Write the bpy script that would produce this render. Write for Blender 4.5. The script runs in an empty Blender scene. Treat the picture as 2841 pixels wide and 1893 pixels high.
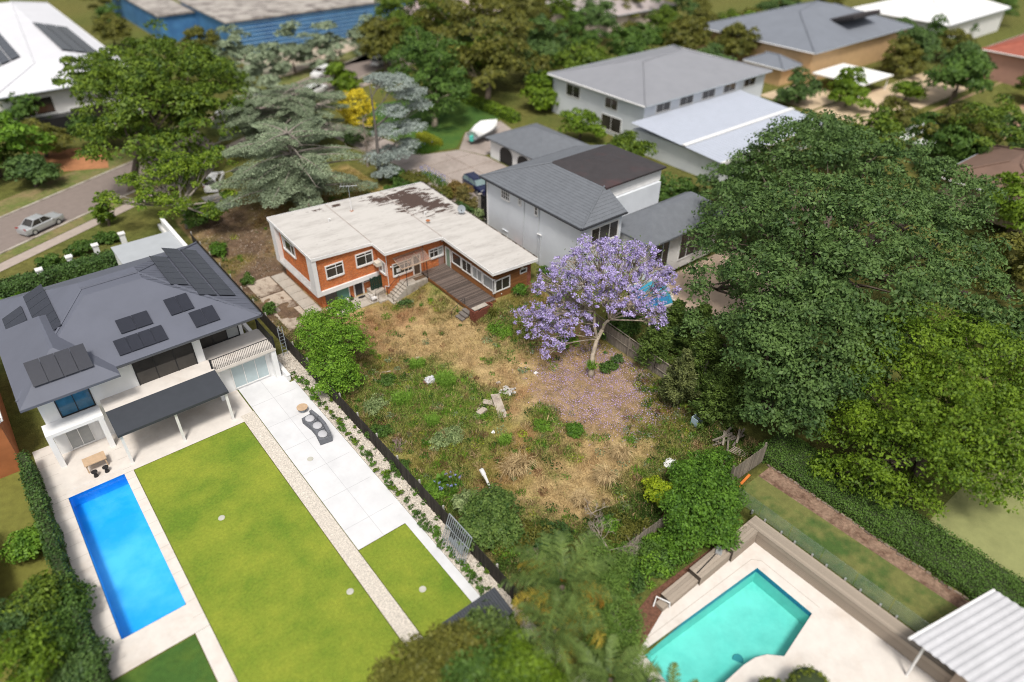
import bpy, math, random
import numpy as np
from mathutils import Vector, Matrix

random.seed(7)
rng = np.random.default_rng(7)
sc = bpy.context.scene
col = sc.collection

# ------------------------------------------------------------------ camera
cd = bpy.data.cameras.new('camera')
cam = bpy.data.objects.new('camera', cd)
col.objects.link(cam)
cd.sensor_width = 36.0
cd.lens = 24.57
cd.clip_start = 0.5
cd.clip_end = 6000
cam.matrix_world = Matrix(((0.780346, 0.364890, -0.507854, -19.917),
                           (-0.625316, 0.463551, -0.627775, -61.963),
                           (0.006347, 0.807450, 0.589901, 36.0),
                           (0, 0, 0, 1)))
cd.dof.use_dof = True
cd.dof.focus_distance = 51.5
cd.dof.aperture_fstop = 0.055          # a wide, tilt-shift like aperture
sc.camera = cam

# ------------------------------------------------------------------ sky, sun, exposure
SUN_EL, SUN_AZ = math.radians(62), math.radians(215)
wd = bpy.data.worlds.new('World')
sc.world = wd
wd.use_nodes = True
nt = wd.node_tree
bg = nt.nodes['Background']
sky = nt.nodes.new('ShaderNodeTexSky')
sky.sky_type = 'NISHITA'
sky.sun_disc = False
sky.sun_elevation = SUN_EL
sky.sun_rotation = SUN_AZ
sky.dust_density = 4.0
sky.ozone_density = 1.0
hs = nt.nodes.new('ShaderNodeHueSaturation')      # overcast: nearly white sky
hs.inputs['Saturation'].default_value = 0.28
nt.links.new(sky.outputs[0], hs.inputs['Color'])
nt.links.new(hs.outputs[0], bg.inputs['Color'])
bg.inputs['Strength'].default_value = 0.125
sl = bpy.data.lights.new('sun', 'SUN')
sl.energy = 2.7
sl.angle = math.radians(11)
sl.color = (1.0, 0.95, 0.87)
so = bpy.data.objects.new('sun', sl)
col.objects.link(so)
sd = Vector((math.sin(SUN_AZ) * math.cos(SUN_EL), math.cos(SUN_AZ) * math.cos(SUN_EL), math.sin(SUN_EL)))
so.rotation_euler = sd.to_track_quat('Z', 'Y').to_euler()
so.location = (0, 0, 80)
sc.view_settings.view_transform = 'Standard'
sc.view_settings.look = 'None'
sc.view_settings.exposure = 0.2
sc.view_settings.gamma = 1.0
sc.view_settings.use_curve_mapping = False
sc.cycles.use_denoising = True
sc.cycles.denoiser = 'OPENIMAGEDENOISE'
sc.cycles.denoising_input_passes = 'RGB_ALBEDO_NORMAL'
sc.cycles.denoising_prefilter = 'NONE'
sc.cycles.filter_width = 1.0
sc.cycles.max_bounces = 6
sc.cycles.transparent_max_bounces = 12

# ------------------------------------------------------------------ small numeric helpers
def ss(a, b, x):
    t = np.clip((x - a) / (b - a), 0, 1)
    return t * t * (3 - 2 * t)

def hgt(X, Y):
    """ground height: the block rises gently to the right and to the street"""
    lo = 4.5 - 4.5 * ss(-4, 2, np.asarray(Y, float))
    terrace = 1.0 * ss(10.55, 10.7, np.asarray(X, float)) * (1 - ss(-46.9, -45.2, np.asarray(Y, float)))
    return 1.35 * ss(lo, lo + 8.5, np.asarray(X, float)) * ss(-31, -17, np.asarray(Y, float)) + terrace

_tabs = {}
def vnoise(x, y, s, seed=0):
    if seed not in _tabs:
        _tabs[seed] = np.random.default_rng(100 + seed).random((256, 256))
    T = _tabs[seed]
    x = np.asarray(x) / s + 1000; y = np.asarray(y) / s + 1000
    xi = np.floor(x).astype(int); yi = np.floor(y).astype(int)
    fx = x - xi; fy = y - yi
    fx = fx * fx * (3 - 2 * fx); fy = fy * fy * (3 - 2 * fy)
    a = T[xi % 256, yi % 256]; b = T[(xi + 1) % 256, yi % 256]
    c = T[xi % 256, (yi + 1) % 256]; d = T[(xi + 1) % 256, (yi + 1) % 256]
    return (a * (1 - fx) + b * fx) * (1 - fy) + (c * (1 - fx) + d * fx) * fy

# ------------------------------------------------------------------ materials
def nodes(m):
    m.use_nodes = True
    return m.node_tree, m.node_tree.nodes, m.node_tree.links

MATS = {}
def pm(name, c, rough=0.8, var=0.18, scale=2.0, bump=0.0, bscale=30.0, metal=0.0, spec=0.3, c2=None, c2s=None, stretch=None, c2lo=0.45, c2hi=0.62, ov=0.0):
    """principled material with procedural tone variation, an optional second colour in blotches, and fine relief"""
    if name in MATS: return MATS[name]
    m = bpy.data.materials.new(name)
    t, N, L = nodes(m)
    p = N['Principled BSDF']
    p.inputs['Roughness'].default_value = rough
    p.inputs['Metallic'].default_value = metal
    p.inputs['Specular IOR Level'].default_value = spec
    tc = N.new('ShaderNodeTexCoord')
    src = tc.outputs['Object']
    if stretch:
        mp = N.new('ShaderNodeMapping'); mp.inputs['Scale'].default_value = stretch
        L.new(src, mp.inputs['Vector']); src = mp.outputs[0]
    n1 = N.new('ShaderNodeTexNoise'); n1.inputs['Scale'].default_value = scale; n1.inputs['Detail'].default_value = 6; n1.inputs['Roughness'].default_value = 0.62
    L.new(src, n1.inputs['Vector'])
    mr = N.new('ShaderNodeMapRange'); mr.inputs[1].default_value = 0.25; mr.inputs[2].default_value = 0.75
    mr.inputs[3].default_value = 1 - var; mr.inputs[4].default_value = 1 + var
    L.new(n1.outputs['Fac'], mr.inputs[0])
    base = N.new('ShaderNodeRGB'); base.outputs[0].default_value = (*c, 1)
    o = base.outputs[0]
    if c2:
        n2 = N.new('ShaderNodeTexNoise'); n2.inputs['Scale'].default_value = c2s or scale * 0.4; n2.inputs['Detail'].default_value = 8; n2.inputs['Roughness'].default_value = 0.65
        L.new(src, n2.inputs['Vector'])
        r2 = N.new('ShaderNodeMapRange'); r2.inputs[1].default_value = c2lo; r2.inputs[2].default_value = c2hi
        L.new(n2.outputs['Fac'], r2.inputs[0])
        mx = N.new('ShaderNodeMix'); mx.data_type = 'RGBA'
        L.new(r2.outputs[0], mx.inputs['Factor']); L.new(o, mx.inputs['A']); mx.inputs['B'].default_value = (*c2, 1)
        o = mx.outputs['Result']
    vm = N.new('ShaderNodeVectorMath'); vm.operation = 'SCALE'
    L.new(o, vm.inputs[0]); L.new(mr.outputs[0], vm.inputs['Scale'])
    if ov:      # each separate piece has its own tone
        oi = N.new('ShaderNodeObjectInfo'); r3 = N.new('ShaderNodeMapRange'); r3.inputs[3].default_value = 1 - ov; r3.inputs[4].default_value = 1 + ov
        L.new(oi.outputs['Random'], r3.inputs[0]); v3 = N.new('ShaderNodeVectorMath'); v3.operation = 'SCALE'
        L.new(vm.outputs[0], v3.inputs[0]); L.new(r3.outputs[0], v3.inputs['Scale']); vm = v3
    L.new(vm.outputs[0], p.inputs['Base Color'])
    if bump:
        n3 = N.new('ShaderNodeTexNoise'); n3.inputs['Scale'].default_value = bscale; n3.inputs['Detail'].default_value = 4
        L.new(src, n3.inputs['Vector'])
        b = N.new('ShaderNodeBump'); b.inputs['Strength'].default_value = bump; b.inputs['Distance'].default_value = 0.05
        L.new(n3.outputs['Fac'], b.inputs['Height']); L.new(b.outputs[0], p.inputs['Normal'])
    MATS[name] = m
    return m

def leafmat(name, ca, cb, trans=0.28, scale=0.7, rough=0.55):
    """leaf colour runs between two greens, from leaf to leaf and from bough to bough"""
    if name in MATS: return MATS[name]
    m = bpy.data.materials.new(name)
    t, N, L = nodes(m)
    p = N['Principled BSDF']; p.inputs['Roughness'].default_value = rough; p.inputs['Specular IOR Level'].default_value = 0.25
    g = N.new('ShaderNodeNewGeometry')
    tc = N.new('ShaderNodeTexCoord')
    n1 = N.new('ShaderNodeTexNoise'); n1.inputs['Scale'].default_value = scale; n1.inputs['Detail'].default_value = 3
    L.new(tc.outputs['Object'], n1.inputs['Vector'])
    ad = N.new('ShaderNodeMath'); ad.operation = 'MULTIPLY_ADD'; ad.inputs[1].default_value = 0.62
    L.new(g.outputs['Random Per Island'], ad.inputs[0])
    sb = N.new('ShaderNodeMapRange'); sb.inputs[1].default_value = 0.3; sb.inputs[2].default_value = 0.7; sb.inputs[3].default_value = -0.1; sb.inputs[4].default_value = 0.48
    L.new(n1.outputs['Fac'], sb.inputs[0]); L.new(sb.outputs[0], ad.inputs[2])
    mx = N.new('ShaderNodeMix'); mx.data_type = 'RGBA'; mx.inputs['A'].default_value = (*(v * .9 for v in ca), 1); mx.inputs['B'].default_value = (*(min(.9, v * 1.3) for v in cb), 1)
    L.new(ad.outputs[0], mx.inputs['Factor'])
    L.new(mx.outputs['Result'], p.inputs['Base Color'])
    tr = N.new('ShaderNodeBsdfTranslucent'); L.new(mx.outputs['Result'], tr.inputs['Color'])
    ms = N.new('ShaderNodeMixShader'); ms.inputs[0].default_value = trans
    L.new(p.outputs[0], ms.inputs[1]); L.new(tr.outputs[0], ms.inputs[2])
    L.new(ms.outputs[0], N['Material Output'].inputs[0])
    MATS[name] = m
    return m

def colmat(name, rough=0.9, trans=0.0, var=0.3, scale=1.5, bump=0.6, bscale=14):
    """uses the mesh's own colour attribute, broken up by noise"""
    m = bpy.data.materials.new(name)
    t, N, L = nodes(m)
    p = N['Principled BSDF']; p.inputs['Roughness'].default_value = rough; p.inputs['Specular IOR Level'].default_value = 0.1
    a = N.new('ShaderNodeAttribute'); a.attribute_name = 'Col'
    tc = N.new('ShaderNodeTexCoord')
    out = a.outputs['Color']
    if var:
        for s_, v_ in ((scale, var), (scale * 6, var), (scale * 30, var * 0.8)):
            n1 = N.new('ShaderNodeTexNoise'); n1.inputs['Scale'].default_value = s_; n1.inputs['Detail'].default_value = 5
            L.new(tc.outputs['Object'], n1.inputs['Vector'])
            mr = N.new('ShaderNodeMapRange'); mr.inputs[1].default_value = 0.3; mr.inputs[2].default_value = 0.7
            mr.inputs[3].default_value = 1 - v_; mr.inputs[4].default_value = 1 + v_
            L.new(n1.outputs['Fac'], mr.inputs[0])
            vm = N.new('ShaderNodeVectorMath'); vm.operation = 'SCALE'
            L.new(out, vm.inputs[0]); L.new(mr.outputs[0], vm.inputs['Scale']); out = vm.outputs[0]
    L.new(out, p.inputs['Base Color'])
    if bump:
        n3 = N.new('ShaderNodeTexNoise'); n3.inputs['Scale'].default_value = bscale; n3.inputs['Detail'].default_value = 6
        L.new(tc.outputs['Object'], n3.inputs['Vector'])
        b = N.new('ShaderNodeBump'); b.inputs['Strength'].default_value = bump; b.inputs['Distance'].default_value = 0.08
        L.new(n3.outputs['Fac'], b.inputs['Height']); L.new(b.outputs[0], p.inputs['Normal'])
    if trans:
        tr = N.new('ShaderNodeBsdfTranslucent'); L.new(out, tr.inputs['Color'])
        ms = N.new('ShaderNodeMixShader'); ms.inputs[0].default_value = trans
        L.new(p.outputs[0], ms.inputs[1]); L.new(tr.outputs[0], ms.inputs[2]); L.new(ms.outputs[0], N['Material Output'].inputs[0])
    return m

def glassmat(name, tint, opacity, rough=0.02):
    """thin pane or thin water skin: tinted see-through layer under a fresnel reflection"""
    m = bpy.data.materials.new(name)
    t, N, L = nodes(m)
    tr = N.new('ShaderNodeBsdfTransparent'); tr.inputs[0].default_value = (*tint, 1)
    df = N.new('ShaderNodeBsdfDiffuse'); df.inputs[0].default_value = (*tint, 1)
    gl = N.new('ShaderNodeBsdfGlossy'); gl.inputs['Roughness'].default_value = rough
    fr = N.new('ShaderNodeFresnel'); fr.inputs[0].default_value = 1.38
    m1 = N.new('ShaderNodeMixShader'); m1.inputs[0].default_value = opacity
    m2 = N.new('ShaderNodeMixShader')
    L.new(tr.outputs[0], m1.inputs[1]); L.new(df.outputs[0], m1.inputs[2])
    gb_ = N.new('ShaderNodeNewGeometry'); k1 = N.new('ShaderNodeMath'); k1.operation = 'SUBTRACT'; k1.inputs[0].default_value = 1.0; L.new(gb_.outputs['Backfacing'], k1.inputs[1])
    k2 = N.new('ShaderNodeMath'); k2.operation = 'MULTIPLY'; L.new(fr.outputs[0], k2.inputs[0]); L.new(k1.outputs[0], k2.inputs[1])
    L.new(k2.outputs[0], m2.inputs[0]); L.new(m1.outputs[0], m2.inputs[1]); L.new(gl.outputs[0], m2.inputs[2])
    L.new(m2.outputs[0], N['Material Output'].inputs[0])
    return m

def brickmat(name, ca, cb, mortar, bw=0.24, bh=0.086):
    m = bpy.data.materials.new(name)
    t, N, L = nodes(m)
    p = N['Principled BSDF']; p.inputs['Roughness'].default_value = 0.85; p.inputs['Specular IOR Level'].default_value = 0.15
    g = N.new('ShaderNodeNewGeometry'); tc = N.new('ShaderNodeTexCoord')
    sp = N.new('ShaderNodeSeparateXYZ'); L.new(tc.outputs['Object'], sp.inputs[0])
    sn = N.new('ShaderNodeSeparateXYZ'); L.new(g.outputs['True Normal'], sn.inputs[0])
    ax = N.new('ShaderNodeMath'); ax.operation = 'ABSOLUTE'; L.new(sn.outputs[0], ax.inputs[0])
    gt = N.new('ShaderNodeMath'); gt.operation = 'GREATER_THAN'; gt.inputs[1].default_value = 0.5; L.new(ax.outputs[0], gt.inputs[0])
    mf = N.new('ShaderNodeMix'); mf.data_type = 'FLOAT'; L.new(gt.outputs[0], mf.inputs['Factor']); L.new(sp.outputs[0], mf.inputs['A']); L.new(sp.outputs[1], mf.inputs['B'])
    cb_ = N.new('ShaderNodeCombineXYZ'); L.new(mf.outputs['Result'], cb_.inputs[0]); L.new(sp.outputs[2], cb_.inputs[1])
    bt = N.new('ShaderNodeTexBrick'); bt.inputs['Scale'].default_value = 1; bt.inputs['Brick Width'].default_value = bw; bt.inputs['Row Height'].default_value = bh
    bt.inputs['Mortar Size'].default_value = 0.009; bt.inputs['Bias'].default_value = -0.1
    bt.inputs['Color1'].default_value = (*ca, 1); bt.inputs['Color2'].default_value = (*cb, 1); bt.inputs['Mortar'].default_value = (*mortar, 1)
    L.new(cb_.outputs[0], bt.inputs['Vector'])
    n1 = N.new('ShaderNodeTexNoise'); n1.inputs['Scale'].default_value = 1.3; n1.inputs['Detail'].default_value = 8; n1.inputs['Roughness'].default_value = 0.7
    L.new(tc.outputs['Object'], n1.inputs['Vector'])
    mr = N.new('ShaderNodeMapRange'); mr.inputs[1].default_value = 0.25; mr.inputs[2].default_value = 0.75; mr.inputs[3].default_value = 0.72; mr.inputs[4].default_value = 1.25
    L.new(n1.outputs['Fac'], mr.inputs[0])
    vm = N.new('ShaderNodeVectorMath'); vm.operation = 'SCALE'; L.new(bt.outputs['Color'], vm.inputs[0]); L.new(mr.outputs[0], vm.inputs['Scale'])
    L.new(vm.outputs[0], p.inputs['Base Color'])
    b = N.new('ShaderNodeBump'); b.invert = True; b.inputs['Strength'].default_value = 0.7; b.inputs['Distance'].default_value = 0.02
    L.new(bt.outputs['Fac'], b.inputs['Height']); L.new(b.outputs[0], p.inputs['Normal'])
    return m

# ------------------------------------------------------------------ object helpers
OFF = {}
def tag(o, label=None, cat=None, group=None, kind=None):
    if label: o['label'] = label
    if cat: o['category'] = cat
    if group: o['group'] = group
    if kind: o['kind'] = kind
    return o

def thing(name, label, cat, loc=(0, 0, 0), group=None, rz=0.0):
    o = bpy.data.objects.new(name, None)
    o.empty_display_size = 0.3
    col.objects.link(o)
    o.location = loc
    o.rotation_euler = (0, 0, rz)
    OFF[o.name] = np.array(loc, float) if rz == 0 else np.zeros(3)
    return tag(o, label, cat, group)

class MB:
    def __init__(s): s.v = []; s.f = []; s.mi = []
    def add(s, vs, fs, m=0):
        b = len(s.v); s.v += [tuple(map(float, v)) for v in vs]
        s.f += [tuple(b + i for i in f) for f in fs]; s.mi += [m] * len(fs)
        return s
    def quad(s, *p, m=0): return s.add(p, [tuple(range(len(p)))], m)
    def box(s, x0, x1, y0, y1, z0, z1, m=0):
        x0, x1 = min(x0, x1), max(x0, x1); y0, y1 = min(y0, y1), max(y0, y1); z0, z1 = min(z0, z1), max(z0, z1)
        return s.add([(x0, y0, z0), (x1, y0, z0), (x1, y1, z0), (x0, y1, z0), (x0, y0, z1), (x1, y0, z1), (x1, y1, z1), (x0, y1, z1)],
                     [(3, 2, 1, 0), (4, 5, 6, 7), (0, 1, 5, 4), (1, 2, 6, 5), (2, 3, 7, 6), (3, 0, 4, 7)], m)
    def topbox(s, x0, x1, y0, y1, z0, zf, m=0):
        """box whose top follows zf(x, y)"""
        return s.add([(x0, y0, z0), (x1, y0, z0), (x1, y1, z0), (x0, y1, z0)] + [(x, y, zf(x, y)) for x, y in ((x0, y0), (x1, y0), (x1, y1), (x0, y1))],
                     [(3, 2, 1, 0), (4, 5, 6, 7), (0, 1, 5, 4), (1, 2, 6, 5), (2, 3, 7, 6), (3, 0, 4, 7)], m)
    def obox(s, c, size, rz=0, rx=0, ry=0, m=0):
        M = Matrix.Translation(c) @ Matrix.Rotation(rz, 4, 'Z') @ Matrix.Rotation(ry, 4, 'Y') @ Matrix.Rotation(rx, 4, 'X')
        a, b, d = (q / 2 for q in size)
        return s.add([M @ Vector(q) for q in ((-a, -b, -d), (a, -b, -d), (a, b, -d), (-a, b, -d), (-a, -b, d), (a, -b, d), (a, b, d), (-a, b, d))],
                     [(3, 2, 1, 0), (4, 5, 6, 7), (0, 1, 5, 4), (1, 2, 6, 5), (2, 3, 7, 6), (3, 0, 4, 7)], m)
    def tube(s, pts, rad, n=7, m=0, cap=True):
        pts = [Vector(p) for p in pts]
        if not hasattr(rad, '__len__'): rad = [rad] * len(pts)
        vs = []; fs = []; k = len(pts); ref = None
        for i, p in enumerate(pts):
            d = (pts[min(i + 1, k - 1)] - pts[max(i - 1, 0)]).normalized()
            if ref is None:
                ref = d.orthogonal().normalized()
            ref = (ref - d * ref.dot(d)).normalized() if (ref - d * ref.dot(d)).length > 1e-4 else d.orthogonal().normalized()
            q = d.cross(ref)
            for j in range(n):
                a = 2 * math.pi * j / n
                vs.append(p + (ref * math.cos(a) + q * math.sin(a)) * rad[i])
        for i in range(k - 1):
            for j in range(n):
                fs.append((i * n + j, i * n + (j + 1) % n, (i + 1) * n + (j + 1) % n, (i + 1) * n + j))
        if cap: fs += [tuple(reversed(range(n))), tuple((k - 1) * n + j for j in range(n))]
        return s.add(vs, fs, m)
    def prism(s, poly, z0, z1, m=0):
        n = len(poly)
        a = sum(poly[i][0] * poly[(i + 1) % n][1] - poly[(i + 1) % n][0] * poly[i][1] for i in range(n))
        if a < 0: poly = poly[::-1]
        return s.add([(x, y, z0) for x, y in poly] + [(x, y, z1) for x, y in poly],
                     [tuple(reversed(range(n))), tuple(range(n, 2 * n))] + [(i, (i + 1) % n, n + (i + 1) % n, n + i) for i in range(n)], m)
    def ball(s, c, r, nu=10, nv=7, m=0):
        rx, ry, rz = r if hasattr(r, '__len__') else (r, r, r)
        vs = [(c[0], c[1], c[2] - rz)]
        for i in range(1, nv):
            t = -math.pi / 2 + math.pi * i / nv
            for j in range(nu):
                a = 2 * math.pi * j / nu
                vs.append((c[0] + rx * math.cos(t) * math.cos(a), c[1] + ry * math.cos(t) * math.sin(a), c[2] + rz * math.sin(t)))
        vs.append((c[0], c[1], c[2] + rz)); fs = []
        for j in range(nu):
            fs.append((0, 1 + (j + 1) % nu, 1 + j)); fs.append((len(vs) - 1, 1 + (nv - 2) * nu + j, 1 + (nv - 2) * nu + (j + 1) % nu))
        for i in range(nv - 2):
            for j in range(nu):
                a = 1 + i * nu; fs.append((a + j, a + (j + 1) % nu, a + nu + (j + 1) % nu, a + nu + j))
        return s.add(vs, fs, m)
    def build(s, name, mats, parent=None, smooth=False, origin=None, label=None, kind=None):
        off = OFF.get(parent.name, np.zeros(3)) if parent else (np.array(origin, float) if origin is not None else np.zeros(3))
        me = bpy.data.meshes.new(name)
        me.from_pydata([tuple(np.array(v) - off) for v in s.v], [], s.f)
        for m in (mats if isinstance(mats, (list, tuple)) else [mats]): me.materials.append(m)
        if any(s.mi): me.polygons.foreach_set('material_index', s.mi)
        if smooth: me.polygons.foreach_set('use_smooth', [True] * len(s.f))
        me.update()
        return link(name, me, parent, off, label, kind)

def link(name, me, parent=None, off=None, label=None, kind=None):
    o = bpy.data.objects.new(name, me)
    col.objects.link(o)
    if parent is not None:
        o.parent = parent
        OFF[o.name] = off if off is not None else np.zeros(3)
    else:
        if off is not None and np.any(off): o.location = tuple(off)
        OFF[o.name] = off if off is not None else np.zeros(3)
    if label: o['label'] = label
    if kind: o['kind'] = kind
    return o

def copy_tree(o, parent=None):
    c = o.copy(); col.objects.link(c)
    OFF[c.name] = OFF.get(o.name, np.zeros(3))
    if parent is not None: c.parent = parent
    for ch in list(o.children): copy_tree(ch, c)
    return c

def tiles(name, boxes, mat, parent):
    """alike pieces that share one unit-cube mesh: boxes = (centre, size, rz) -> one part object each"""
    mb = MB(); mb.box(-.5, .5, -.5, .5, -.5, .5)
    me = None; out = []
    off = OFF.get(parent.name, np.zeros(3))
    for b in boxes:
        c, sz = b[0], b[1]
        if me is None:
            me = bpy.data.meshes.new(name); me.from_pydata(mb.v, [], mb.f); me.materials.append(mat); me.update()
        o = bpy.data.objects.new(name, me); col.objects.link(o); o.parent = parent
        o.location = tuple(np.array(c) - off); o.scale = sz
        if len(b) > 2: o.rotation_euler = b[2] if hasattr(b[2], '__len__') else (0, 0, b[2])
        out.append(o)
    return out

# ------------------------------------------------------------------ leaves
def unit(a): return a / np.maximum(np.linalg.norm(a, axis=-1, keepdims=True), 1e-6)

def leafverts(P, Nn, size, asp=0.5, jit=0.6, along=None, sv=0.3):
    """one four-cornered leaf per point; returns (n,4,3)"""
    n = len(P)
    Nn = unit(unit(Nn) + rng.normal(0, jit, (n, 3)))
    T = rng.normal(0, 1, (n, 3)) if along is None else along + rng.normal(0, 0.25, (n, 3))
    T = unit(T - Nn * (T * Nn).sum(1, keepdims=True))
    B = np.cross(Nn, T)
    s = (size * (1 + rng.normal(0, sv, n)).clip(0.4, 1.9))[:, None]
    V = np.stack([P - T * s * .5, P + B * s * asp * .5 - Nn * s * .06, P + T * s * .5, P - B * s * asp * .5 - Nn * s * .06], 1)
    return V

def quadmesh(name, Vs, mats, mis=None, cols=None):
    """Vs: list of (n,4,3) or (n,3,3) arrays"""
    me = bpy.data.meshes.new(name)
    k = Vs[0].shape[1]
    V = np.concatenate(Vs).astype(np.float32); n = len(V)
    me.vertices.add(n * k); me.vertices.foreach_set('co', V.reshape(-1))
    me.loops.add(n * k); me.loops.foreach_set('vertex_index', np.arange(n * k, dtype=np.int32))
    me.polygons.add(n); me.polygons.foreach_set('loop_start', np.arange(0, n * k, k, dtype=np.int32))
    for m in (mats if isinstance(mats, (list, tuple)) else [mats]): me.materials.append(m)
    if mis is not None: me.polygons.foreach_set('material_index', np.concatenate(mis).astype(np.int32))
    if cols is not None:
        a = me.color_attributes.new('Col', 'FLOAT_COLOR', 'POINT')
        c = np.concatenate(cols).astype(np.float32)
        c = np.concatenate([c, np.ones((len(c), 1), np.float32)], 1)
        a.data.foreach_set('color', np.repeat(c, k, axis=0).reshape(-1))
    me.update(calc_edges=True)
    return me

def ellip(n, c, r, lo=0.0, zmin=-1.0):
    d = unit(rng.normal(0, 1, (n * 3, 3)))
    d = d[d[:, 2] > zmin][:n]
    q = (lo ** 3 + (1 - lo ** 3) * rng.random(len(d))) ** (1 / 3)
    return np.array(c) + d * q[:, None] * np.array(r), d

def lobe_leaves(lobes, n, size, cr=0.9, per=90, asp=0.55, jit=0.55, lo=0.5, zmin=-0.45, flat=0.75):
    """lobes: (centre, (rx,ry,rz)); leaves sit in many small clumps spread through each lobe's outer volume"""
    w = np.array([l[1][0] * l[1][1] + l[1][0] * l[1][2] for l in lobes]); w = w / w.sum()
    out = []; cl = []
    for l, ww in zip(lobes, w):
        nc = max(3, int(n * ww / per))
        C, d = ellip(nc, l[0], l[1], lo, zmin)
        cl.append(C)
        r = cr * (0.6 + 0.8 * rng.random(nc))
        m = max(4, int(n * ww / nc))
        D = unit(rng.normal(0, 1, (nc, m, 3))); D[..., 2] = np.abs(D[..., 2]) * 0.9 - 0.25
        q = (0.35 + 0.65 * rng.random((nc, m, 1))) ** 0.6
        P = C[:, None] + D * q * r[:, None, None] * np.array([1, 1, flat])
        Nn = D * 0.8 + d[:, None] * 0.6 + np.array([0, 0, 0.6])
        out.append(leafverts(P.reshape(-1, 3), Nn.reshape(-1, 3), size, asp, jit))
    return np.concatenate(out), np.concatenate(cl)

def bez(a, b, bend, n=5):
    a, b = np.array(a, float), np.array(b, float)
    m = (a + b) / 2 + np.array(bend)
    t = np.linspace(0, 1, n)[:, None]
    return (1 - t) ** 2 * a + 2 * t * (1 - t) * m + t * t * b

def limbs(mb, top, lobes, clumps, r0, twig=0.05, sag=0.5, per_lobe=10, seed=1, axis=None):
    """a limb to every lobe and twigs from it to some of the lobe's leaf clumps"""
    R = random.Random(seed)
    for c, r in lobes:
        if axis is not None:
            hz = np.linalg.norm(axis[:, :2] - np.array(c)[:2], axis=1).min(); top = axis[np.abs(axis[:, 2] - (c[2] - .25 * hz)).argmin()]
        p = bez(top, np.array(c) - np.array([0, 0, r[2] * .25]), (R.uniform(-.4, .4), R.uniform(-.4, .4), -sag + R.uniform(0, .5)), 6)
        mb.tube(p, np.linspace(r0, r0 * .35, 6), 6)
        near = [q for q in clumps if np.linalg.norm((q - np.array(c)) / np.array(r)) < 1.05]
        R.shuffle(near)
        for q in near[:per_lobe]:
            s = p[R.randint(2, 5)]
            mb.tube(bez(s, q, (R.uniform(-.3, .3), R.uniform(-.3, .3), R.uniform(-.1, .4)), 4), np.linspace(r0 * .3, twig * .4, 4), 5)

def rtree(name, label, base, lobes, n, size, lm, bm, trunk_r=0.25, fork=0.4, group=None, limbset=True, per=90, cr=0.9, asp=0.55, jit=0.55, cat='tree', lo=0.5, trunk_pts=None, zmin=-0.45, per_lobe=8, flat=0.75):
    """broadleaf tree: tapered trunk, limbs to each lobe, crown of leaf clumps"""
    t = thing(name, label, cat, base, group)
    L = [(np.array(c, float), (r if hasattr(r, '__len__') else (r, r, r * .8))) for c, r in lobes]
    if len(L) > 9 and trunk_pts is None:      # uneven boughs: some stand proud, some fall back
        q = random.Random(len(L)); L = [(c + np.array([0, 0, q.uniform(-.9, .9)]), tuple(v * q.uniform(.72, 1.06) for v in r)) for c, r in L]
    V, C = lobe_leaves(L, n, size, cr, per, asp, jit, lo, zmin, flat)
    me = quadmesh('crown', [V - np.array(base)], lm)
    link('crown', me, t, OFF[t.name])
    mb = MB()
    cen = sum(l[0] for l in L) / len(L)
    b = np.array(base, float)
    top = b + (cen - b) * np.array([fork, fork, fork + .12])
    pts = trunk_pts if trunk_pts is not None else bez(b - np.array([0, 0, .2]), top, (trunk_r * .6, -trunk_r * .5, 0), 6)
    mb.tube(pts, np.linspace(trunk_r * 1.25, trunk_r * (.75 if trunk_pts is None else .15), len(pts)), 9)
    if limbset: limbs(mb, pts[-1], L, C, trunk_r * (.6 if trunk_pts is None else .3), per_lobe=per_lobe, seed=len(label), axis=None if trunk_pts is None else np.array(trunk_pts))
    mb.build('trunk', bm, t, smooth=True)
    return t

def bush(name, label, base, r, n, size, lm, cat='bush', group=None, asp=0.55, stems=5, jit=0.6, lobes=None, cr=0.35, per=45, bm=None):
    t = thing(name, label, cat, base, group)
    b = np.array(base, float)
    if lobes is None:
        q = random.Random(int(abs(b[0] * 37 + b[1] * 91)))      # several uneven mounds, not one ball
        lobes = [(b + np.array([0, 0, r[2] * .45]), (r[0] * .72, r[1] * .72, r[2] * .55))] + [(b + np.array([math.cos(a) * r[0] * .55, math.sin(a) * r[1] * .55, r[2] * q.uniform(.2, .75)]), (r[0] * q.uniform(.3, .55), r[1] * q.uniform(.3, .55), r[2] * q.uniform(.25, .45))) for a in (q.uniform(0, 1.2), q.uniform(1.4, 2.6), q.uniform(3, 4.2), q.uniform(4.6, 5.8))]
    V, C = lobe_leaves([(np.array(c, float), rr) for c, rr in lobes], n, size, cr, per, asp, jit, 0.35, -0.6)
    V = V[(V[:, :, 2].min(1) > b[2] - .1)]
    link('foliage', quadmesh('foliage', [V - b], lm), t, OFF[t.name])
    mb = MB()
    R = random.Random(len(label))
    for i in range(stems):
        q = C[R.randrange(len(C))]
        mb.tube(bez(b + np.array([R.uniform(-.15, .15), R.uniform(-.15, .15), -.1]), q, (0, 0, .2), 4), [.05, .04, .03, .015], 5)
    mb.build('stem', bm or M_bark, t)
    return t

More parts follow.
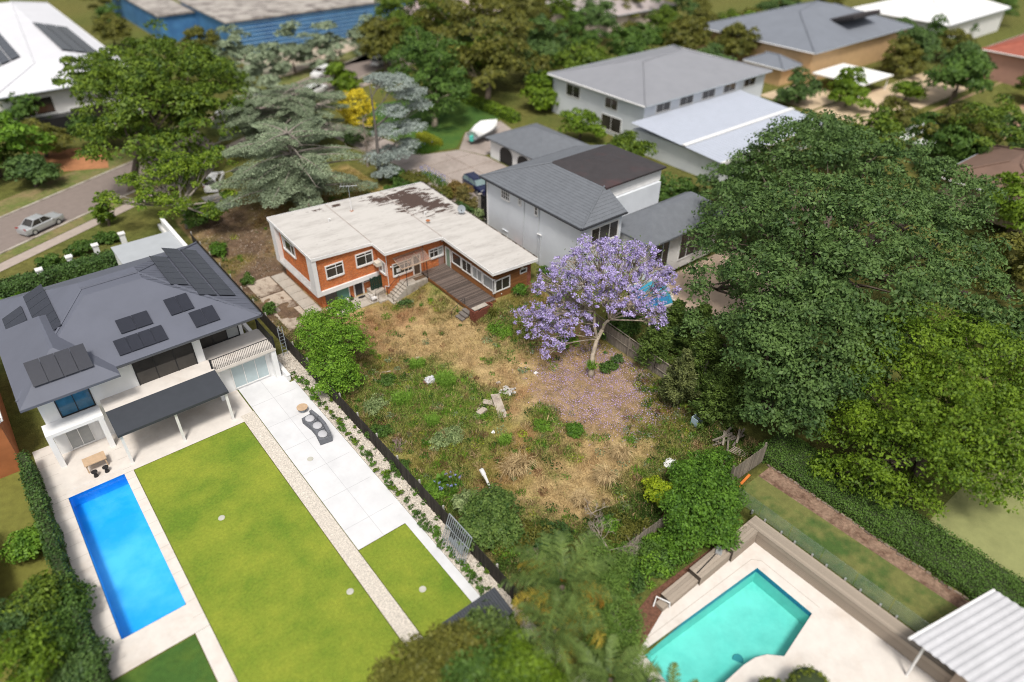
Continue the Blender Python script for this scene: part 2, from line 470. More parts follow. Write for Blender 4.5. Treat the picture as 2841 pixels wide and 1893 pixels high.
def hedge(name, label, x0, x1, y0, y1, z0, z1, n, size, lm, core, group=None, round_=0.12):
    t = thing(name, label, 'hedge', ((x0 + x1) / 2, (y0 + y1) / 2, z0), group)
    off = OFF[t.name]
    A = np.array([(x1 - x0) * (y1 - y0), (x1 - x0) * (z1 - z0) * 2, (y1 - y0) * (z1 - z0) * 2]); A = A / A.sum()
    k = rng.choice(3, n, p=A); u = rng.random((n, 3)); sgn = np.where(rng.random(n) < .5, 0., 1.)
    N_ = np.zeros((n, 3))
    P = np.stack([x0 + u[:, 0] * (x1 - x0), y0 + u[:, 1] * (y1 - y0), z0 + u[:, 2] * (z1 - z0)], 1)
    P[k == 0, 2] = z1; N_[k == 0, 2] = 1
    P[k == 1, 1] = np.where(sgn[k == 1] > .5, y1, y0); N_[k == 1, 1] = sgn[k == 1] * 2 - 1
    P[k == 2, 0] = np.where(sgn[k == 2] > .5, x1, x0); N_[k == 2, 0] = sgn[k == 2] * 2 - 1
    P += rng.normal(0, .07, (n, 3)) + (vnoise(P[:, 0] * 3, P[:, 1] * 3 + P[:, 2] * 2, 2.0, 5)[:, None] - .5) * .3 * N_
    V = leafverts(P, N_ + np.array([0, 0, .5]), size, .6, .5)
    link('foliage', quadmesh('foliage', [V - off], lm), t, off)
    mb = MB(); mb.box(x0 + .1, x1 - .1, y0 + .1, y1 - .1, z0 - .1, z1 - .1); mb.build('branchwork', core, t)
    return t
# ------------------------------------------------------------------ shared materials
M_bark = pm('bark_brown', (0.11, 0.085, 0.065), 0.9, 0.35, 4, 0.8, 12)
M_barkpale = pm('bark_pale', (0.36, 0.30, 0.23), 0.85, 0.25, 3, 0.6, 14, c2=(0.24, 0.2, 0.16), c2s=2.5)
M_barkgrey = pm('bark_grey', (0.25, 0.22, 0.19), 0.9, 0.3, 4, 0.6, 14)
M_white = pm('white_paint', (0.72, 0.71, 0.70), 0.6, 0.08, 1.2, 0.1, 20)
M_render = pm('pale_render', (0.62, 0.645, 0.68), 0.8, 0.05, 0.6, 0.15, 40, c2=(0.54, 0.56, 0.60), c2s=0.35, c2lo=.5, c2hi=.8)
M_renderw = pm('white_render', (0.76, 0.76, 0.76), 0.75, 0.05, 0.7, 0.1, 40)
M_black = pm('black_metal', (0.02, 0.02, 0.022), 0.45, 0.1, 3)
M_glass = pm('window_glass', (0.040, 0.036, 0.032), 0.06, 0.5, 0.7, spec=0.6)
M_glassgrey = pm('curtained_glass', (0.30, 0.31, 0.31), 0.12, 0.2, 1.2, spec=0.6)
M_conc = pm('old_concrete', (0.40, 0.36, 0.31), 0.9, 0.22, 1.5, 0.3, 18, c2=(0.20, 0.165, 0.13), c2s=0.7, c2lo=.5, c2hi=.66)
M_grey = pm('grey_metal', (0.30, 0.33, 0.36), 0.45, 0.1, 2)
M_ac = pm('beige_plastic', (0.60, 0.55, 0.47), 0.6, 0.08, 3)
M_brick = brickmat('orange_brick', (0.66, 0.185, 0.042), (0.45, 0.10, 0.025), (0.52, 0.31, 0.19))
M_brickdark = brickmat('dark_red_brick', (0.26, 0.06, 0.03), (0.17, 0.04, 0.025), (0.30, 0.2, 0.15))
M_board = pm('brown_weatherboard', (0.23, 0.095, 0.032), 0.75, 0.3, 1.6, 0.3, 10, c2=(0.09, 0.04, 0.018), c2s=1.1, c2lo=.52, c2hi=.72, stretch=(.5, .5, 3), ov=.22)
M_deck = pm('weathered_deck_timber', (0.105, 0.080, 0.068), 0.9, 0.45, 2.2, 0.4, 12, c2=(0.29, 0.24, 0.21), c2s=1.0, c2lo=.50, c2hi=.74, stretch=(.6, 3, 3), ov=.45)
M_deck2 = pm('grey_composite_timber', (0.34, 0.285, 0.23), 0.8, 0.14, 2, 0.3, 10, c2=(0.27, 0.22, 0.175), c2s=1, stretch=(1, 1, 1), ov=.12)
M_paling = pm('weathered_paling', (0.26, 0.225, 0.185), 0.9, 0.35, 2.5, 0.4, 10, c2=(0.15, 0.125, 0.10), c2s=1.6, stretch=(3, 3, .5), ov=.25)
M_darkfence = pm('dark_stained_paling', (0.026, 0.022, 0.019), 0.85, 0.4, 3, 0.3, 14, c2=(0.05, 0.043, 0.036), c2s=3, stretch=(3, 3, .4), ov=.35)
M_greendoor = pm('sage_green_paint', (0.22, 0.30, 0.23), 0.6, 0.1, 2)
M_teal = pm('teal_green_paint', (0.10, 0.22, 0.17), 0.6, 0.15, 2)
M_olive = pm('olive_panel', (0.30, 0.27, 0.09), 0.6, 0.1, 2)
M_roofgrey = pm('grey_tile_roof', (0.135, 0.145, 0.162), 0.7, 0.12, 1.5, 0.4, 8)
M_roofdark = pm('dark_brown_roof', (0.045, 0.040, 0.042), 0.7, 0.15, 1.2, 0.3, 8, c2=(0.085, 0.04, 0.04), c2s=0.25, c2lo=.55, c2hi=.8)
M_roofmetal = pm('grey_metal_roof', (0.112, 0.12, 0.152), 0.6, 0.07, 0.5, 0.1, 20)
M_lawn = pm('mown_lawn', (0.24, 0.285, 0.03), 0.95, 0.22, 6, 0.8, 40, c2=(0.125, 0.205, 0.018), c2s=0.26, c2lo=.40, c2hi=.66)
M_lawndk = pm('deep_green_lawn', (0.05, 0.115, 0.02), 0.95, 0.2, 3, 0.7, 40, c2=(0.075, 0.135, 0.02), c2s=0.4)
M_slab = pm('white_concrete', (0.60, 0.60, 0.61), 0.8, 0.07, 0.8, 0.05, 20, c2=(.52, .52, .53), c2s=.35, c2lo=.5, c2hi=.75)
M_pave = pm('cream_paving', (0.62, 0.575, 0.53), 0.8, 0.08, 1.4, 0.1, 20, c2=(0.52, 0.455, 0.40), c2s=0.4, c2lo=.5, c2hi=.75)
M_gravel = pm('pale_gravel', (0.60, 0.545, 0.475), 0.95, 0.35, 9, 1.0, 30)
M_road = pm('asphalt', (0.215, 0.175, 0.155), 0.9, 0.1, 1.5, 0.2, 40)
M_drive = pm('driveway_concrete', (0.335, 0.285, 0.255), 0.9, 0.16, 2.5, 0.2, 25, c2=(0.245, 0.205, 0.18), c2s=0.25, c2lo=.45, c2hi=.7)
M_mulch = pm('bark_mulch', (0.15, 0.07, 0.045), 0.95, 0.5, 6, 1.0, 25)
M_tarp = pm('white_tarpaulin', (0.80, 0.80, 0.78), 0.6, 0.05, 1.5, 0.2, 6)
M_solar = pm('solar_cell_glass', (0.022, 0.024, 0.034), 0.18, 0.2, 1, spec=0.6)
M_bluewall = pm('blue_sheeting', (0.075, 0.21, 0.40), 0.6, 0.2, .4, c2=(0.05, 0.15, 0.33), c2s=.3)
M_orange = pm('tan_brick_wall', (0.55, 0.36, 0.19), 0.9, 0.12, 1)
M_terra = pm('terracotta', (0.36, 0.13, 0.05), 0.8, 0.2, 1)
M_redroof = pm('red_tile_roof', (0.30, 0.09, 0.06), 0.8, 0.2, 1)
M_dirt = pm('bare_earth', (0.14, 0.09, 0.06), 0.95, 0.35, 2, 0.6, 16)
M_core = pm('dense_branchwork', (0.035, 0.05, 0.018), 0.95, 0.3, 3)
M_rubber = pm('tyre_rubber', (0.02, 0.02, 0.02), 0.8, 0.1, 3)
M_alu = pm('bright_alloy', (0.55, 0.56, 0.58), 0.35, 0.05, 3, metal=0.6)

# ------------------------------------------------------------------ ground
# patches of what grows where on the neglected block: (x, y, radius, kind, strength)
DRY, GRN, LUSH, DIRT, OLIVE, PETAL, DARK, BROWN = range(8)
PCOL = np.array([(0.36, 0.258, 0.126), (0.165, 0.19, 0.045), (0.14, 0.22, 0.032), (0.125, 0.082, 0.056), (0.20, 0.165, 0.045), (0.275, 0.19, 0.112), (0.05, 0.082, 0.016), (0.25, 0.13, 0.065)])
def _p(g, r, k, s=1.0): return (g[0], g[1], r, k, s)
PATCH = [
 _p((-0.47,8.01,0.00),3.2,DIRT,2.2), _p((-1.88,-0.06,0.00),3.0,DIRT,2.2), _p((0.36,15.29,0.01),3.5,DIRT,2), _p((-2.94,4.04,0.00),1.4,OLIVE,1.5), _p((-2.49,-5.60,0.00),2.2,DIRT,1.5), _p((-2.13,-9.53,0.00),2.5,DIRT,1.5),
 _p((8.47,12.71,1.35),5,OLIVE,1.6), _p((14.05,11.50,1.35),5,OLIVE,1.6), _p((11.84,11.64,1.35),2,BROWN,1.3), _p((5.33,11.85,0.93),2.5,BROWN,1.0), _p((5.06,21.54,0.87),4,OLIVE,1.6), _p((-2.67,9.72,0.00),1.5,GRN,1.2),
 _p((6.13,-11.66,0.13),1.6,OLIVE,.8), _p((9.23,-14.45,0.79),2.2,GRN,.8), _p((9.22,-11.46,0.79),1.3,OLIVE,1), _p((7.96,-17.04,0.49),1.2,GRN,1), _p((12.18,-20.61,1.10),2.2,GRN,1.5), _p((11.53,-23.29,0.72),1.8,GRN,1.1), _p((15.84,-21.13,1.07),2,OLIVE,1.5),
 _p((3.04,-15.33,0.00),2,BROWN,.7), _p((5.33,-18.87,0.03),2.5,DRY,1.5), _p((7.83,-20.62,0.38),3,DRY,1.2), _p((6.35,-25.16,0.06),3,DRY,1), _p((6.87,-21.95,0.18),1.2,GRN,.5), _p((8.69,-25.07,0.26),1.5,GRN,.7), _p((6.17,-15.42,0.14),1.5,BROWN,.6), _p((7.29,-28.01,0.04),1.3,BROWN,.7),
 _p((-0.09,-19.98,0.00),2.0,OLIVE,1.6), _p((2.29,-22.22,0.00),2.2,GRN,1.4), _p((-2.54,-23.57,0.00),2.4,GRN,1.8), _p((-0.69,-25.03,0.00),2.2,LUSH,1.6), _p((2.88,-25.17,0.00),2.2,LUSH,1.8), _p((0.34,-27.74,0.00),2,GRN,1.6), _p((2.17,-28.56,0.00),1.6,LUSH,1.2), _p((4.08,-28.79,0.00),1.5,LUSH,1.6),
 _p((-2.46,-28.51,0.00),2.4,GRN,1.8), _p((-2.18,-31.52,0.00),2.2,OLIVE,1.6), _p((0.52,-31.44,0.00),2.2,GRN,1.6), _p((3.06,-32.30,0.00),1.5,OLIVE,1.2), _p((1.43,-34.38,0.00),2,OLIVE,1.3), _p((-3.76,-33.37,0.00),2.2,LUSH,1.9), _p((-1.45,-33.68,0.00),2.0,GRN,1.5), _p((-0.29,-35.62,0.00),1.6,BROWN,1.1), _p((1.64,-35.60,0.00),1.2,BROWN,1.2),
 _p((4.40,-33.94,0.00),1.1,BROWN,1.3), _p((6.06,-33.48,0.00),1.5,LUSH,1.7), _p((4.53,-35.74,0.00),1.2,GRN,1.5), _p((7.34,-35.68,0.00),.8,LUSH,1.3), _p((4.25,-37.68,0.00),1.3,GRN,1), _p((0.85,-37.51,0.00),1.6,OLIVE,1.2), _p((-3.46,-36.01,0.00),1.8,DARK,1.6),
 _p((10.99,-32.25,0.00),2.8,PETAL,1.6), _p((13.67,-32.99,0.00),2.6,PETAL,1.4), _p((10.71,-29.97,0.02),1.8,PETAL,.9), _p((11.95,-35.65,0.00),2.2,PETAL,1.2), _p((17.16,-32.08,0.00),2,PETAL,1.4), _p((8.86,-32.56,0.00),1.8,PETAL,.9), _p((10.45,-35.73,0.00),1.5,PETAL,.7),
 _p((7.78,-38.86,0.00),2.2,DRY,1.5), _p((3.61,-39.70,0.00),2.2,DRY,1.5), _p((1.94,-39.82,0.00),1.5,DRY,1.4), _p((6.72,-41.17,0.00),1.4,GRN,.8), _p((9.65,-40.88,0.00),2.0,GRN,1.5), _p((12.64,-39.87,0.00),1.8,GRN,1.6), _p((7.30,-42.63,0.00),1.6,BROWN,.9), _p((15.26,-38.90,0.00),2.5,OLIVE,2), _p((9.59,-42.94,0.00),2,DARK,1.5), _p((7.19,-43.51,0.00),1.6,GRN,1.4),
 _p((6.91,-37.07,0.00),1.5,BROWN,.5), _p((2.28,-37.65,0.00),1.2,DRY,1.2), _p((9.21,-38.32,0.00),1.2,OLIVE,.7),
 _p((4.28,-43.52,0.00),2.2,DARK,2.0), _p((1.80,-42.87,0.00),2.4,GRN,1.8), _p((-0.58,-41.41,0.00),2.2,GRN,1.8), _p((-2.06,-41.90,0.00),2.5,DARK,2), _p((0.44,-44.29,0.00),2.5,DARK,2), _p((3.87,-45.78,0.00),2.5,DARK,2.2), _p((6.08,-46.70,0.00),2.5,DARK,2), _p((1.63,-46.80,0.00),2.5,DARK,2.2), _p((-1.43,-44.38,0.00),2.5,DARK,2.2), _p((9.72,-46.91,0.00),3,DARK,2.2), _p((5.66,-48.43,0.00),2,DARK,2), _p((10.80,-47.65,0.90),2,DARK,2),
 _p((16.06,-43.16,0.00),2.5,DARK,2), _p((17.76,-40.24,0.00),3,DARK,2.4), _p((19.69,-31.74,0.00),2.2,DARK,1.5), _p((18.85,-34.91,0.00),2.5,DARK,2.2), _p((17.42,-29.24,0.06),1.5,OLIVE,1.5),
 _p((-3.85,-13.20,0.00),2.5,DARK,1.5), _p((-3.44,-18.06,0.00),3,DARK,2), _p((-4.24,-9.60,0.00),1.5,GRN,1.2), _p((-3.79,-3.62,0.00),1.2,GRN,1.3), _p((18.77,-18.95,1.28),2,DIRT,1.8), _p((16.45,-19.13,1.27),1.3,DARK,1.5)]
def ground_col(X, Y):
    X = np.asarray(X, float); Y = np.asarray(Y, float)
    wx = X + (vnoise(X, Y, 2.2, 1) - .5) * 2.4 + (vnoise(X, Y, .7, 11) - .5) * 1.0; wy = Y + (vnoise(X, Y, 2.2, 2) - .5) * 2.4 + (vnoise(X, Y, .7, 12) - .5) * 1.0
    W = np.zeros((8,) + X.shape); W[DRY] = .36
    for x, y, r, k, s in PATCH:
        if k in (GRN, LUSH) and y > -44: s = s * .9
        W[k] += s * np.exp(-((wx - x) ** 2 + (wy - y) ** 2) / (r * r))
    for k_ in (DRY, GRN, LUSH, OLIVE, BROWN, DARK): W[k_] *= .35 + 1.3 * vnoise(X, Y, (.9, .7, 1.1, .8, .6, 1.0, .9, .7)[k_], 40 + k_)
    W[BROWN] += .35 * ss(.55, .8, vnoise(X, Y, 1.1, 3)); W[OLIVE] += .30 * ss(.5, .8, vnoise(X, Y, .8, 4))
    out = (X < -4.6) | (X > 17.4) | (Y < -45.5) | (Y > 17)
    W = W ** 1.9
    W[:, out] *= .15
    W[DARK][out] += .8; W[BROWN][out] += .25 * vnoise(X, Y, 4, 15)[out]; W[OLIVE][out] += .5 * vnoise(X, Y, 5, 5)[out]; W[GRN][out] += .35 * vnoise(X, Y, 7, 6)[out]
    W = W / W.sum(0)
    W = np.moveaxis(W, 0, -1)
    return W @ PCOL, W

def lines(segs):
    r = []
    for a, b, d in segs: r += list(np.arange(a, b, d))
    return r
PL = (-23.15, -19.65, -32.1, -18.6)                       # left pool hole
PR = (-6.2, 8.6, -60.5, -50.6)                            # right pool hole
gx = sorted(set(np.round(lines([(-2420, -420, 500), (-420, -60, 30), (-60, -30, 6), (-30, -5, 1.0), (-5, 18, .3), (18, 60, 1.5), (60, 130, 6), (130, 601, 30), (700, 3001, 500)]) + [PL[0], PL[1], PR[0], PR[1], 10.56, 10.63, 10.7], 3)))
gy = sorted(set(np.round(lines([(-2300, -300, 500), (-300, -70, 20), (-70, -48, 1.0), (-48, 17, .35), (17, 60, 1.5), (60, 140, 6), (140, 601, 30), (700, 3001, 500)]) + list(PL[2:]) + list(PR[2:]), 3)))
GX, GY = np.meshgrid(gx, gy, indexing='ij')
inlot = ((GX > -4.4) & (GX < 17.2) & (GY < 17) & (GY > -45))
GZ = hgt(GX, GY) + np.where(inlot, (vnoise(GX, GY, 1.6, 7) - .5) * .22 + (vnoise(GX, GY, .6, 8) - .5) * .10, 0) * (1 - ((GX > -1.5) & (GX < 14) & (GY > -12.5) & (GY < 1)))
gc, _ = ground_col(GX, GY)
nx, ny = len(gx), len(gy)
idx = np.arange(nx * ny).reshape(nx, ny)
F4 = np.stack([idx[:-1, :-1], idx[1:, :-1], idx[1:, 1:], idx[:-1, 1:]], -1)
cx = (GX[:-1, :-1] + GX[1:, 1:]) / 2; cy = (GY[:-1, :-1] + GY[1:, 1:]) / 2
hole = np.zeros_like(cx, bool)
for a, b, c, d in (PL, PR): hole |= (cx > a) & (cx < b) & (cy > c) & (cy < d)
F4 = F4[~hole]
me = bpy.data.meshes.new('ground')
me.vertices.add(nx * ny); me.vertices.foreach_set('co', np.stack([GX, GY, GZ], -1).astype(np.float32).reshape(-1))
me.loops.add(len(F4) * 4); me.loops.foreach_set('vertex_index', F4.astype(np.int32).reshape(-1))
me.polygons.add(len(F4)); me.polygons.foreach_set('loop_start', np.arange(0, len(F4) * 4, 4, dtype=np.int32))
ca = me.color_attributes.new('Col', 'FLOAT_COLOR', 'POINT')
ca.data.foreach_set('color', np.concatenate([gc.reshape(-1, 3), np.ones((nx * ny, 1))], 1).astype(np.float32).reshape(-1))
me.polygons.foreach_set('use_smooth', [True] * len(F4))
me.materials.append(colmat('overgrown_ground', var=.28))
me.update(calc_edges=True)
tag(link('ground', me), 'overgrown block and gardens around it', kind='structure')

def sheet(name, poly, dz, mat, label=None, step=1.5):
    """a flush sheet over the ground, cut to a convex outline and following the rise of the land"""
    P = [Vector((p[0], p[1], 0)) for p in poly]
    import bmesh
    bm = bmesh.new()
    bm.faces.new([bm.verts.new(p) for p in P])
    x0, x1 = min(p.x for p in P), max(p.x for p in P); y0, y1 = min(p.y for p in P), max(p.y for p in P)
    for k in np.arange(x0 + step, x1, step): bmesh.ops.bisect_plane(bm, geom=bm.verts[:] + bm.edges[:] + bm.faces[:], plane_co=(k, 0, 0), plane_no=(1, 0, 0))
    for k in np.arange(y0 + step, y1, step): bmesh.ops.bisect_plane(bm, geom=bm.verts[:] + bm.edges[:] + bm.faces[:], plane_co=(0, k, 0), plane_no=(0, 1, 0))
    for v in bm.verts: v.co.z = float(hgt(v.co.x, v.co.y)) + dz
    bmesh.ops.recalc_face_normals(bm, faces=bm.faces[:])
    if sum(f.normal.z for f in bm.faces) < 0: bmesh.ops.reverse_faces(bm, faces=bm.faces[:])
    m = bpy.data.meshes.new(name); bm.to_mesh(m); bm.free(); m.materials.append(mat)
    return tag(link(name, m), label, kind='structure')
def R4(x0, x1, y0, y1): return [(x0, y0), (x1, y0), (x1, y1), (x0, y1)]

# left neighbour's garden
sheet('lawn', R4(-19.0, -11.2, -58, -19.3), .02, M_lawn, 'bright mown lawn beside the blue lap pool', 8)
sheet('lawn', R4(-10.1, -6.75, -42.3, -34.95), .02, M_lawn, 'small square of mown lawn below the white slab', 8)
sheet('pavement', R4(-10.1, -6.5, -34.9, -14.2), .025, M_slab, 'white concrete slab', 4)
sheet('gravel_bed', R4(-6.1, -4.82, -48, -13), .03, M_gravel, 'pale gravel strip beside the dark fence', 5)
sheet('edging_path', R4(-6.74, -6.12, -42.5, -17), .028, M_slab, None, 8)
sheet('stepping_path', R4(-11.15, -10.15, -42.3, -18.5), .022, M_gravel, None, 8)
sheet('patio', R4(-24.2, -10.2, -19.25, -13), .018, M_pave, 'cream paved patio below the modern house', 8)
for n_, r_ in enumerate(((-24.3, PL[0], -33.6, -19.26), (PL[1], -19.05, -33.6, -19.26), (PL[0], PL[1], -33.6, PL[2]), (PL[0], PL[1], PL[3], -19.26))):
    pass
sheet('pool_surround', R4(-24.2, PL[0], -34.2, -19.27), .02, M_pave, None, 8)
sheet('pool_surround', R4(PL[1], -19.05, -34.2, -19.27), .02, M_pave, None, 8)
sheet('pool_surround', R4(PL[0], PL[1], -34.2, PL[2]), .02, M_pave, None, 8)
sheet('lawn', R4(-24.2, -19.9, -50, -34.3), .02, M_lawndk, 'deep green lawn past the end of the lap pool', 8)  # same deep green colour as the front lawn
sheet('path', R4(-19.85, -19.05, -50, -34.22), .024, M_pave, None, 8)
sheet('lawn', R4(-32, -25.0, -50, -14), .02, pm('olive_lawn', (0.15, 0.15, 0.03), .95, .2, 2, .5, 30), 'olive lawn beyond the dark left hedge', 8)
mb = None
for y in np.arange(-33, -15, 3.0):
    k = MB(); k.box(-10.1, -6.5, y - .012, y + .012, .0256, .0296); tag(k.build('slab_joint', pm('joint_grey', (.40, .40, .41), .9, .1, 2)), None, kind='structure')
k = MB(); k.box(-8.312, -8.288, -34.9, -14.2, .0257, .0297); tag(k.build('slab_joint', MATS['joint_grey']), None, kind='structure')
for y in np.arange(-33.2, -13.5, 1.2):
    k = MB(); k.box(-24.2, PL[0] - .02, y - .01, y + .01, .0206, .0246); k.box(PL[1] + .02, -19.06, y - .01, y + .01, .0206, .0246); tag(k.build('paving_joint', pm('paving_joint_tan', (.40, .36, .32), .9, .1, 2)), None, kind='structure')
sheet('garden_bed', [(-15.21,43.01,0.10)[:2], (-13.82,51.40,0.10)[:2], (-4.81,47.53,0.10)[:2], (-6.37,38.86,0.10)[:2]], .05, pm('terracotta_earth', (.38, .17, .08), .95, .25, 1, .4, 10), 'reddish bare earth bed below the white house', 4)
# street, verge and drives
rd = [(-27.35,19.27,0.30), (-21.48,19.02,0.30), (-7.41,19.49,0.30)]
def strip(name, a, b, w, dz, mat, label=None):
    a = np.array(a[:2]); b = np.array(b[:2]); d = (b - a) / np.linalg.norm(b - a); n = np.array([-d[1], d[0]]) * w / 2
    return sheet(name, [a - n, b - n, b + n, a + n], dz, mat, label, 3)
ra, rb = np.array([-64., 4.]), np.array([74., 74.])
rdir = unit(rb - ra); rn = np.array([-rdir[1], rdir[0]])
strip('road', ra, rb, 7.6, .03, M_road, 'brown grey asphalt street')
for s_ in (-1, 1):
    c_ = rn * s_ * 3.95
    k = MB(); n_ = 24
    for i in range(n_):
        p0 = ra + (rb - ra) * i / n_ + c_; p1 = ra + (rb - ra) * (i + 1) / n_ + c_
        z0, z1 = float(hgt(*p0)), float(hgt(*p1)); w_ = rn * .15
        k.add([(*(p0 - w_), z0 - .1), (*(p1 - w_), z1 - .1), (*(p1 + w_), z1 - .1), (*(p0 + w_), z0 - .1), (*(p0 - w_), z0 + .13), (*(p1 - w_), z1 + .13), (*(p1 + w_), z1 + .13), (*(p0 + w_), z0 + .13)],
              [(4, 5, 6, 7), (0, 1, 5, 4), (2, 3, 7, 6)])
    tag(k.build('kerb', M_conc), None, kind='structure')
strip('pavement', ra - rn * 6.6, rb - rn * 6.6, 1.6, .045, pm('footpath_concrete', (0.36, 0.30, 0.26), .9, .12, 1.5), 'concrete footpath along the near side of the street')
strip('verge', ra - rn * 4.9, rb - rn * 4.9, 1.6, .04, pm('verge_grass', (0.13, 0.15, 0.04), .95, .3, 2, .5, 30, c2=(.22, .17, .08), c2s=.4), None)
strip('verge', ra + rn * 6.2, rb + rn * 6.2, 4.0, .04, MATS['verge_grass'], None)
sheet('driveway', [(2.59,21.81,0.30)[:2], (2.47,17.31,0.28)[:2], (-0.09,16.81,0.00)[:2], (-0.09,22.36,0.00)[:2]], .05, pm('grey_gravel_drive', (0.27, 0.26, 0.25), .95, .2, 4, .5, 25), 'short grey driveway crossover behind the street tree')
dr = [(25.00,19.21,1.35), (26.53,15.64,1.35), (28.29,13.11,1.35), (34.54,13.89,1.35), (41.77,14.82,1.35), (33.87,-2.28,1.35), (25.17,-4.74,1.35), (24.31,-2.62,1.35), (24.34,3.50,1.35), (23.30,7.60,1.35), (23.78,13.40,1.35)]
drv = [p[:2] for p in dr]
sheet('driveway', [(21.2, -4.5), (33, -4.5), (33, 9), (31.5, 13.2), (27, 14.6), (22.2, 13.2)], .02, M_drive, 'stained concrete driveway in front of the pale house', 2)
sheet('driveway', [(22.2, 13.25), (26.95, 14.65), (24.5, 31), (21.4, 36), (20.2, 30)], .02, M_drive, None, 2)
sheet('driveway', [(33.05, 9.5), (41, 10.5), (43, 19), (36, 18), (31.6, 13.25)], .02, M_drive, None, 2)
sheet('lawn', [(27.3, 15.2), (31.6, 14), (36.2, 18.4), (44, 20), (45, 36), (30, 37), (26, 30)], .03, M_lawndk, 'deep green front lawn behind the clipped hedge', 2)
for x in (25.2, 29.2):
    k = MB(); k.box(x - .03, x + .03, -4.3, 13, 1.369, 1.376); tag(k.build('driveway_joint', M_dirt), None, kind='structure')
for y in (-1, 3.2, 7.4, 11):
    k = MB(); k.box(21.5, 32.8, y - .03, y + .03, 1.3691, 1.3761); tag(k.build('driveway_joint', M_dirt), None, kind='structure')

# concrete path and old slabs on the left of the brick house
k = thing('concrete_path', 'cracked concrete path along the left wall of the brick house', 'path', (-.4, -5, 0))
k['kind'] = 'structure'
tiles('slab', [((-.35 + random.uniform(-.02, .02), -1.15 - i * 1.45, .035), (1.32, 1.40, .10), random.uniform(-.01, .01)) for i in range(6)], M_conc, k)
M_wet = pm('stained_concrete', (0.42, 0.35, 0.28), .85, .2, 1.4, .2, 18, c2=(0.115, 0.075, 0.05), c2s=.42, c2lo=.46, c2hi=.52)
k = thing('concrete_apron', 'mud stained concrete apron beside the path by the left fence', 'paving', (-2.2, -4.5, 0)); k['kind'] = 'structure'
tiles('slab', [((-2.32, -1.9, .02), (2.4, 3.3, .08)), ((-2.32, -5.3, .02), (2.4, 3.3, .08)), ((-2.3, -8.7, .02), (2.4, 3.3, .08))], M_wet, k)
k = thing('patio_paving', 'old concrete patio slabs outside the lower door', 'paving', (3.5, -10.4, 0)); k['kind'] = 'structure'
tiles('slab', [((1.2 + i * 1.16 + (j % 2) * .3, -9.5 - j * .98, .03), (1.13, .95, .08), random.uniform(-.012, .012)) for j in range(2) for i in range(4)], M_conc, k)

# ------------------------------------------------------------------ the brick house
zr = lambda x, y: 6.0 - .058 * x + .042 * y
H = thing('brick_house', 'low orange brick house with a pale flaking flat roof in the middle of the block', 'house', (8, -6, 0))
zw = lambda x, y: zr(x, y) - .14
mb = MB()
mb.box(.5, 6.4, -8.75, -.8, -.3, 1.64)
mb.build('lower_wall', M_brick, H)
mb = MB()
mb.topbox(.42, 6.4, -9.1, -.35, 1.65, zw)
mb.topbox(6.401, 12.7, -10.9, -.35, -.3, zw)
mb.build('wall', M_brick, H)
mb = MB(); mb.topbox(12.701, 16.62, -18.9, -.35, .8, zw); mb.build('timber_wall', M_board, H)
mb = MB(); mb.topbox(16.621, 17.1, -18.93, -.35, .8, zw); mb.build('brick_pier', M_brickdark, H)
# white frame round the raised left wing
mb = MB()
mb.topbox(-.02, .9, -1.25, -.33, 1.6, zw); mb.topbox(-.02, .38, -9.3, -8.15, 1.6, zw)
mb.box(-.02, .62, -8.149, -1.251, 1.6, 1.82)
mb.add([(-.02, -8.149, 1.82), (.41, -8.149, 2.05), (.41, -1.251, 2.05), (-.02, -1.251, 1.82)], [(3, 2, 1, 0)][::-1]); mb.add([(-.02, -8.149, 1.82), (-.02, -1.251, 1.82), (.41, -1.251, 2.05), (.41, -8.149, 2.05)], [(3, 2, 1, 0)])
mb.box(.381, 6.52, -9.28, -9.11, 1.6, 2.04)
mb.box(.381, 6.5, -9.1, -8.76, 1.58, 1.645)
mb.build('white_frame', M_white, H)
# corrugated roof sheets, three runs
M_roof = bpy.data.materials.new('flaking_painted_roof')
t, N, L = nodes(M_roof)
p = N['Principled BSDF']; p.inputs['Roughness'].default_value = .75; p.inputs['Specular IOR Level'].default_value = .2
g = N.new('ShaderNodeNewGeometry')
def nz(s, det=6, st=None, rough=.6):
    n = N.new('ShaderNodeTexNoise'); n.inputs['Scale'].default_value = s; n.inputs['Detail'].default_value = det; n.inputs['Roughness'].default_value = rough
    if st:
        mp = N.new('ShaderNodeMapping'); mp.inputs['Scale'].default_value = st; L.new(g.outputs['Position'], mp.inputs['Vector']); L.new(mp.outputs[0], n.inputs['Vector'])
    else: L.new(g.outputs['Position'], n.inputs['Vector'])
    return n.outputs['Fac']
def math_(op, a, b=None, c=None, clamp=False):
    n = N.new('ShaderNodeMath'); n.operation = op; n.use_clamp = clamp
    for i, v in enumerate((a, b, c)):
        if v is None: continue
        if hasattr(v, 'links'): L.new(v, n.inputs[i])
        else: n.inputs[i].default_value = v
    return n.outputs[0]
def ell(cx_, cy_, rx, ry, lo_=1.0):
    s_ = N.new('ShaderNodeSeparateXYZ'); L.new(g.outputs['Position'], s_.inputs[0])
    a = math_('POWER', math_('DIVIDE', math_('SUBTRACT', s_.outputs[0], cx_), rx), 2.0); b = math_('POWER', math_('DIVIDE', math_('SUBTRACT', s_.outputs[1], cy_), ry), 2.0)
    return math_('SUBTRACT', lo_, math_('SQRT', math_('ADD', a, b)), None, False)
e = math_('MAXIMUM', ell(14.2, -3.4, 2.6, 3.6), math_('MAXIMUM', ell(12.6, -1.7, 2.9, 1.3), math_('MAXIMUM', ell(4.6, -.8, 1.5, .6, .6), math_('MAXIMUM', ell(16.0, -5.6, 1.3, 2.2, .9), ell(6.9, -.8, .6, .4, .75)))))
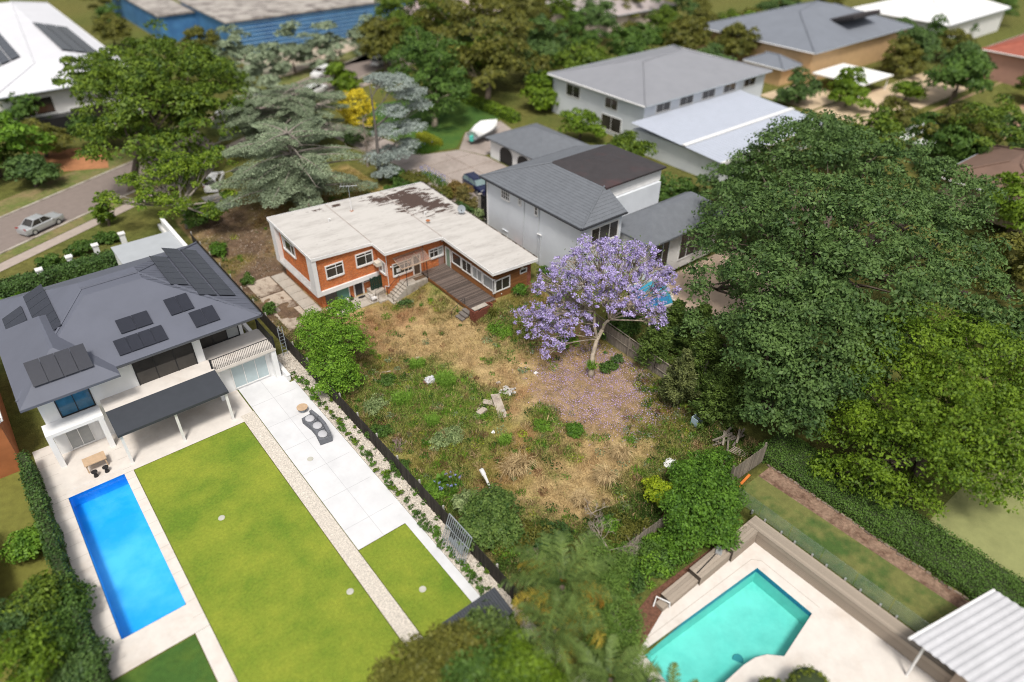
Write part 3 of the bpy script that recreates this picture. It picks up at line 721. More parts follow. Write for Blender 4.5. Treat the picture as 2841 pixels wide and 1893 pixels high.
mask = math_('ADD', math_('ADD', e, math_('MULTIPLY', math_('SUBTRACT', nz(1.0, 6, (.55, 1.6, 1), .65), .5), 2.6)), math_('MULTIPLY', math_('SUBTRACT', nz(1.4, 2, (.5, 5.5, 1), .5), .5), 2.2))
mk = N.new('ShaderNodeMapRange'); mk.inputs[1].default_value = .20; mk.inputs[2].default_value = .26; L.new(mask, mk.inputs[0])
mxa = N.new('ShaderNodeMix'); mxa.data_type = 'RGBA'; mxa.inputs['A'].default_value = (.46, .44, .418, 1); mxa.inputs['B'].default_value = (.355, .335, .315, 1)
st_ = N.new('ShaderNodeMapRange'); st_.inputs[1].default_value = .45; st_.inputs[2].default_value = .72; L.new(nz(.8, 8, (.35, 1.6, 1), .7), st_.inputs[0]); L.new(st_.outputs[0], mxa.inputs['Factor'])
spk = N.new('ShaderNodeMapRange'); spk.inputs[1].default_value = .60; spk.inputs[2].default_value = .70; spk.inputs[4].default_value = .5; L.new(nz(2.6, 4, (.55, 4.5, 1), .6), spk.inputs[0])
mxs = N.new('ShaderNodeMix'); mxs.data_type = 'RGBA'; L.new(spk.outputs[0], mxs.inputs['Factor']); L.new(mxa.outputs['Result'], mxs.inputs['A']); mxs.inputs['B'].default_value = (.22, .20, .19, 1)
mxr = N.new('ShaderNodeMix'); mxr.data_type = 'RGBA'; mxr.inputs['A'].default_value = (.050, .039, .035, 1); mxr.inputs['B'].default_value = (.092, .058, .047, 1); L.new(nz(5, 4, (.6, 2, 1)), mxr.inputs['Factor'])
mxb = N.new('ShaderNodeMix'); mxb.data_type = 'RGBA'; L.new(mk.outputs[0], mxb.inputs['Factor']); L.new(mxs.outputs['Result'], mxb.inputs['A']); L.new(mxr.outputs['Result'], mxb.inputs['B'])
L.new(mxb.outputs['Result'], p.inputs['Base Color'])
roof_me = {}
def roof_run(x0, x1, y1, tint=None):
    n = int(math.ceil(-y1 / .8)); w = -y1 / n
    for i in range(n):
        ya, yb = -i * w, -(i + 1) * w - .02
        ys = np.linspace(ya, yb, 9); mb = MB(); vs = []
        for j, y in enumerate(ys):
            dz = (.034 if j % 2 else -.034) + (.006 if i % 2 else 0)
            for x in (x0, x1): vs.append((x, y, zr(x, y) + dz))
        mb.add(vs, [(2 * j, 2 * j + 2, 2 * j + 3, 2 * j + 1) for j in range(8)])
        mb.build('roof_sheet', M_roof, H)
roof_run(0.0, 5.96, -9.31); roof_run(5.99, 12.19, -11.58); roof_run(12.22, 17.43, -19.5)
for x, y in ((5.975, -9.3), (12.205, -11.58)):
    mb = MB(); mb.add([(x - .05, 0, zr(x, 0) + .03), (x + .05, 0, zr(x, 0) + .03), (x + .05, y, zr(x, y) + .03), (x - .05, y, zr(x, y) + .03)], [(3, 2, 1, 0)])
    mb.build('roof_flashing', pm('dull_flashing', (.36, .31, .28), .7, .2, 3), H)
mb = MB()
def fascia(a, b, hgt_=.27, th=.05):
    (xa, ya), (xb, yb) = a, b
    d = Vector((xb - xa, yb - ya, 0)).normalized(); n = Vector((d.y, -d.x, 0)) * th
    pts = [(xa, ya), (xb, yb), (xb + n.x, yb + n.y), (xa + n.x, ya + n.y)]
    zs = [zr(xa, ya), zr(xb, yb), zr(xb, yb), zr(xa, ya)]
    mb.add([(q[0], q[1], z - hgt_) for q, z in zip(pts, zs)] + [(q[0], q[1], z + .02) for q, z in zip(pts, zs)], [(3, 2, 1, 0), (4, 5, 6, 7), (0, 1, 5, 4), (1, 2, 6, 5), (2, 3, 7, 6), (3, 0, 4, 7)])
for a, b in (((0, 0), (0, -9.36)), ((0.001, -9.31), (5.93, -9.31)), ((5.98, -9.312), (5.98, -11.63)), ((5.981, -11.58), (12.16, -11.58)), ((12.21, -11.582), (12.21, -19.55)), ((12.211, -19.5), (17.43, -19.5)), ((17.38, .06), (0, .06))):
    fascia(a, b)
mb.build('fascia', M_white, H)
mb = MB()   # soffit under the eaves
for x0, x1, y0, y1 in ((5.99, 12.2, -11.55, -.1), (12.22, 17.4, -19.47, -.1), (.01, 5.97, -9.28, -.1)):
    mb.add([(x0, y0, zr(x0, y0) - .13), (x1, y0, zr(x1, y0) - .13), (x1, y1, zr(x1, y1) - .13), (x0, y1, zr(x0, y1) - .13)], [(3, 2, 1, 0)])
mb.build('soffit', M_white, H)
mb = MB(); y0, y1 = 0.0, -19.3
mb.add([(17.43, y0, zr(17.43, y0) - .12), (17.57, y0, zr(17.43, y0) - .12), (17.57, y1, zr(17.43, y1) - .12), (17.43, y1, zr(17.43, y1) - .12), (17.43, y0, zr(17.43, y0) + .0), (17.57, y0, zr(17.43, y0) + .02), (17.57, y1, zr(17.43, y1) + .02), (17.43, y1, zr(17.43, y1))], [(0, 1, 5, 4), (1, 2, 6, 5), (2, 3, 7, 6), (3, 2, 1, 0)])
mb.build('gutter', pm('rusty_gutter', (.10, .075, .06), .7, .4, 3, c2=(.5, .45, .4), c2s=2), H)

def wallpt(ax, c, s):
    """maps (along, up, out) on a wall plane: ax='x' plane x=c, ax='y' plane y=c, s = outward sign"""
    return (lambda a, z, d: (c + s * d, a, z)) if ax == 'x' else (lambda a, z, d: (a, c + s * d, z))
def wbox(mb, f, a0, a1, z0, z1, d0, d1, m=0):
    p = f(a0, z0, d0); q = f(a1, z1, d1)
    mb.box(p[0], q[0], p[1], q[1], p[2], q[2], m)
def window(parent, f, a0, a1, z0, z1, fr=.11, mull=(), trans=None, glass=None, sill=True, frame=None, name='window', bar=.05, label=None, glasses=None):
    """frame with sill, mullions and transom as one part, each pane a sub-part"""
    a0, a1 = min(a0, a1), max(a0, a1)
    mb = MB(); o = .075
    wbox(mb, f, a0, a0 + fr, z0, z1, -.02, o); wbox(mb, f, a1 - fr, a1, z0, z1, -.02, o)
    wbox(mb, f, a0 + fr + .001, a1 - fr - .001, z1 - fr, z1, -.02, o); wbox(mb, f, a0 + fr + .001, a1 - fr - .001, z0, z0 + fr * (1.5 if sill else 1), -.02, o + (.05 if sill else 0))
    zb = z0 + fr * (1.5 if sill else 1)
    for q in mull: wbox(mb, f, q - bar / 2, q + bar / 2, zb + .001, z1 - fr - .001, -.02, o - .01)
    if trans: wbox(mb, f, a0 + fr + .001, a1 - fr - .001, trans - bar / 2, trans + bar / 2, -.021, o - .015)
    w = mb.build(name, frame or M_white, parent, label=label)
    e = [a0 + fr] + sorted(mull) + [a1 - fr]
    for i in range(len(e) - 1):
        mb = MB(); wbox(mb, f, e[i] + .002, e[i + 1] - .002, zb + .002, z1 - fr - .002, .005, .022)
        mb.build('pane', (glasses[i] if glasses else None) or glass or M_glass, w)
    return w
fW = wallpt('y', -9.1, -1)
window(H, fW, 1.18, 2.97, 2.98, 4.38, mull=(2.22,), trans=4.0)
window(H, fW, 4.22, 6.02, 3.1, 4.5, mull=(5.25,), trans=4.15)
fL = wallpt('x', .42, -1)
w = window(H, fL, -4.6, -1.82, 3.38, 4.75, mull=(-2.35, -3.75), fr=.12, glasses=(M_glass, M_glass, M_glassgrey))
mb = MB(); wbox(mb, fL, -4.48, -1.94, 4.76, 5.36, .0, .05); mb.build('spandrel_panel', M_olive, H)
mb = MB(); wbox(mb, fL, -4.62, -4.5, 4.76, 5.5, .0, .09); wbox(mb, fL, -1.92, -1.8, 4.76, 5.5, 0, .09); mb.build('panel_frame', M_white, H)
fm = wallpt('y', -10.9, -1)
window(H, fm, 6.93, 9.12, 1.96, 3.36, mull=(8.22, 8.62), trans=3.05, label='wide window beside the back door')
mb = MB(); wbox(mb, fm, 7.35, 7.8, 2.35, 2.75, .03, .04); mb.build('notice', M_white, H)
mb = MB(); wbox(mb, fm, 9.125, 9.23, 1.4, 3.5, -.02, .08); wbox(mb, fm, 9.9, 10.02, 1.4, 3.5, -.02, .08); wbox(mb, fm, 9.231, 9.899, 3.38, 3.5, -.02, .08)
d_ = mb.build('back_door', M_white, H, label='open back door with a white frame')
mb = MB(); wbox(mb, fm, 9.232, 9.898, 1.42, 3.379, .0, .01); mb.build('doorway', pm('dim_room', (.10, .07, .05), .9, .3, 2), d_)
window(H, fm, 11.0, 12.68, 2.42, 3.5, mull=(11.55, 12.05), trans=3.15, glasses=(M_glass, M_glass, M_glassgrey))
mb = MB(); wbox(mb, fm, 12.06, 12.68, 1.5, 2.415, .0, .04); mb.build('infill_panel', pm('faded_pink_board', (.30, .19, .165), .9, .15, 5), H)
fs = wallpt('x', 6.4, -1)
window(H, fs, -10.75, -9.4, 2.24, 3.6, mull=(-10.1,), glasses=(M_glassgrey, M_glassgrey))
mb = MB(); mb.box(5.85, 6.42, -10.0, -9.35, 3.02, 3.42); a_ = mb.build('air_conditioner', M_ac, H)
mb = MB()
for i in range(5): mb.box(5.835, 5.85, -9.98 + .001, -9.37, 3.06 + i * .07, 3.09 + i * .07)
mb.box(5.9, 6.1, -10.014, -10.001, 3.05, 3.38); mb.build('grille', M_ac, a_)
# wing windows and doors
fg = wallpt('x', 12.7, -1)
mb = MB(); wbox(mb, fg, -11.42, -11.3, 1.5, 3.55, -.02, .07); wbox(mb, fg, -12.2, -12.06, 1.5, 3.55, -.02, .07); wbox(mb, fg, -12.059, -11.421, 3.46, 3.55, -.02, .07)
d_ = mb.build('garden_door', M_white, H, label='sage green garden door in a white frame')
mb = MB(); wbox(mb, fg, -12.055, -11.425, 1.52, 3.455, 0, .03); mb.build('leaf', M_greendoor, d_)
ws = [(-13.95, -12.4), (-15.62, -14.02), (-17.28, -15.69), (-19.0, -17.35)]
for i, (a, b) in enumerate(ws):
    z1 = 3.55 - .05 * i; z0 = 2.25 - .05 * i
    window(H, fg, a, b, z0, z1, fr=.1, mull=((a + b) / 2,) if i in (1, 2) else (), glasses=None if i < 2 else [M_glassgrey] * 2, sill=False)
fe = wallpt('y', -18.9, -1)
window(H, fe, 12.86, 14.6, 1.92, 3.2, fr=.1, mull=(13.68,), sill=False)
window(H, fe, 15.75, 16.6, 2.82, 3.32, fr=.09, sill=False)
mb = MB(); mb.box(12.62, 12.86, -19.0, -18.89, 1.9, 3.36); mb.build('corner_post', M_white, H)
wb = []
for i in range(7): wb.append(((12.67, -15.5, 1.35 + i * .132), (.05, 6.85, .115), (0, .12, 0)))
for i in range(4): wb.append(((12.67, -15.5, 3.62 + i * .132 - .06 * 0), (.05, 6.9, .115), (0, .12, 0)))
for i in range(18):
    z = 1.2 + i * .132
    if z < 1.9 or z > 3.24: wb.append(((14.75, -18.93, z), (3.72, .05, .115), (-.12, 0, 0)))
    else: wb.append(((15.17, -18.93, z), (1.1, .05, .115), (-.12, 0, 0)))
    if 1.9 <= z < 2.8: wb.append(((16.17, -18.93, z), (.88, .05, .115), (-.12, 0, 0)))
tiles('weatherboard', wb, M_board, H)
# lower storey door, window strip and roller opening
fl = wallpt('y', -8.75, -1)
mb = MB(); wbox(mb, fl, 3.78, 3.9, -.02, 1.58, -.02, .08); wbox(mb, fl, 4.7, 4.84, -.02, 1.58, -.02, .08)
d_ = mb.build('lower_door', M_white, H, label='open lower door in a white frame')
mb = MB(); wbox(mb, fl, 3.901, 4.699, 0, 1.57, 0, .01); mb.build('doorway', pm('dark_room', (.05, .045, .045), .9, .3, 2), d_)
window(H, fl, 4.86, 6.36, 1.14, 1.57, fr=.06, mull=(5.6,), sill=False)
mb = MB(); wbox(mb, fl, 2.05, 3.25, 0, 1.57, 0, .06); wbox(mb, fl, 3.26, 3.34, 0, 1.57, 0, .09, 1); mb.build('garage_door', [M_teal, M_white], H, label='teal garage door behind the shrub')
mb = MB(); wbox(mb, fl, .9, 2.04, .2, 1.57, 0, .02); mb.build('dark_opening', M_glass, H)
# awning over the landing
mb = MB()
A0 = Vector((7.1, -10.95, 3.98)); A1 = Vector((10.3, -10.95, 4.0)); B0 = Vector((7.2, -12.3, 3.42)); B1 = Vector((10.35, -12.3, 3.44))
mb.add([A0, A1, B1, B0], [(3, 2, 1, 0)])
aw = thing('awning', 'worn see-through sheet awning on thin posts over the back landing', 'awning', (8.8, -12.2, 1.4))
mb.build('sheet', glassmat('weathered_clear_sheet', (.74, .62, .54), .16, .25), aw)
M_tim = pm('bleached_timber', (.45, .33, .24), .85, .2, 3)
for a, b in ((A0, A1), (B0, B1)):
    mb = MB(); m_ = (a + b) / 2 - Vector((0, 0, .06)); mb.obox(m_, ((b - a).length + .1, .07, .11)); mb.build('beam', M_tim, aw)
for k_ in range(4):
    f_ = k_ / 3; a = A0.lerp(A1, f_) - Vector((0, 0, .05)); b = B0.lerp(B1, f_) - Vector((0, 0, .05))
    mb = MB(); mb.tube([a, b], .025, 4); mb.build('rafter', M_tim, aw)
for x, z1 in ((7.66, 3.36), (9.92, 3.38)):
    mb = MB(); mb.tube([(x, -12.2, 1.42), (x, -12.2, z1)], .03, 6); mb.box(x - .07, x + .07, -12.27, -12.13, 1.415, 1.43); mb.build('post', M_black, aw)
# small fittings on walls and roof
for nm, pts in (('downpipe', [(6.36, -11.0, 4.7), (6.36, -11.0, 1.2), (6.36, -10.2, .9), (6.36, -10.2, .3)]),):
    mb = MB(); mb.tube(pts, .035, 6); mb.build(nm, M_white, H)
mb = MB(); mb.tube([(10.35, -10.95, 4.6), (10.35, -10.95, 1.5)], .02, 5); mb.build('conduit', M_black, H)
for c in ((6.78, -11.0, 3.18), (12.5, -11.1, 4.1), (12.55, -19.05, 3.42), (13.55, -19.02, 1.6)):
    mb = MB(); mb.ball(c, .085 if c[2] > 2 else .05, 8, 6); mb.build('wall_light', M_white, H, smooth=True)
mb = MB(); mb.box(15.85, 16.15, -19.0, -18.9, 3.34, 3.5); mb.build('meter_box', M_ac, H)
# roof pieces
a0 = (7.55, -2.6)
t = thing('tv_antenna', 'tall rusty pole with a tangled television aerial on the pale roof', 'antenna', (a0[0], a0[1], zr(*a0)))
z0 = zr(*a0)
mb = MB(); mb.tube([(*a0, z0), (*a0, z0 + 1.25)], .055, 7); mb.build('base_pole', M_white, t)
mb = MB(); mb.tube([(*a0, z0 + 1.2), (*a0, z0 + 2.7)], .022, 6); mb.build('mast', M_grey, t)
mb = MB(); mb.tube([(a0[0] - .7, a0[1] + .5, z0 + 2.62), (a0[0] + .7, a0[1] - .5, z0 + 2.68)], .018, 5); mb.build('boom', M_alu, t)
for i in range(6):
    f_ = -0.62 + i * .25; q = Vector((a0[0] + f_ * .95, a0[1] - f_ * .7, z0 + 2.66)); d = Vector((.5, .72, .05)) * (.62 - .05 * i)
    mb = MB(); mb.tube([q - d, q + d], .013, 4); mb.build('element', M_alu, t)
mb = MB(); mb.obox((a0[0], a0[1], z0 + .02), (.3, .3, .03)); mb.build('flashing', M_terra, t)
s0 = (16.6, -8.6); zs = zr(*s0)
t = thing('satellite_dish', 'grey satellite dish at the right edge of the pale roof', 'dish', (s0[0], s0[1], zs))
mb = MB(); vs = []; ax = Vector((-.55, -.75, .28)).normalized(); q1 = ax.orthogonal().normalized(); q2 = ax.cross(q1); c0 = Vector((s0[0], s0[1], zs + .62))
for i, rr in enumerate((.0, .16, .3, .41)):
    for j in range(16):
        a = j * math.pi / 8; vs.append(c0 + (q1 * math.cos(a) + q2 * math.sin(a)) * rr + ax * (rr * rr * .5))
fs_ = [(i * 16 + j, i * 16 + (j + 1) % 16, (i + 1) * 16 + (j + 1) % 16, (i + 1) * 16 + j) for i in range(3) for j in range(16)]
mb.add(vs, fs_); mb.build('reflector', M_grey, t, smooth=True)
mb = MB(); mb.tube([(s0[0] + .05, s0[1] + .1, zs), (s0[0] + .05, s0[1] + .1, zs + .5), c0], .03, 6); mb.tube([c0 - Vector((0, 0, .38)), c0 + ax * .5 - Vector((0, 0, .1))], .015, 5); mb.obox(c0 + ax * .5 - Vector((0, 0, .08)), (.08, .08, .1)); mb.build('bracket', M_black, t)
for lab, (x, y), kind in (('rusty round capped flue on the pale roof', (12.6, -8.6), 0), ('white bent vent pipe below the flaked roof patch', (13.3, -6.9), 1), ('small white vent low on the left roof run', (4.6, -3.6), 1)):
    z = zr(x, y); t = thing('roof_vent', lab, 'roof vent', (x, y, z))
    mb = MB(); mb.tube([(x, y, z - .02), (x, y, z + .3)], .09 if kind == 0 else .06, 8); mb.build('pipe', M_ac if kind == 0 else M_white, t)
    mb = MB()
    if kind == 0: mb.tube([(x, y, z + .3), (x, y, z + .36), (x, y, z + .42)], [.22, .2, .02], 12)
    else: mb.tube([(x, y, z + .28), (x + .08, y - .03, z + .33), (x + .16, y - .06, z + .26)], .06, 7)
    mb.build('cap', M_terra if kind == 0 else M_white, t)

# deck of single boards
D_ = thing('timber_deck', 'weathered grey timber deck along the brown wing', 'deck', (11.2, -15, 1.2))
bd = []; y = -11.05; i = 0
while y > -19.35:
    x0 = 9.92 + random.uniform(-.03, .05); bd.append((((x0 + 12.66) / 2, y, 1.5 + random.uniform(-.008, .008)), (12.66 - x0, .118, .035), random.uniform(-.004, .004))); y -= .13; i += 1
tiles('board', bd, M_deck, D_)
mb = MB(); mb.box(9.9, 9.97, -19.4, -12.3, 1.2, 1.47); mb.box(9.98, 12.6, -19.44, -19.37, .7, 1.47); mb.build('edge_beam', M_board, D_)
for yy in (-12.5, -14.7, -16.9, -19.1):
    for xx in (10.05, 12.3):
        mb = MB(); mb.box(xx - .05, xx + .05, yy - .05, yy + .05, .6, 1.45); mb.build('stump', M_deck, D_)
# back landing and stairs
C_ = thing('concrete_stairs', 'concrete landing and stairs from the back door down to the patio', 'stairs', (8, -11.6, .6))
mb = MB(); mb.box(7.5, 9.88, -12.3, -10.92, .2, 1.42); mb.build('landing', M_conc, C_)
for i in range(6):
    mb = MB(); mb.box(7.5 - .27 * (i + 1), 7.499 - .27 * i, -12.25, -10.95, -.05, 1.42 - .2 * (i + 1)); mb.build('step', M_conc, C_)
mb = MB(); mb.box(7.499 - .27 * 6, 9.88, -12.44, -12.31, -.1, .25); mb.build('base', M_conc, C_)
r_ = thing('handrail', 'bent black pipe handrail down the back stairs', 'handrail', (6.6, -12.2, .9))
for yy in (-12.22, -11.05):
    if yy < -12: mb = MB(); mb.tube([(9.9, yy, 1.42), (9.9, yy, 2.1), (7.62, yy, 2.1), (6.1, yy, 1.0), (6.0, yy, .9), (6.0, yy, .1)], .022, 6); mb.build('rail', M_black, r_)
    else: mb = MB(); mb.tube([(7.5, yy, 1.43), (7.5, yy, 2.1), (6.1, yy, 1.0), (6.05, yy, .1)], .022, 6); mb.build('rail', M_black, r_)
t = MB(); t.obox((9.3, -11.7, 1.435), (1.15, .5, .025)); tag(t.build('door_mat', pm('coir_mat', (.12, .075, .045), .95, .3, 6)), 'brown mat outside the back door', 'mat')
t = MB(); t.prism([(4.25 + .42 * math.cos(a), -9.35 + .2 * math.sin(a)) for a in np.linspace(0, 2 * math.pi, 14)[:-1]], .075, .09); tag(t.build('door_mat', pm('black_mat', (.02, .018, .016), .95, .2, 6)), 'dark oval mat outside the lower door', 'mat')
# low podium, steps, green screen
P_ = thing('concrete_podium', 'low concrete landing with two steps under the dark green screen', 'landing', (5.6, -9.7, 0))
mb = MB(); mb.box(5.05, 6.38, -10.3, -8.9, -.05, .5); mb.build('slab', M_conc, P_)
for i in range(2):
    mb = MB(); mb.box(4.5 + i * .28, 4.77 + i * .28 , -10.3, -9.5, -.05, .2 + i * .15); mb.build('step', M_conc, P_)
mb = MB(); mb.box(5.05, 6.2, -11.4, -10.31, -.05, .2); mb.build('lower_slab', M_conc, P_)
S_ = thing('timber_screen', 'dark green slatted screen standing on the low landing', 'screen', (5.75, -9.6, .5))
tiles('slat', [((5.2 + i * .105, -9.6 + random.uniform(-.015, .015), 1.22 + random.uniform(-.06, .06)), (.09, .022, 1.3), 0) for i in range(12)], pm('dark_green_paint', (.012, .035, .024), .6, .25, 3), S_)
mb = MB(); mb.box(5.15, 6.4, -9.58, -9.54, .8, .88); mb.box(5.15, 6.4, -9.58, -9.54, 1.6, 1.68); mb.build('rail', MATS['dark_green_paint'], S_)
r_ = thing('handrail', 'short black handrail beside the low landing steps', 'handrail', (5.4, -10.6, .2))
for yy in (-10.35, -10.9):
    mb = MB(); mb.tube([(6.2, yy, .25), (6.2, yy, 1.05), (5.2, yy, .85), (5.2, yy, .2)], .02, 5); mb.build('rail', M_black, r_)
# chair and small things on the patio
c_ = thing('garden_chair', 'white slatted chair standing on the patio slabs', 'chair', (4.75, -10.75, .07))
b0 = np.array([4.75, -10.75, .07])
tiles('slat', [((b0[0] - .22 + i * .11, b0[1], .46), (.085, .5, .025)) for i in range(5)] + [((b0[0] - .3 - i * .03, b0[1], .6 + i * .13), (.025, .5, .09)) for i in range(4)], M_white, c_)
for sx in (-.25, .25):
    for sy in (-.24, .24):
        mb = MB(); mb.tube([b0 + (sx, sy, 0), b0 + (sx * .9, sy, .45)], .02, 5); mb.build('leg', M_white, c_)
for sy in (-.26, .26):
    mb = MB(); mb.tube([b0 + (-.28, sy, .62), b0 + (.22, sy, .62), b0 + (.24, sy, .4)], .02, 5); mb.build('armrest', M_white, c_)
t = thing('bucket', 'white bucket by the teal garage door', 'bucket', (2.75, -9.25, .07))
mb = MB(); mb.tube([(2.75, -9.25, .07), (2.75, -9.25, .42)], [.13, .17], 12); mb.build('tub', M_white, t)
mb = MB(); mb.tube([(2.75 + .17 * math.cos(a), -9.25, .42 + .16 * math.sin(a)) for a in np.linspace(0, math.pi, 7)], .008, 4); mb.build('handle', M_alu, t)
t = thing('rubbish_bag', 'small black rubbish bag by the lower door', 'bag', (3.25, -9.2, .07))
mb = MB(); mb.ball((3.25, -9.2, .25), (.22, .2, .2), 9, 6); mb.build('sack', M_black, t, smooth=True); mb = MB(); mb.tube([(3.25, -9.2, .42), (3.27, -9.2, .55)], [.04, .07], 6); mb.build('neck', M_black, t)
# brick barbecue and deck steps
q_ = thing('brick_barbecue', 'broken dark brick barbecue box at the end of the deck', 'barbecue', (10.5, -19.9, .8))
bk = []
for r in range(13):
    z = .78 + r * .086; o_ = (r % 2) * .12
    for i in range(8):
        if r > 10 and (i * 7 + r * 3) % 5 == 0: continue
        bk.append(((9.66 + i * .242 + o_, -20.25, z), (.23, .11, .076), random.uniform(-.03, .03)))
        if r < 12: bk.append(((9.66 + i * .242 + o_, -19.56, z), (.23, .11, .076), random.uniform(-.03, .03)))
    for j in range(2):
        bk.append(((9.56, -20.06 + j * .242 + o_, z), (.11, .23, .076), 0)); bk.append(((11.62, -20.06 + j * .242 + o_, z), (.11, .23, .076), 0))
tiles('brick', bk, pm('sooty_red_brick', (.19, .055, .032), .9, .35, 3, c2=(.09, .045, .035), c2s=1.5), q_)
mb = MB(); mb.box(9.6, 11.6, -20.19, -19.62, .6, 1.55); mb.build('hearth', M_dirt, q_)
mb = MB(); mb.obox((10.4, -19.9, 1.92), (1.5, .5, .06), .03); mb.build('capping', M_conc, q_)
s_ = thing('deck_steps', 'mossy concrete steps at the outer corner of the deck', 'steps', (9.3, -18.9, .7))
for i in range(3):
    mb = MB(); mb.obox((9.68 - i * .36, -18.9, 1.2 - i * .2), (.38, 1.0, .14), .02 * i); mb.build('step', pm('mossy_concrete', (.16, .14, .125), .95, .3, 3, .3, 15), s_)
mb = MB(); mb.box(9.0, 9.6, -19.3, -18.5, .4, .85); mb.build('base', M_brickdark, s_)
r_ = thing('handrail', 'thin black handrail beside the deck corner steps', 'handrail', (9.2, -18.2, .8))
mb = MB(); mb.tube([(9.95, -18.25, 1.5), (9.95, -18.25, 2.15), (9.8, -18.25, 2.2), (8.5, -18.3, 1.45), (8.45, -18.3, 1.35), (8.45, -18.3, .6)], .022, 6); mb.build('rail', M_black, r_)
# ------------------------------------------------------------------ fences
def paling_fence(name, label, a, b, hh, pw, mat, n=None, base=None, rails=2, lean=.0, capm=None, postside=1, seed=3, z=None):
    """a fence of single palings between two ground points, with rails and posts"""
    R = random.Random(seed)
    a = np.array(a, float); b = np.array(b, float); L_ = np.linalg.norm(b - a); d = (b - a) / L_; nn = np.array([-d[1], d[0]]) * postside
    t = thing(name, label, 'fence', (*((a + b) / 2), float(hgt(*((a + b) / 2)))))
    n = n or int(L_ / pw); w = L_ / n; rz = math.atan2(d[1], d[0]); bx = []
    for i in range(n):
        p = a + d * (i + .5) * w; z0 = float(hgt(*p)) if z is None else z
        h_ = hh + R.uniform(-.03, .03)
        bx.append(((p[0] + nn[0] * .012 * (i % 2), p[1] + nn[1] * .012 * (i % 2), z0 + h_ / 2 - .03), (w * .985, .02, h_), (R.uniform(-lean, lean), R.uniform(-lean, lean), rz)))
    tiles('paling', bx, mat, t)
    for k_ in range(rails):
        zz = .35 + k_ * (hh - .7) / max(1, rails - 1)
        p = (a + b) / 2 + nn * .05; m = MB(); za, zb = (float(hgt(*a)), float(hgt(*b))) if z is None else (z, z)
        q0 = Vector((*(a + nn * .05), za + zz)); q1 = Vector((*(b + nn * .05), zb + zz)); m.tube([q0, q1], .04, 4); m.build('rail', M_paling, t)
    m_n = int(L_ / 2.7)
    for i in range(m_n + 1):
        p = a + d * L_ * i / m_n + nn * .1; z0 = float(hgt(*p)) if z is None else z
        m = MB(); m.box(p[0] - .05, p[0] + .05, p[1] - .05, p[1] + .05, z0 - .1, z0 + hh + .08); m.build('post', capm or M_paling, t)
    return t
paling_fence('boundary_fence', 'long dark stained paling fence down the left side of the overgrown block', (-4.79, -47.5), (-4.79, 11), 1.46, .2, M_darkfence, n=298, postside=-1, capm=pm('grey_post', (.42, .40, .37), .8, .15, 3), z=0)
paling_fence('back_fence', 'leaning grey paling fence half buried in shrubs at the back of the block', (1.0, -45.5), (10.2, -45.5), 1.35, .1, M_paling, lean=.02, z=-.05)
paling_fence('back_fence', 'short weathered grey paling fence beside the clipped slope hedge', (11.5, -46.3), (15.0, -46.35), 1.6, .1, M_paling, lean=.015, z=1.0)
paling_fence('side_fence', 'grey paling fence behind the jacaranda trunk', (17.5, -40), (17.5, -20), 1.75, .1, M_paling, lean=.01, postside=1)
t = thing('plank', 'bright orange plank lying at the foot of the short grey fence', 'plank', (12.3, -46.75, 1.05))
mb = MB(); mb.obox((12.3, -46.72, 1.1), (1.7, .16, .1), .12, .1); mb.build('board', pm('orange_timber', (.55, .16, .03), .7, .2, 3), t)

# white coping wall on the modern house's side of the dark fence
t = thing('retaining_wall', 'low white rendered wall along the foot of the modern house', 'wall', (-6.3, -6, 0))
mb = MB(); mb.box(-6.55, -6.3, -16.8, 17, -.1, .55); mb.build('render', M_renderw, t)
mb = MB(); mb.box(-6.58, -6.27, -16.85, 17.03, .551, .6); mb.build('coping', M_white, t)
t = thing('ladder', 'metal ladder leaning between the dark fence and the white wall', 'ladder', (-5.2, -12.5, 0))
for x in (-5.45, -5.05):
    mb = MB(); mb.tube([(x, -13.4, .05), (x + .3, -12.4, 2.2)], .025, 5); mb.build('stile', M_grey, t)
for i in range(8):
    f_ = (i + .6) / 8.5; mb = MB(); mb.tube([(-5.45 + .3 * f_, -13.4 + f_, .05 + 2.15 * f_), (-5.05 + .3 * f_, -13.4 + f_, .05 + 2.15 * f_)], .016, 4); mb.build('rung', M_grey, t)
# leaning grey metal gate with a mountain cut-out
g_ = thing('metal_gate', 'grey barred metal gate with a perforated mountain panel, leaning on the dark fence', 'gate', (-5.0, -38.6, 0))
gx0, gx1 = -39.9, -37.55
def gp(s, q): return Vector((-5.75 + q * .75, gx0 + (gx1 - gx0) * s, .03 + q * 2.1))
for i in range(14):
    s = i / 13; a_, b_ = (gp(s, 0), gp(s, 1))
    mb = MB(); mb.tube([a_, b_], .026, 4); mb.build('bar', M_grey, g_)
for q in (.02, .62, 1.0):
    mb = MB(); mb.tube([gp(0, q), gp(1, q)], .032, 4); mb.build('rail', M_grey, g_)
mb = MB(); o_ = Vector((.03, 0, 0))
mb.add([gp(.16, .26) + o_, gp(.78, .26) + o_, gp(.78, .84) + o_, gp(.16, .84) + o_], [(3, 2, 1, 0)]); mb.build('perforated_panel', pm('perforated_steel', (.20, .215, .235), .5, .1, 40), g_)
pk = [(.16, .62), (.22, .70), (.30, .60), (.36, .66), (.44, .52), (.52, .56), (.60, .42), (.68, .48), (.78, .36)]
mb = MB(); o2 = Vector((-.012, 0, .006))
mb.add([gp(s, q) + o2 for s, q in pk] + [gp(s, .835) + o2 for s, q in reversed(pk)], [tuple(range(2 * len(pk)))]); mb.build('cutout', M_black, g_)

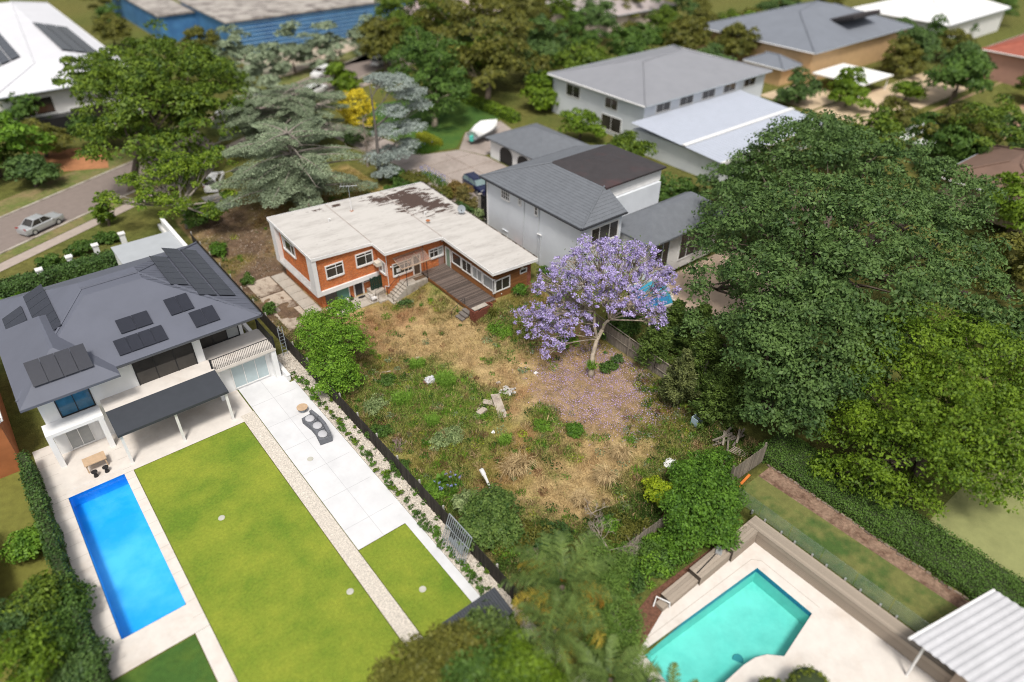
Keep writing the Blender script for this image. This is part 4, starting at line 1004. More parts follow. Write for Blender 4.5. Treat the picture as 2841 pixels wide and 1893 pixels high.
# ------------------------------------------------------------------ modern house on the left
def hip(mb, x0, x1, y0, y1, ze, zt, inset, m=0, th=.18):
    """hipped roof: eaves rectangle up to a ridge"""
    ix = min(inset, (x1 - x0) / 2); iy = min(inset, (y1 - y0) / 2)
    a = [(x0, y0, ze), (x1, y0, ze), (x1, y1, ze), (x0, y1, ze)]; b = [(x0 + ix, y0 + iy, zt), (x1 - ix, y0 + iy, zt), (x1 - ix, y1 - iy, zt), (x0 + ix, y1 - iy, zt)]
    lo = [(x, y, z - th) for x, y, z in a]
    mb.add(a + b + lo, [(0, 1, 5, 4), (1, 2, 6, 5), (2, 3, 7, 6), (3, 0, 4, 7), (4, 5, 6, 7), (8, 9, 1, 0), (9, 10, 2, 1), (10, 11, 3, 2), (11, 8, 0, 3), (11, 10, 9, 8)], m)
N_ = thing('modern_house', 'big white house with grey metal hip roof and solar panels beside the lap pool', 'house', (-15, -8, 0))
mb = MB(); mb.box(-22.6, -11.6, -14.6, -1.4, -.1, 5.85); mb.box(-11.599, -7.9, -12.6, -1.4, -.1, 5.85); mb.box(-11.599, -6.75, -15.3, -12.601, -.1, 2.75); mb.build('wall', M_renderw, N_)
mb = MB(); hip(mb, -23.4, -7.0, -15.5, -.9, 6.0, 8.6, 6.2); hip(mb, -23.41, -17.4, -16.6, -6, 6.01, 7.9, 2.9)
mb.build('roof', M_roofmetal, N_)
for a, b in (((-23.4, -15.5, 6), (-17.2, -9.3 + 1.0, 8.55)), ((-7, -15.5, 6), (-13.2, -8.3, 8.55)), ((-7, -.9, 6), (-13.2, -8.1, 8.55)), ((-17.2, -8.2, 8.6), (-13.2, -8.2, 8.6))):
    mb = MB(); mb.tube([Vector(a) + Vector((0, 0, .04)), Vector(b) + Vector((0, 0, .06))], .10, 5); mb.build('ridge_capping', M_roofmetal, N_)
for a, b in (((-23.4, -15.55, 5.9), (-7, -15.55, 5.9)), ((-6.95, -15.5, 5.9), (-6.95, -.9, 5.9))):
    mb = MB(); mb.tube([a, b], .08, 5); mb.build('gutter', pm('charcoal_gutter', (.05, .053, .06), .5, .1, 2), N_)
# ribs on the roof faces
ribs = MB()
for y in np.arange(-14.9, -1.2, .45):
    ins = min(6.2, min(y + 15.5, -.9 - y)); f_ = ins / 6.2
    ribs.add([(-7.0, y - .025, 6.03), (-7.0, y + .025, 6.03), (-7.0 - ins, y + .025, 6.03 + 2.6 * f_), (-7.0 - ins, y - .025, 6.03 + 2.6 * f_)], [(0, 1, 2, 3)])
tag(ribs.build('roof_rib', M_roofmetal, N_), kind='stuff')
def panels(x0, x1, y0, y1, nxp, nyp, zf, nrm, parent):
    bx = []
    for i in range(nxp):
        for j in range(nyp):
            x = x0 + (x1 - x0) * (i + .5) / nxp; y = y0 + (y1 - y0) * (j + .5) / nyp
            bx.append(((x, y, zf(x, y) + .12), ((x1 - x0) / nxp * .97, (y1 - y0) / nyp * .97, .04), nrm))
    tiles('solar_panel', bx, M_solar, parent)
sl_ = 2.6 / 6.2; an = math.atan(sl_)
zE = lambda x, y: 6.0 + (-7.0 - x) * sl_
panels(-8.9, -7.6, -12.3, -3.0, 1, 9, zE, (0, an, 0), N_); panels(-10.3, -8.95, -12.3, -3.0, 1, 9, zE, (0, an, 0), N_); panels(-11.7, -10.35, -10.5, -5.0, 1, 5, zE, (0, an, 0), N_)
zS = lambda x, y: 6.0 + (y + 15.5) * sl_
panels(-16.9, -13.6, -15.0, -13.6, 4, 1, zS, (an, 0, 0), N_); panels(-16.2, -14.0, -13.4, -12.1, 2, 1, zS, (an, 0, 0), N_)
panels(-12.7, -11.0, -13.3, -11.7, 2, 1, zS, (an, 0, 0), N_); panels(-11.6, -9.8, -14.9, -13.4, 2, 1, zS, (an, 0, 0), N_)
zW = lambda x, y: 6.02 + (y + 16.6) * .65
panels(-22.2, -18.6, -15.9, -14.0, 4, 1, lambda x, y: 6.1 + (y + 16.6) * .65, (math.atan(.65), 0, 0), N_)
zSW = lambda x, y: 6.0 + (x + 23.4) * sl_
panels(-22.6, -21.0, -12.0, -5.0, 1, 6, zSW, (0, -an, 0), N_); panels(-20.8, -19.2, -11, -4.0, 1, 6, zSW, (0, -an, 0), N_)
# upper glazing, balcony, lower glazing
fN = wallpt('y', -12.6, -1)
window(N_, fN, -11.4, -8.2, 3.0, 5.5, mull=(-10.3, -9.2), glasses=(M_glass, M_glass, M_glassgrey), frame=M_black, fr=.08, sill=False)
fN = wallpt('y', -14.6, -1)
window(N_, fN, -16.4, -12.2, 3.0, 5.5, mull=(-15, -13.6), frame=M_black, fr=.08, sill=False); window(N_, fN, -21.6, -19.4, 3.0, 5.3, mull=(-20.5,), glass=pm('blue_reflecting_glass', (.04, .13, .22), .1, .2, 2), frame=M_black, fr=.08, sill=False)
window(N_, fN, -16.8, -12.4, .1, 2.5, mull=(-15.4, -14), frame=M_black, fr=.08, sill=False); window(N_, fN, -21.9, -20.3, .1, 2.3, glass=M_glassgrey, mull=(-21.1,), fr=.08, sill=False)
window(N_, wallpt('y', -15.3, -1), -10.3, -7.4, .15, 2.3, mull=(-9.3, -8.35), glass=pm('sky_toned_glass', (.42, .50, .52), .15, .1, 1), fr=.09, sill=False)  # pale sky tone is put into the panes' base colour
mb = MB(); mb.box(-11.7, -6.7, -16.0, -12.61, 2.751, 3.0); mb.build('balcony_floor', M_pave, N_)
bal = MB(); bal.tube([(-11.6, -15.95, 4.0), (-6.75, -15.95, 4.0), (-6.75, -12.7, 4.0)], .035, 5); bal.build('balcony_rail', M_black, N_)
bs = [((-11.5 + i * .13, -15.95, 3.5), (.025, .025, 1.0)) for i in range(37)] + [((-6.75, -15.8 + i * .13, 3.5), (.025, .025, 1.0)) for i in range(24)]
tiles('baluster', bs, M_black, N_)
for x, y in ((-11.6, -15.95), (-6.75, -15.95), (-6.75, -12.7)):
    mb = MB(); mb.box(x - .06, x + .06, y - .06, y + .06, 3.0, 4.05); mb.build('post', M_black, N_)
for a_ in (-11.6, -7.1):
    mb = MB(); mb.box(a_, a_ + .38, -15.93, -15.55, 0, 2.75); mb.build('pillar', M_renderw, N_)
mb = MB(); mb.add([(-19.1, -16.2, 3.25), (-11.5, -16.2, 3.25), (-11.5, -18.7, 2.85), (-19.1, -18.7, 2.85), (-19.1, -16.2, 3.05), (-11.5, -16.2, 3.05), (-11.5, -18.7, 2.65), (-19.1, -18.7, 2.65)], [(3, 2, 1, 0), (4, 5, 6, 7), (0, 1, 5, 4), (1, 2, 6, 5), (2, 3, 7, 6), (3, 0, 4, 7)])
mb.build('verandah_roof', pm('slate_grey_metal', (.045, .05, .06), .6, .08, 2), N_)
mb = MB(); mb.box(-19.1, -11.5, -16.19, -14.61, 3.0, 3.24); mb.build('verandah_deck', M_pave, N_)
for x in (-18.9, -15.3, -11.7):
    mb = MB(); mb.box(x - .09, x + .09, -18.55, -18.37, 0, 2.7); mb.build('verandah_post', M_white, N_)
mb = MB(); mb.box(-22.9, -19.3, -16.0, -14.62, 2.7, 2.95); mb.box(-22.9, -22.55, -16, -15.7, 0, 2.7); mb.box(-19.7, -19.35, -16, -15.7, 0, 2.7); mb.build('porch', M_renderw, N_)
# garage block toward the street
G_ = thing('flat_roof_garage', 'flat grey roofed garage with a white parapet between the modern house and the street tree', 'garage', (-9, 5.5, 0))
mb = MB(); mb.box(-12.4, -6.9, -.4, 9.6, -.1, 2.7); mb.build('wall', M_renderw, G_)
mb = MB(); mb.box(-12.5, -6.95, -.6, 9.7, 2.701, 2.85); mb.build('roof', pm('pale_grey_membrane', (.36, .38, .40), .7, .06, 1), G_)
mb = MB(); mb.box(-6.94, -6.6, -.6, 12.5, 2.4, 3.2); mb.build('parapet', M_renderw, G_)
# planted street frontage of the modern house
for i, (x, y) in enumerate(((-16, 12.6), (-13.4, 13.6), (-18.8, 11.6), (-10.6, 14.6))):
    t = thing('gate_pier', ('second white gate pier from the left along the street hedge', 'white gate pier nearest but one to the grey garage roof', 'leftmost white gate pier in the street hedge', 'white gate pier nearest the flat grey garage roof')[i], 'pier', (x, y, 0), 'white piers along the street hedge')
    mb = MB(); mb.box(x - .25, x + .25, y - .25, y + .25, -.1, 1.7); mb.build('shaft', M_renderw, t); mb = MB(); mb.box(x - .32, x + .32, y - .32, y + .32, 1.701, 1.82); mb.build('cap', M_white, t)

# outdoor furniture on the white slab and patio
t = thing('outdoor_lounge', 'grey curved outdoor lounge with cushions on the white slab', 'sofa', (-7.6, -23.6, .03))
for i in range(3):
    mb = MB(); mb.obox((-7.3 - .1 * i * (i - 2), -22.6 - i * 1.05, .3), (.9, 1.0, .5), .15 - .15 * i); mb.build('seat', pm('charcoal_rattan', (.13, .135, .15), .8, .2, 6), t, label=None)
    mb = MB(); mb.obox((-6.95 - .1 * i * (i - 2), -22.6 - i * 1.05, .65), (.22, 1.0, .5), .15 - .15 * i); mb.build('backrest', MATS['charcoal_rattan'], t)
    mb = MB(); mb.ball((-7.35 - .1 * i * (i - 2), -22.6 - i * 1.05, .6), (.36, .42, .1), 10, 6); mb.build('cushion', pm('pale_cushion', (.42, .42, .44), .9, .1, 3), t, smooth=True)
t = thing('side_table', 'round tan side table on the white slab beside the grey lounge', 'table', (-7.2, -20.9, .03))
mb = MB(); mb.tube([(-7.2, -20.9, .42), (-7.2, -20.9, .47)], .42, 14); mb.build('table_top', pm('tan_timber', (.48, .34, .22), .7, .15, 3), t); mb = MB(); mb.tube([(-7.2, -20.9, .03), (-7.2, -20.9, .42)], [.22, .1], 8); mb.build('pedestal', M_grey, t)
for i, (x, y) in enumerate(((-9.0, -25.9), (-15.8, -27.2), (-8.5, -39.7), (-11.9, -37.2))):
    t = MB(); t.tube([(x, y, .035), (x, y, .07)], [.22, .2], 12)
    tag(t.build('drain_cover', pm('cover_concrete', (.45, .44, .38), .9, .15, 3), origin=None), ['round drain cover in the white slab', 'round pale cover in the middle of the large lawn', 'round cover in the small square lawn', 'round cover near the near end of the large lawn'][i], 'drain cover')
t = thing('patio_table', 'tan outdoor table with stools on the cream patio', 'table', (-20.9, -17.3, .02))
mb = MB(); mb.box(-21.6, -20.2, -17.8, -16.9, .7, .76); mb.build('table_top', MATS['tan_timber'], t)
for x in (-21.5, -20.3):
    for y in (-17.7, -17.0):
        mb = MB(); mb.box(x - .04, x + .04, y - .04, y + .04, .02, .7); mb.build('leg', MATS['tan_timber'], t)
for i, (x, y) in enumerate(((-21.2, -18.3), (-20.5, -18.3))):
    t = thing('stool', ('left round dark stool at the tan patio table', 'right round dark stool at the tan patio table')[i], 'stool', (x, y, .02), 'stools at the patio table')
    mb = MB(); mb.tube([(x, y, .42), (x, y, .48)], .2, 12); mb.build('seat', M_black, t); mb = MB(); mb.tube([(x, y, .02), (x, y, .42)], [.16, .06], 8); mb.build('pedestal', M_black, t)
t = thing('garden_shed', 'black corrugated roofed shed at the bottom end of the white gravel strip', 'shed', (-7.6, -43.8, 0))
mb = MB(); mb.box(-9.2, -6.2, -44.9, -43.6, -.1, 1.75); mb.build('wall', M_renderw, t)
mb = MB(); vs = []; n_ = 44
for i in range(n_ + 1):
    x = -9.5 + 3.5 * i / n_; dz = .03 if i % 2 else 0
    vs += [(x, -43.4, 2.2 + dz), (x, -45.1, 1.9 + dz)]
mb.add(vs, [(2 * i, 2 * i + 1, 2 * i + 3, 2 * i + 2) for i in range(n_)]); mb.build('roof', pm('dark_corrugated_steel', (.05, .055, .065), .35, .1, 2), t)

# ------------------------------------------------------------------ pools
def pool(name, label, poly, depth, basin, waterm, tilem, rim=None, zt=.02):
    import bmesh
    cx_ = sum(p[0] for p in poly) / len(poly); cy_ = sum(p[1] for p in poly) / len(poly)
    t = thing(name, label, 'pool', (cx_, cy_, 0)); n = len(poly)
    mb = MB()
    mb.add([(x, y, zt) for x, y in poly] + [(x, y, -depth) for x, y in poly], [tuple(range(n, 2 * n))[::1]] + [(i, n + i, n + (i + 1) % n, (i + 1) % n) for i in range(n)])
    mb.build('basin', basin, t)
    sg = sum(poly[i][0] * poly[(i + 1) % n][1] - poly[(i + 1) % n][0] * poly[i][1] for i in range(n)); s = 1 if sg > 0 else -1
    mb = MB()
    for i in range(n):
        a, b = np.array(poly[i]), np.array(poly[(i + 1) % n]); d = b - a; L_ = np.linalg.norm(d); d = d / L_; nn = np.array([-d[1], d[0]]) * s * .02
        a2, b2 = a + nn, b + nn
        mb.add([(*a2, zt - .001), (*b2, zt - .001), (*b2, -.32), (*a2, -.32)], [(0, 1, 2, 3)])
    mb.build('waterline_tiles', tilem, t)
    mb = MB(); mb.add([(x, y, -.10) for x, y in (poly if s > 0 else poly[::-1])], [tuple(range(n))]); mb.build('water', waterm, t)
    return t
def rrect(x0, x1, y0, y1, r, k=4):
    o = []
    for cx_, cy_, a0 in ((x1 - r, y1 - r, 0), (x0 + r, y1 - r, 90), (x0 + r, y0 + r, 180), (x1 - r, y0 + r, 270)):
        for i in range(k + 1): a = math.radians(a0 + 90 * i / k); o.append((cx_ + r * math.cos(a), cy_ + r * math.sin(a)))
    return o
pool('swimming_pool', 'long bright blue lap pool at the lower left', rrect(PL[0], PL[1], PL[2], PL[3], .12, 2), 1.5, pm('blue_pool_paint', (.015, .40, .88), .6, .1, .25, c2=(.10, .52, .92), c2s=.18, c2lo=.4, c2hi=.6), glassmat('pool_water_blue', (.80, .96, 1.0), .0), pm('blue_tiles', (.03, .24, .55), .3, .2, 4))
pw = [(8.17,-51.04,0.02)[:2], (8.03,-54.84,0.02)[:2], (4.56,-55.34,0.02)[:2], (3.91,-54.69,0.02)[:2], (3.26,-54.40,0.02)[:2], (2.40,-54.27,0.02)[:2], (0.86,-54.23,0.02)[:2], (-0.98,-54.41,0.02)[:2], (-1.71,-53.74,0.02)[:2], (-1.29,-50.37,0.02)[:2]]
pool('swimming_pool', 'turquoise pool with a dark blue tile band at the lower right', pw, 1.35, pm('aqua_pool_plaster', (.22, .60, .54), .7, .10, .9, c2=(.155, .51, .46), c2s=.35, c2lo=.45, c2hi=.68), glassmat('pool_water_aqua', (.75, .98, .97), .0), pm('deep_blue_mosaic', (.02, .17, .30), .3, .45, 6))
import bmesh
bm = bmesh.new()
outer = [(-8, -49.2), (10.5, -49.2), (10.5, -62.5), (-8, -62.5)]
for poly in (outer, pw):
    vs = [bm.verts.new((x, y, .02)) for x, y in poly]
    for i in range(len(vs)): bm.edges.new((vs[i], vs[(i + 1) % len(vs)]))
bmesh.ops.triangle_fill(bm, edges=bm.edges[:], use_beauty=True, normal=(0, 0, 1))
m = bpy.data.meshes.new('pool_surround'); bm.to_mesh(m); bm.free(); m.materials.append(M_pave)
tag(link('pool_surround', m), 'cream paving round the turquoise pool', kind='structure')
mb = MB()   # joint lines of the coping
for a, b in (((-1.6, -49.95), (8.4, -50.45)), ((8.4, -50.45), (8.8, -50.9)), ((8.8, -50.9), (8.7, -54.9))):
    d = Vector((b[0] - a[0], b[1] - a[1], 0)); c = Vector(((a[0] + b[0]) / 2, (a[1] + b[1]) / 2, .0265)); mb.obox(c, (d.length, .03, .004), math.atan2(d.y, d.x))
tag(mb.build('paving_joint', pm('grey_grout', (.42, .37, .32), .9, .1, 3)), kind='structure')
t = thing('pool_drain', 'dark round drain on the floor of the turquoise pool', 'drain', (3.25,-53.60,-1.35))
mb = MB(); mb.tube([(3.26,-53.59,-1.36), (3.22,-53.61,-1.30)], [.32, .3], 14); mb.build('cover', pm('drain_blue', (.02, .20, .24), .6, .1, 2), t)
# timber bench seats with single boards, stepped along the back, and the long one under the glass fence
def bench(label, x0, x1, y0, y1, zt, along='x', nb=4, face=True):
    t = thing('timber_bench', label, 'bench', ((x0 + x1) / 2, (y0 + y1) / 2, .02)); bx = []
    w = ((y1 - y0) if along == 'x' else (x1 - x0)) / nb
    for i in range(nb):
        if along == 'x': bx.append((((x0 + x1) / 2, y0 + w * (i + .5), zt), (x1 - x0, w * .955, .03)))
        else: bx.append(((x0 + w * (i + .5), (y0 + y1) / 2, zt), (w * .955, y1 - y0, .03)))
    tiles('board', bx, M_deck2, t); bx = []
    k_ = max(1, int(round((zt - .05) / .15)))
    for i in range(k_):
        z = .03 + (zt - .05) * (i + .5) / k_
        if along == 'x': bx.append((((x0 + x1) / 2, y0 + .03, z), (x1 - x0 - .02, .03, (zt - .05) / k_ * .95)))
        else: bx.append(((x0 + .03, (y0 + y1) / 2, z), (.03, y1 - y0 - .02, (zt - .05) / k_ * .95)))
    tiles('facing_board', bx, M_deck2, t)
    mb = MB(); mb.box(x0 + .06, x1 - .01, y0 + .06, y1 - .01, 0, zt - .02); mb.build('carcass', pm('dark_bench_frame', (.10, .08, .065), .9, .1, 2), t)  # carcass coloured darker than the boards
    return t
bench('low grey timber bench step at the left end of the pool bench', 2.0, 4.38, -49.55, -48.75, .42)
bench('middle grey timber bench with a metal tool lying on it', 4.4, 7.18, -49.68, -48.78, .76)
bench('high grey timber bench at the back corner of the pool', 7.2, 9.6, -49.82, -48.95, 1.1)
bench('long grey timber bench along the glass fence', 9.62, 10.54, -62.5, -48.95, 1.1, 'y', 6)
t = thing('pole', 'dark pool pole lying along the middle timber bench', 'pole', (5.6, -49.1, .79)); mb = MB(); mb.tube([(4.45, -49.3, .81), (6.6, -49.1, .81)], .035, 5); mb.build('shaft', M_black, t)
t = thing('pool_skimmer_head', 'shiny metal pool brush head lying on the middle bench', 'tool', (6.7, -49.1, .79)); mb = MB(); mb.obox((6.75, -49.1, .87), (.6, .38, .14), .5, .2); mb.build('tray', M_alu, t); mb = MB(); mb.tube([(6.55, -49.25, .84), (6.95, -48.95, .96)], .03, 5); mb.build('grip', M_alu, t)
t = thing('pool_step_frame', 'small white angled pipe frame at the end of the low bench', 'frame', (1.6, -49.5, .02)); mb = MB(); mb.tube([(1.25, -48.9, .05), (1.6, -48.75, .5), (1.9, -49.5, .5), (1.9, -49.55, .05)], .05, 5); mb.build('pipe', M_white, t); mb = MB(); mb.box(1.4, 1.85, -49.45, -48.9, .02, .3); mb.build('tread', M_deck2, t)
# glass pool fence
g_ = thing('glass_fence', 'frameless glass pool fence behind the long timber bench', 'fence', (10.65, -54, 1.0))
M_gf = glassmat('greenish_fence_glass', (.84, .90, .86), .05)
ys = np.linspace(-47.0, -64, 9)
for i in range(8):
    mb = MB(); mb.box(10.60, 10.614, ys[i + 1] + .03, ys[i] - .03, 1.16, 2.3); mb.build('pane', M_gf, g_)
    for f_ in (.22, .78):
        y = ys[i] + (ys[i + 1] - ys[i]) * f_
        mb = MB(); mb.box(10.56, 10.66, y - .05, y + .05, .95, 1.28); mb.build('spigot', M_alu, g_)
# worn lawn strip between glass fence and hedge
sheet('lawn', [(10.72, -64), (14.1, -64), (14.3, -47.0), (10.72, -47.0)], .02, pm('worn_lawn', (.145, .15, .045), .95, .22, 2, .6, 30, c2=(.055, .10, .022), c2s=.55, c2lo=.45, c2hi=.62), 'worn brown green lawn strip behind the glass fence', 8)
sheet('garden_bed', [(14.1, -64), (14.95, -64), (15.1, -47.0), (13.6, -47.0)], .024, pm('dry_leaf_litter', (.25, .165, .115), .95, .4, 5, .8, 20, c2=(.13, .075, .05), c2s=1.2), 'dry leaf litter at the foot of the hedge', 8)
k = thing('stone_edging', 'low stone edging along the foot of the long hedge', 'edging', (14.9, -55, 1.0)); k['kind'] = 'structure'
tiles('stone', [((14.99 + random.uniform(-.06, .06) - .003 * i, -46.9 - i * .42, 1.0), (random.uniform(.12, .2), random.uniform(.22, .4), .16), random.uniform(-.3, .3)) for i in range(40)], pm('mossy_edging_stone', (.20, .155, .12), .95, .3, 3, .3, 12, ov=.35), k)
sheet('garden_bed', [(1.8, -48.7), (10.4, -48.9), (10.4, -48.5), (1.8, -48.2)], .022, M_mulch, None, 8)
sheet('garden_bed', [(-4, -51.0), (1.9, -49.3), (1.9, -48.2), (-4, -49.4)], .03, M_mulch, 'red bark mulch bed at the end of the low bench', 8)
# corrugated pale roof at lower right
t = thing('white_roof_pavilion', 'white corrugated roof of a pavilion at the lower right corner', 'pavilion', (12, -62, 0))
mb = MB(); vs = []; n_ = 60
for i in range(n_ + 1):
    y = -60.2 - 6 * i / n_; dz = .05 if (i // 2) % 2 else 0
    vs += [(8.4, y + .9, 2.95 + dz), (14.2, y - .6, 3.5 + dz)]
mb.add(vs, [(2 * i, 2 * i + 2, 2 * i + 3, 2 * i + 1) for i in range(n_)]); mb.build('roof', pm('white_roof_steel', (.46, .46, .48), .6, .1, 1), t)
mb = MB(); mb.tube([(8.38, -59.3, 2.9), (14.22, -60.8, 3.45)], .09, 6); mb.build('gutter', M_white, t)
mb = MB(); mb.box(9.2, 13.4, -65.5, -61.6, 0, 2.85); mb.build('wall', pm('tan_render', (.42, .33, .27), .9, .1, 1), t)
for x, y in ((8.7, -60),):
    mb = MB(); mb.tube([(x, y, 0), (x, y, 2.95)], .07, 8); mb.build('post', M_white, t)

# ------------------------------------------------------------------ pale rendered house on the right
def courses(mb, quad, n, lift=.025):
    """roof face laid in overlapping tile courses: quad = eave a, eave b, top b, top a"""
    a, b, c, d = (Vector(q) for q in quad); nn = (b - a).cross(d - a).normalized()
    for i in range(n):
        f0, f1 = i / n, (i + 1) / n
        p = [a.lerp(d, f0) + nn * lift, b.lerp(c, f0) + nn * lift, b.lerp(c, f1), a.lerp(d, f1)]
        lo = [a.lerp(d, f0), b.lerp(c, f0)]
        mb.add(p + lo, [(0, 1, 2, 3), (4, 5, 1, 0)])
W_ = thing('pale_house', 'tall pale rendered house with grey tiled hip roof right of the brick house', 'house', (27, -15, 1.3))
mb = MB(); mb.box(20, 25.2, -22.3, -8.3, 1.0, 7.85); mb.box(25.201, 32.8, -20.2, -8.3, 1.0, 7.85); mb.build('wall', M_render, W_)
mb = MB()
E0 = dict(x0=19.55, x1=33.2, y0=-22.75, y1=-7.85); ze, zt = 7.8, 9.35
I0 = dict(x0=25.0, x1=33.0, y0=-19.9, y1=-12.6)
courses(mb, ((E0['x0'], E0['y1'], ze), (E0['x0'], E0['y0'], ze), (25, -19.9, zt), (25, -12.6, zt)), 16)
courses(mb, ((E0['x1'], E0['y1'], ze), (E0['x0'], E0['y1'], ze), (25, -12.6, zt), (33.0, -12.6, zt)), 14)
courses(mb, ((E0['x0'], E0['y0'], ze), (25.3, E0['y0'], ze), (25.3, -19.9, zt), (25, -19.9, zt)), 9)
mb.add([(25.3, E0['y0'], ze), (25.3, -19.9, zt), (25.3, -19.9, ze)], [(0, 2, 1)])
tag(mb.build('roof', M_roofgrey, W_), None)
mb = MB()
for a, b in (((19.55, -7.85, ze), (25, -12.6, zt)), ((19.55, -22.75, ze), (25, -19.9, zt))):
    mb.tube([Vector(a) + Vector((0, 0, .03)), Vector(b) + Vector((0, 0, .03))], .09, 6)
mb.build('ridge_capping', M_roofgrey, W_)
mb = MB(); mb.box(19.42, 19.56, -22.8, -7.8, ze - .16, ze - .01); mb.box(19.561, 33, -7.85, -7.72, ze - .16, ze - .01); mb.box(19.561, 25.3, -22.88, -22.76, ze - .16, ze - .01); mb.build('gutter', pm('dark_gutter', (.04, .042, .048), .5, .1, 2), W_)
mb = MB(); mb.box(19.6, 25.2, -22.7, -7.9, ze - .12, ze - .05); mb.build('soffit', M_white, W_)
mb = MB(); hip(mb, 24.9, 33.2, -20.3, -12.4, 9.36, 9.95, 3.2); mb.build('upper_roof', M_roofdark, W_, label='dark brown upper roof')
mb = MB(); mb.box(25.21, 33, -19.9, -12.6, 7.9, 9.25); mb.build('upper_wall', M_white, W_)
mb = MB(); hip(mb, 25.22, 37.0, -26.2, -20.21, 5.6, 7.3, 2.6); mb.build('rear_roof', M_roofgrey, W_)
mb = MB(); mb.box(25.5, 36.3, -25.3, -20.22, 1.0, 5.45); mb.build('rear_wall', M_white, W_)
fp = wallpt('x', 20, -1)
def gridwin(a0, a1, z0, z1, na, nzz, f=fp):
    w = window(W_, f, a0, a1, z0, z1, fr=.1, mull=[a0 + (a1 - a0) * (i + 1) / na for i in range(na - 1)], sill=True, bar=.05)
    mb = MB()
    for i in range(1, nzz):
        z = z0 + .14 + (z1 - z0 - .2) * i / nzz; wbox(mb, f, a0 + .1, a1 - .1, z - .02, z + .02, -.01, .05)
    mb.build('glazing_bar', M_white, w)
gridwin(-12.15, -10.75, 6.3, 7.6, 4, 3); gridwin(-13.95, -13.45, 6.55, 7.5, 2, 2); gridwin(-16.4, -15.9, 6.4, 7.4, 1, 2)
fq = wallpt('y', -22.3, -1)
window(W_, fq, 21.2, 24.8, 5.2, 7.1, mull=(22.3, 23.6), fr=.12); window(W_, wallpt('y', -25.3, -1), 26, 29, 1.9, 4.9, mull=(27, 28), fr=.12, sill=False); window(W_, wallpt('y', -25.3, -1), 30.5, 35.5, 1.9, 4.9, mull=(31.7, 33, 34.2), fr=.12, sill=False)
window(W_, fp, -19.6, -18.9, 1.5, 2.4, fr=.07)
M_pipe = pm('pipe_grey', (.50, .52, .54), .6, .06, 3)
for pts, r in (([(19.93, -14.4, 7.7), (19.93, -14.4, 1.4)], .045), ([(19.93, -16.6, 7.6), (19.93, -16.6, 1.4)], .05), ([(19.9, -16.95, 4.6), (19.9, -16.95, 1.4)], .06), ([(19.93, -8.5, 7.7), (19.93, -8.5, 1.4)], .07), ([(19.88, -17.1, 4.75), (19.88, -16.5, 4.7)], .07)):
    mb = MB(); mb.tube(pts, r, 6); mb.build('downpipe', M_pipe if r < .065 else M_white, W_)
mb = MB(); mb.box(19.9, 20, -8.36, -8.2, 1, 7.75); mb.build('dark_downpipe', M_black, W_)
mb = MB(); mb.box(19.9, 20, -11.85, -10.95, 2.9, 3.0); mb.box(19.96, 20, -11.75, -11.05, 2.1, 2.899); mb.build('wall_hatch', M_render, W_)
t = thing('air_conditioner', 'beige air conditioning unit on the ground beside the pale wall', 'air conditioner', (19.4, -15.6, 1.35))
mb = MB(); mb.box(19.15, 19.6, -16.15, -15.05, 1.55, 2.45); mb.build('case', M_ac, t)
mb = MB(); mb.tube([(19.14, -15.75, 2.0), (19.12, -15.75, 2.0)], .3, 14); mb.build('fan_grille', M_grey, t)
for y in (-16.0, -15.2):
    mb = MB(); mb.box(19.15, 19.6, y - .05, y + .05, 1.3, 1.55); mb.build('foot', M_black, t)
t = thing('terracotta_box', 'orange terracotta coloured box by the pale wall behind the brick roof', 'box', (19.5, -13.4, 1.35)); mb = MB(); mb.box(19.2, 19.8, -14.0, -12.9, 1.3, 2.2); mb.build('case', M_ac, t); mb = MB(); mb.box(19.15, 19.85, -14.05, -12.85, 2.201, 2.3); mb.build('lid', M_terra, t)
t = thing('side_gate', 'black slatted gate between the pale house and its masonry pier', 'gate', (21, -6.8, 1.3))
tiles('slat', [((21.0, -7.72 + i * .145, 3.4), (.03, .10, 2.3)) for i in range(13)], M_black, t)
mb = MB(); mb.box(20.97, 21.05, -7.8, -5.9, 4.56, 4.68); mb.box(20.97, 21.05, -7.8, -5.9, 2.18, 2.28); mb.build('frame', M_black, t)
t = thing('plinth_wall', 'low grey masonry wall under the black side gate', 'wall', (21, -6.9, 1.3)); mb = MB(); mb.box(20.8, 21.2, -8.25, -5.9, 1.1, 2.1); mb.build('masonry', M_grey, t); mb = MB(); mb.box(20.75, 21.25, -8.25, -5.9, 2.101, 2.17); mb.build('coping', M_conc, t)
t = thing('gate_pier', 'pale masonry pier carrying the black side gate', 'pier', (21, -5.7, 1.3)); mb = MB(); mb.box(20.85, 21.15, -5.88, -5.6, 1.2, 4.6); mb.build('shaft', M_conc, t); mb = MB(); mb.box(20.8, 21.2, -5.92, -5.56, 4.6, 4.68); mb.build('cap', M_conc, t)
# arched garage
G2 = thing('arched_garage', 'pale garage with arched dark openings under a grey hip roof', 'garage', (37, 4.5, 1.35))
mb = MB(); mb.box(33.3, 41, -1.2, 8.6, 1.2, 4.0); mb.build('wall', M_renderw, G2)
mb = MB(); hip(mb, 32.8, 41.5, -1.7, 9.1, 4.05, 5.7, 4.3); mb.build('roof', M_roofgrey, G2)
for y0, y1 in ((4.0, 6.6), (.6, 3.0)):
    c_ = (y0 + y1) / 2; r = (y1 - y0) / 2; pts = [(y0, 1.37), (y1, 1.37)] + [(c_ + r * math.cos(a), 2.7 + r * .7 * math.sin(a)) for a in np.linspace(0, math.pi, 9)]
    mb = MB(); mb.add([(33.28, y, z) for y, z in pts], [tuple(range(len(pts)))]); mb.build('garage_opening', M_black, G2)

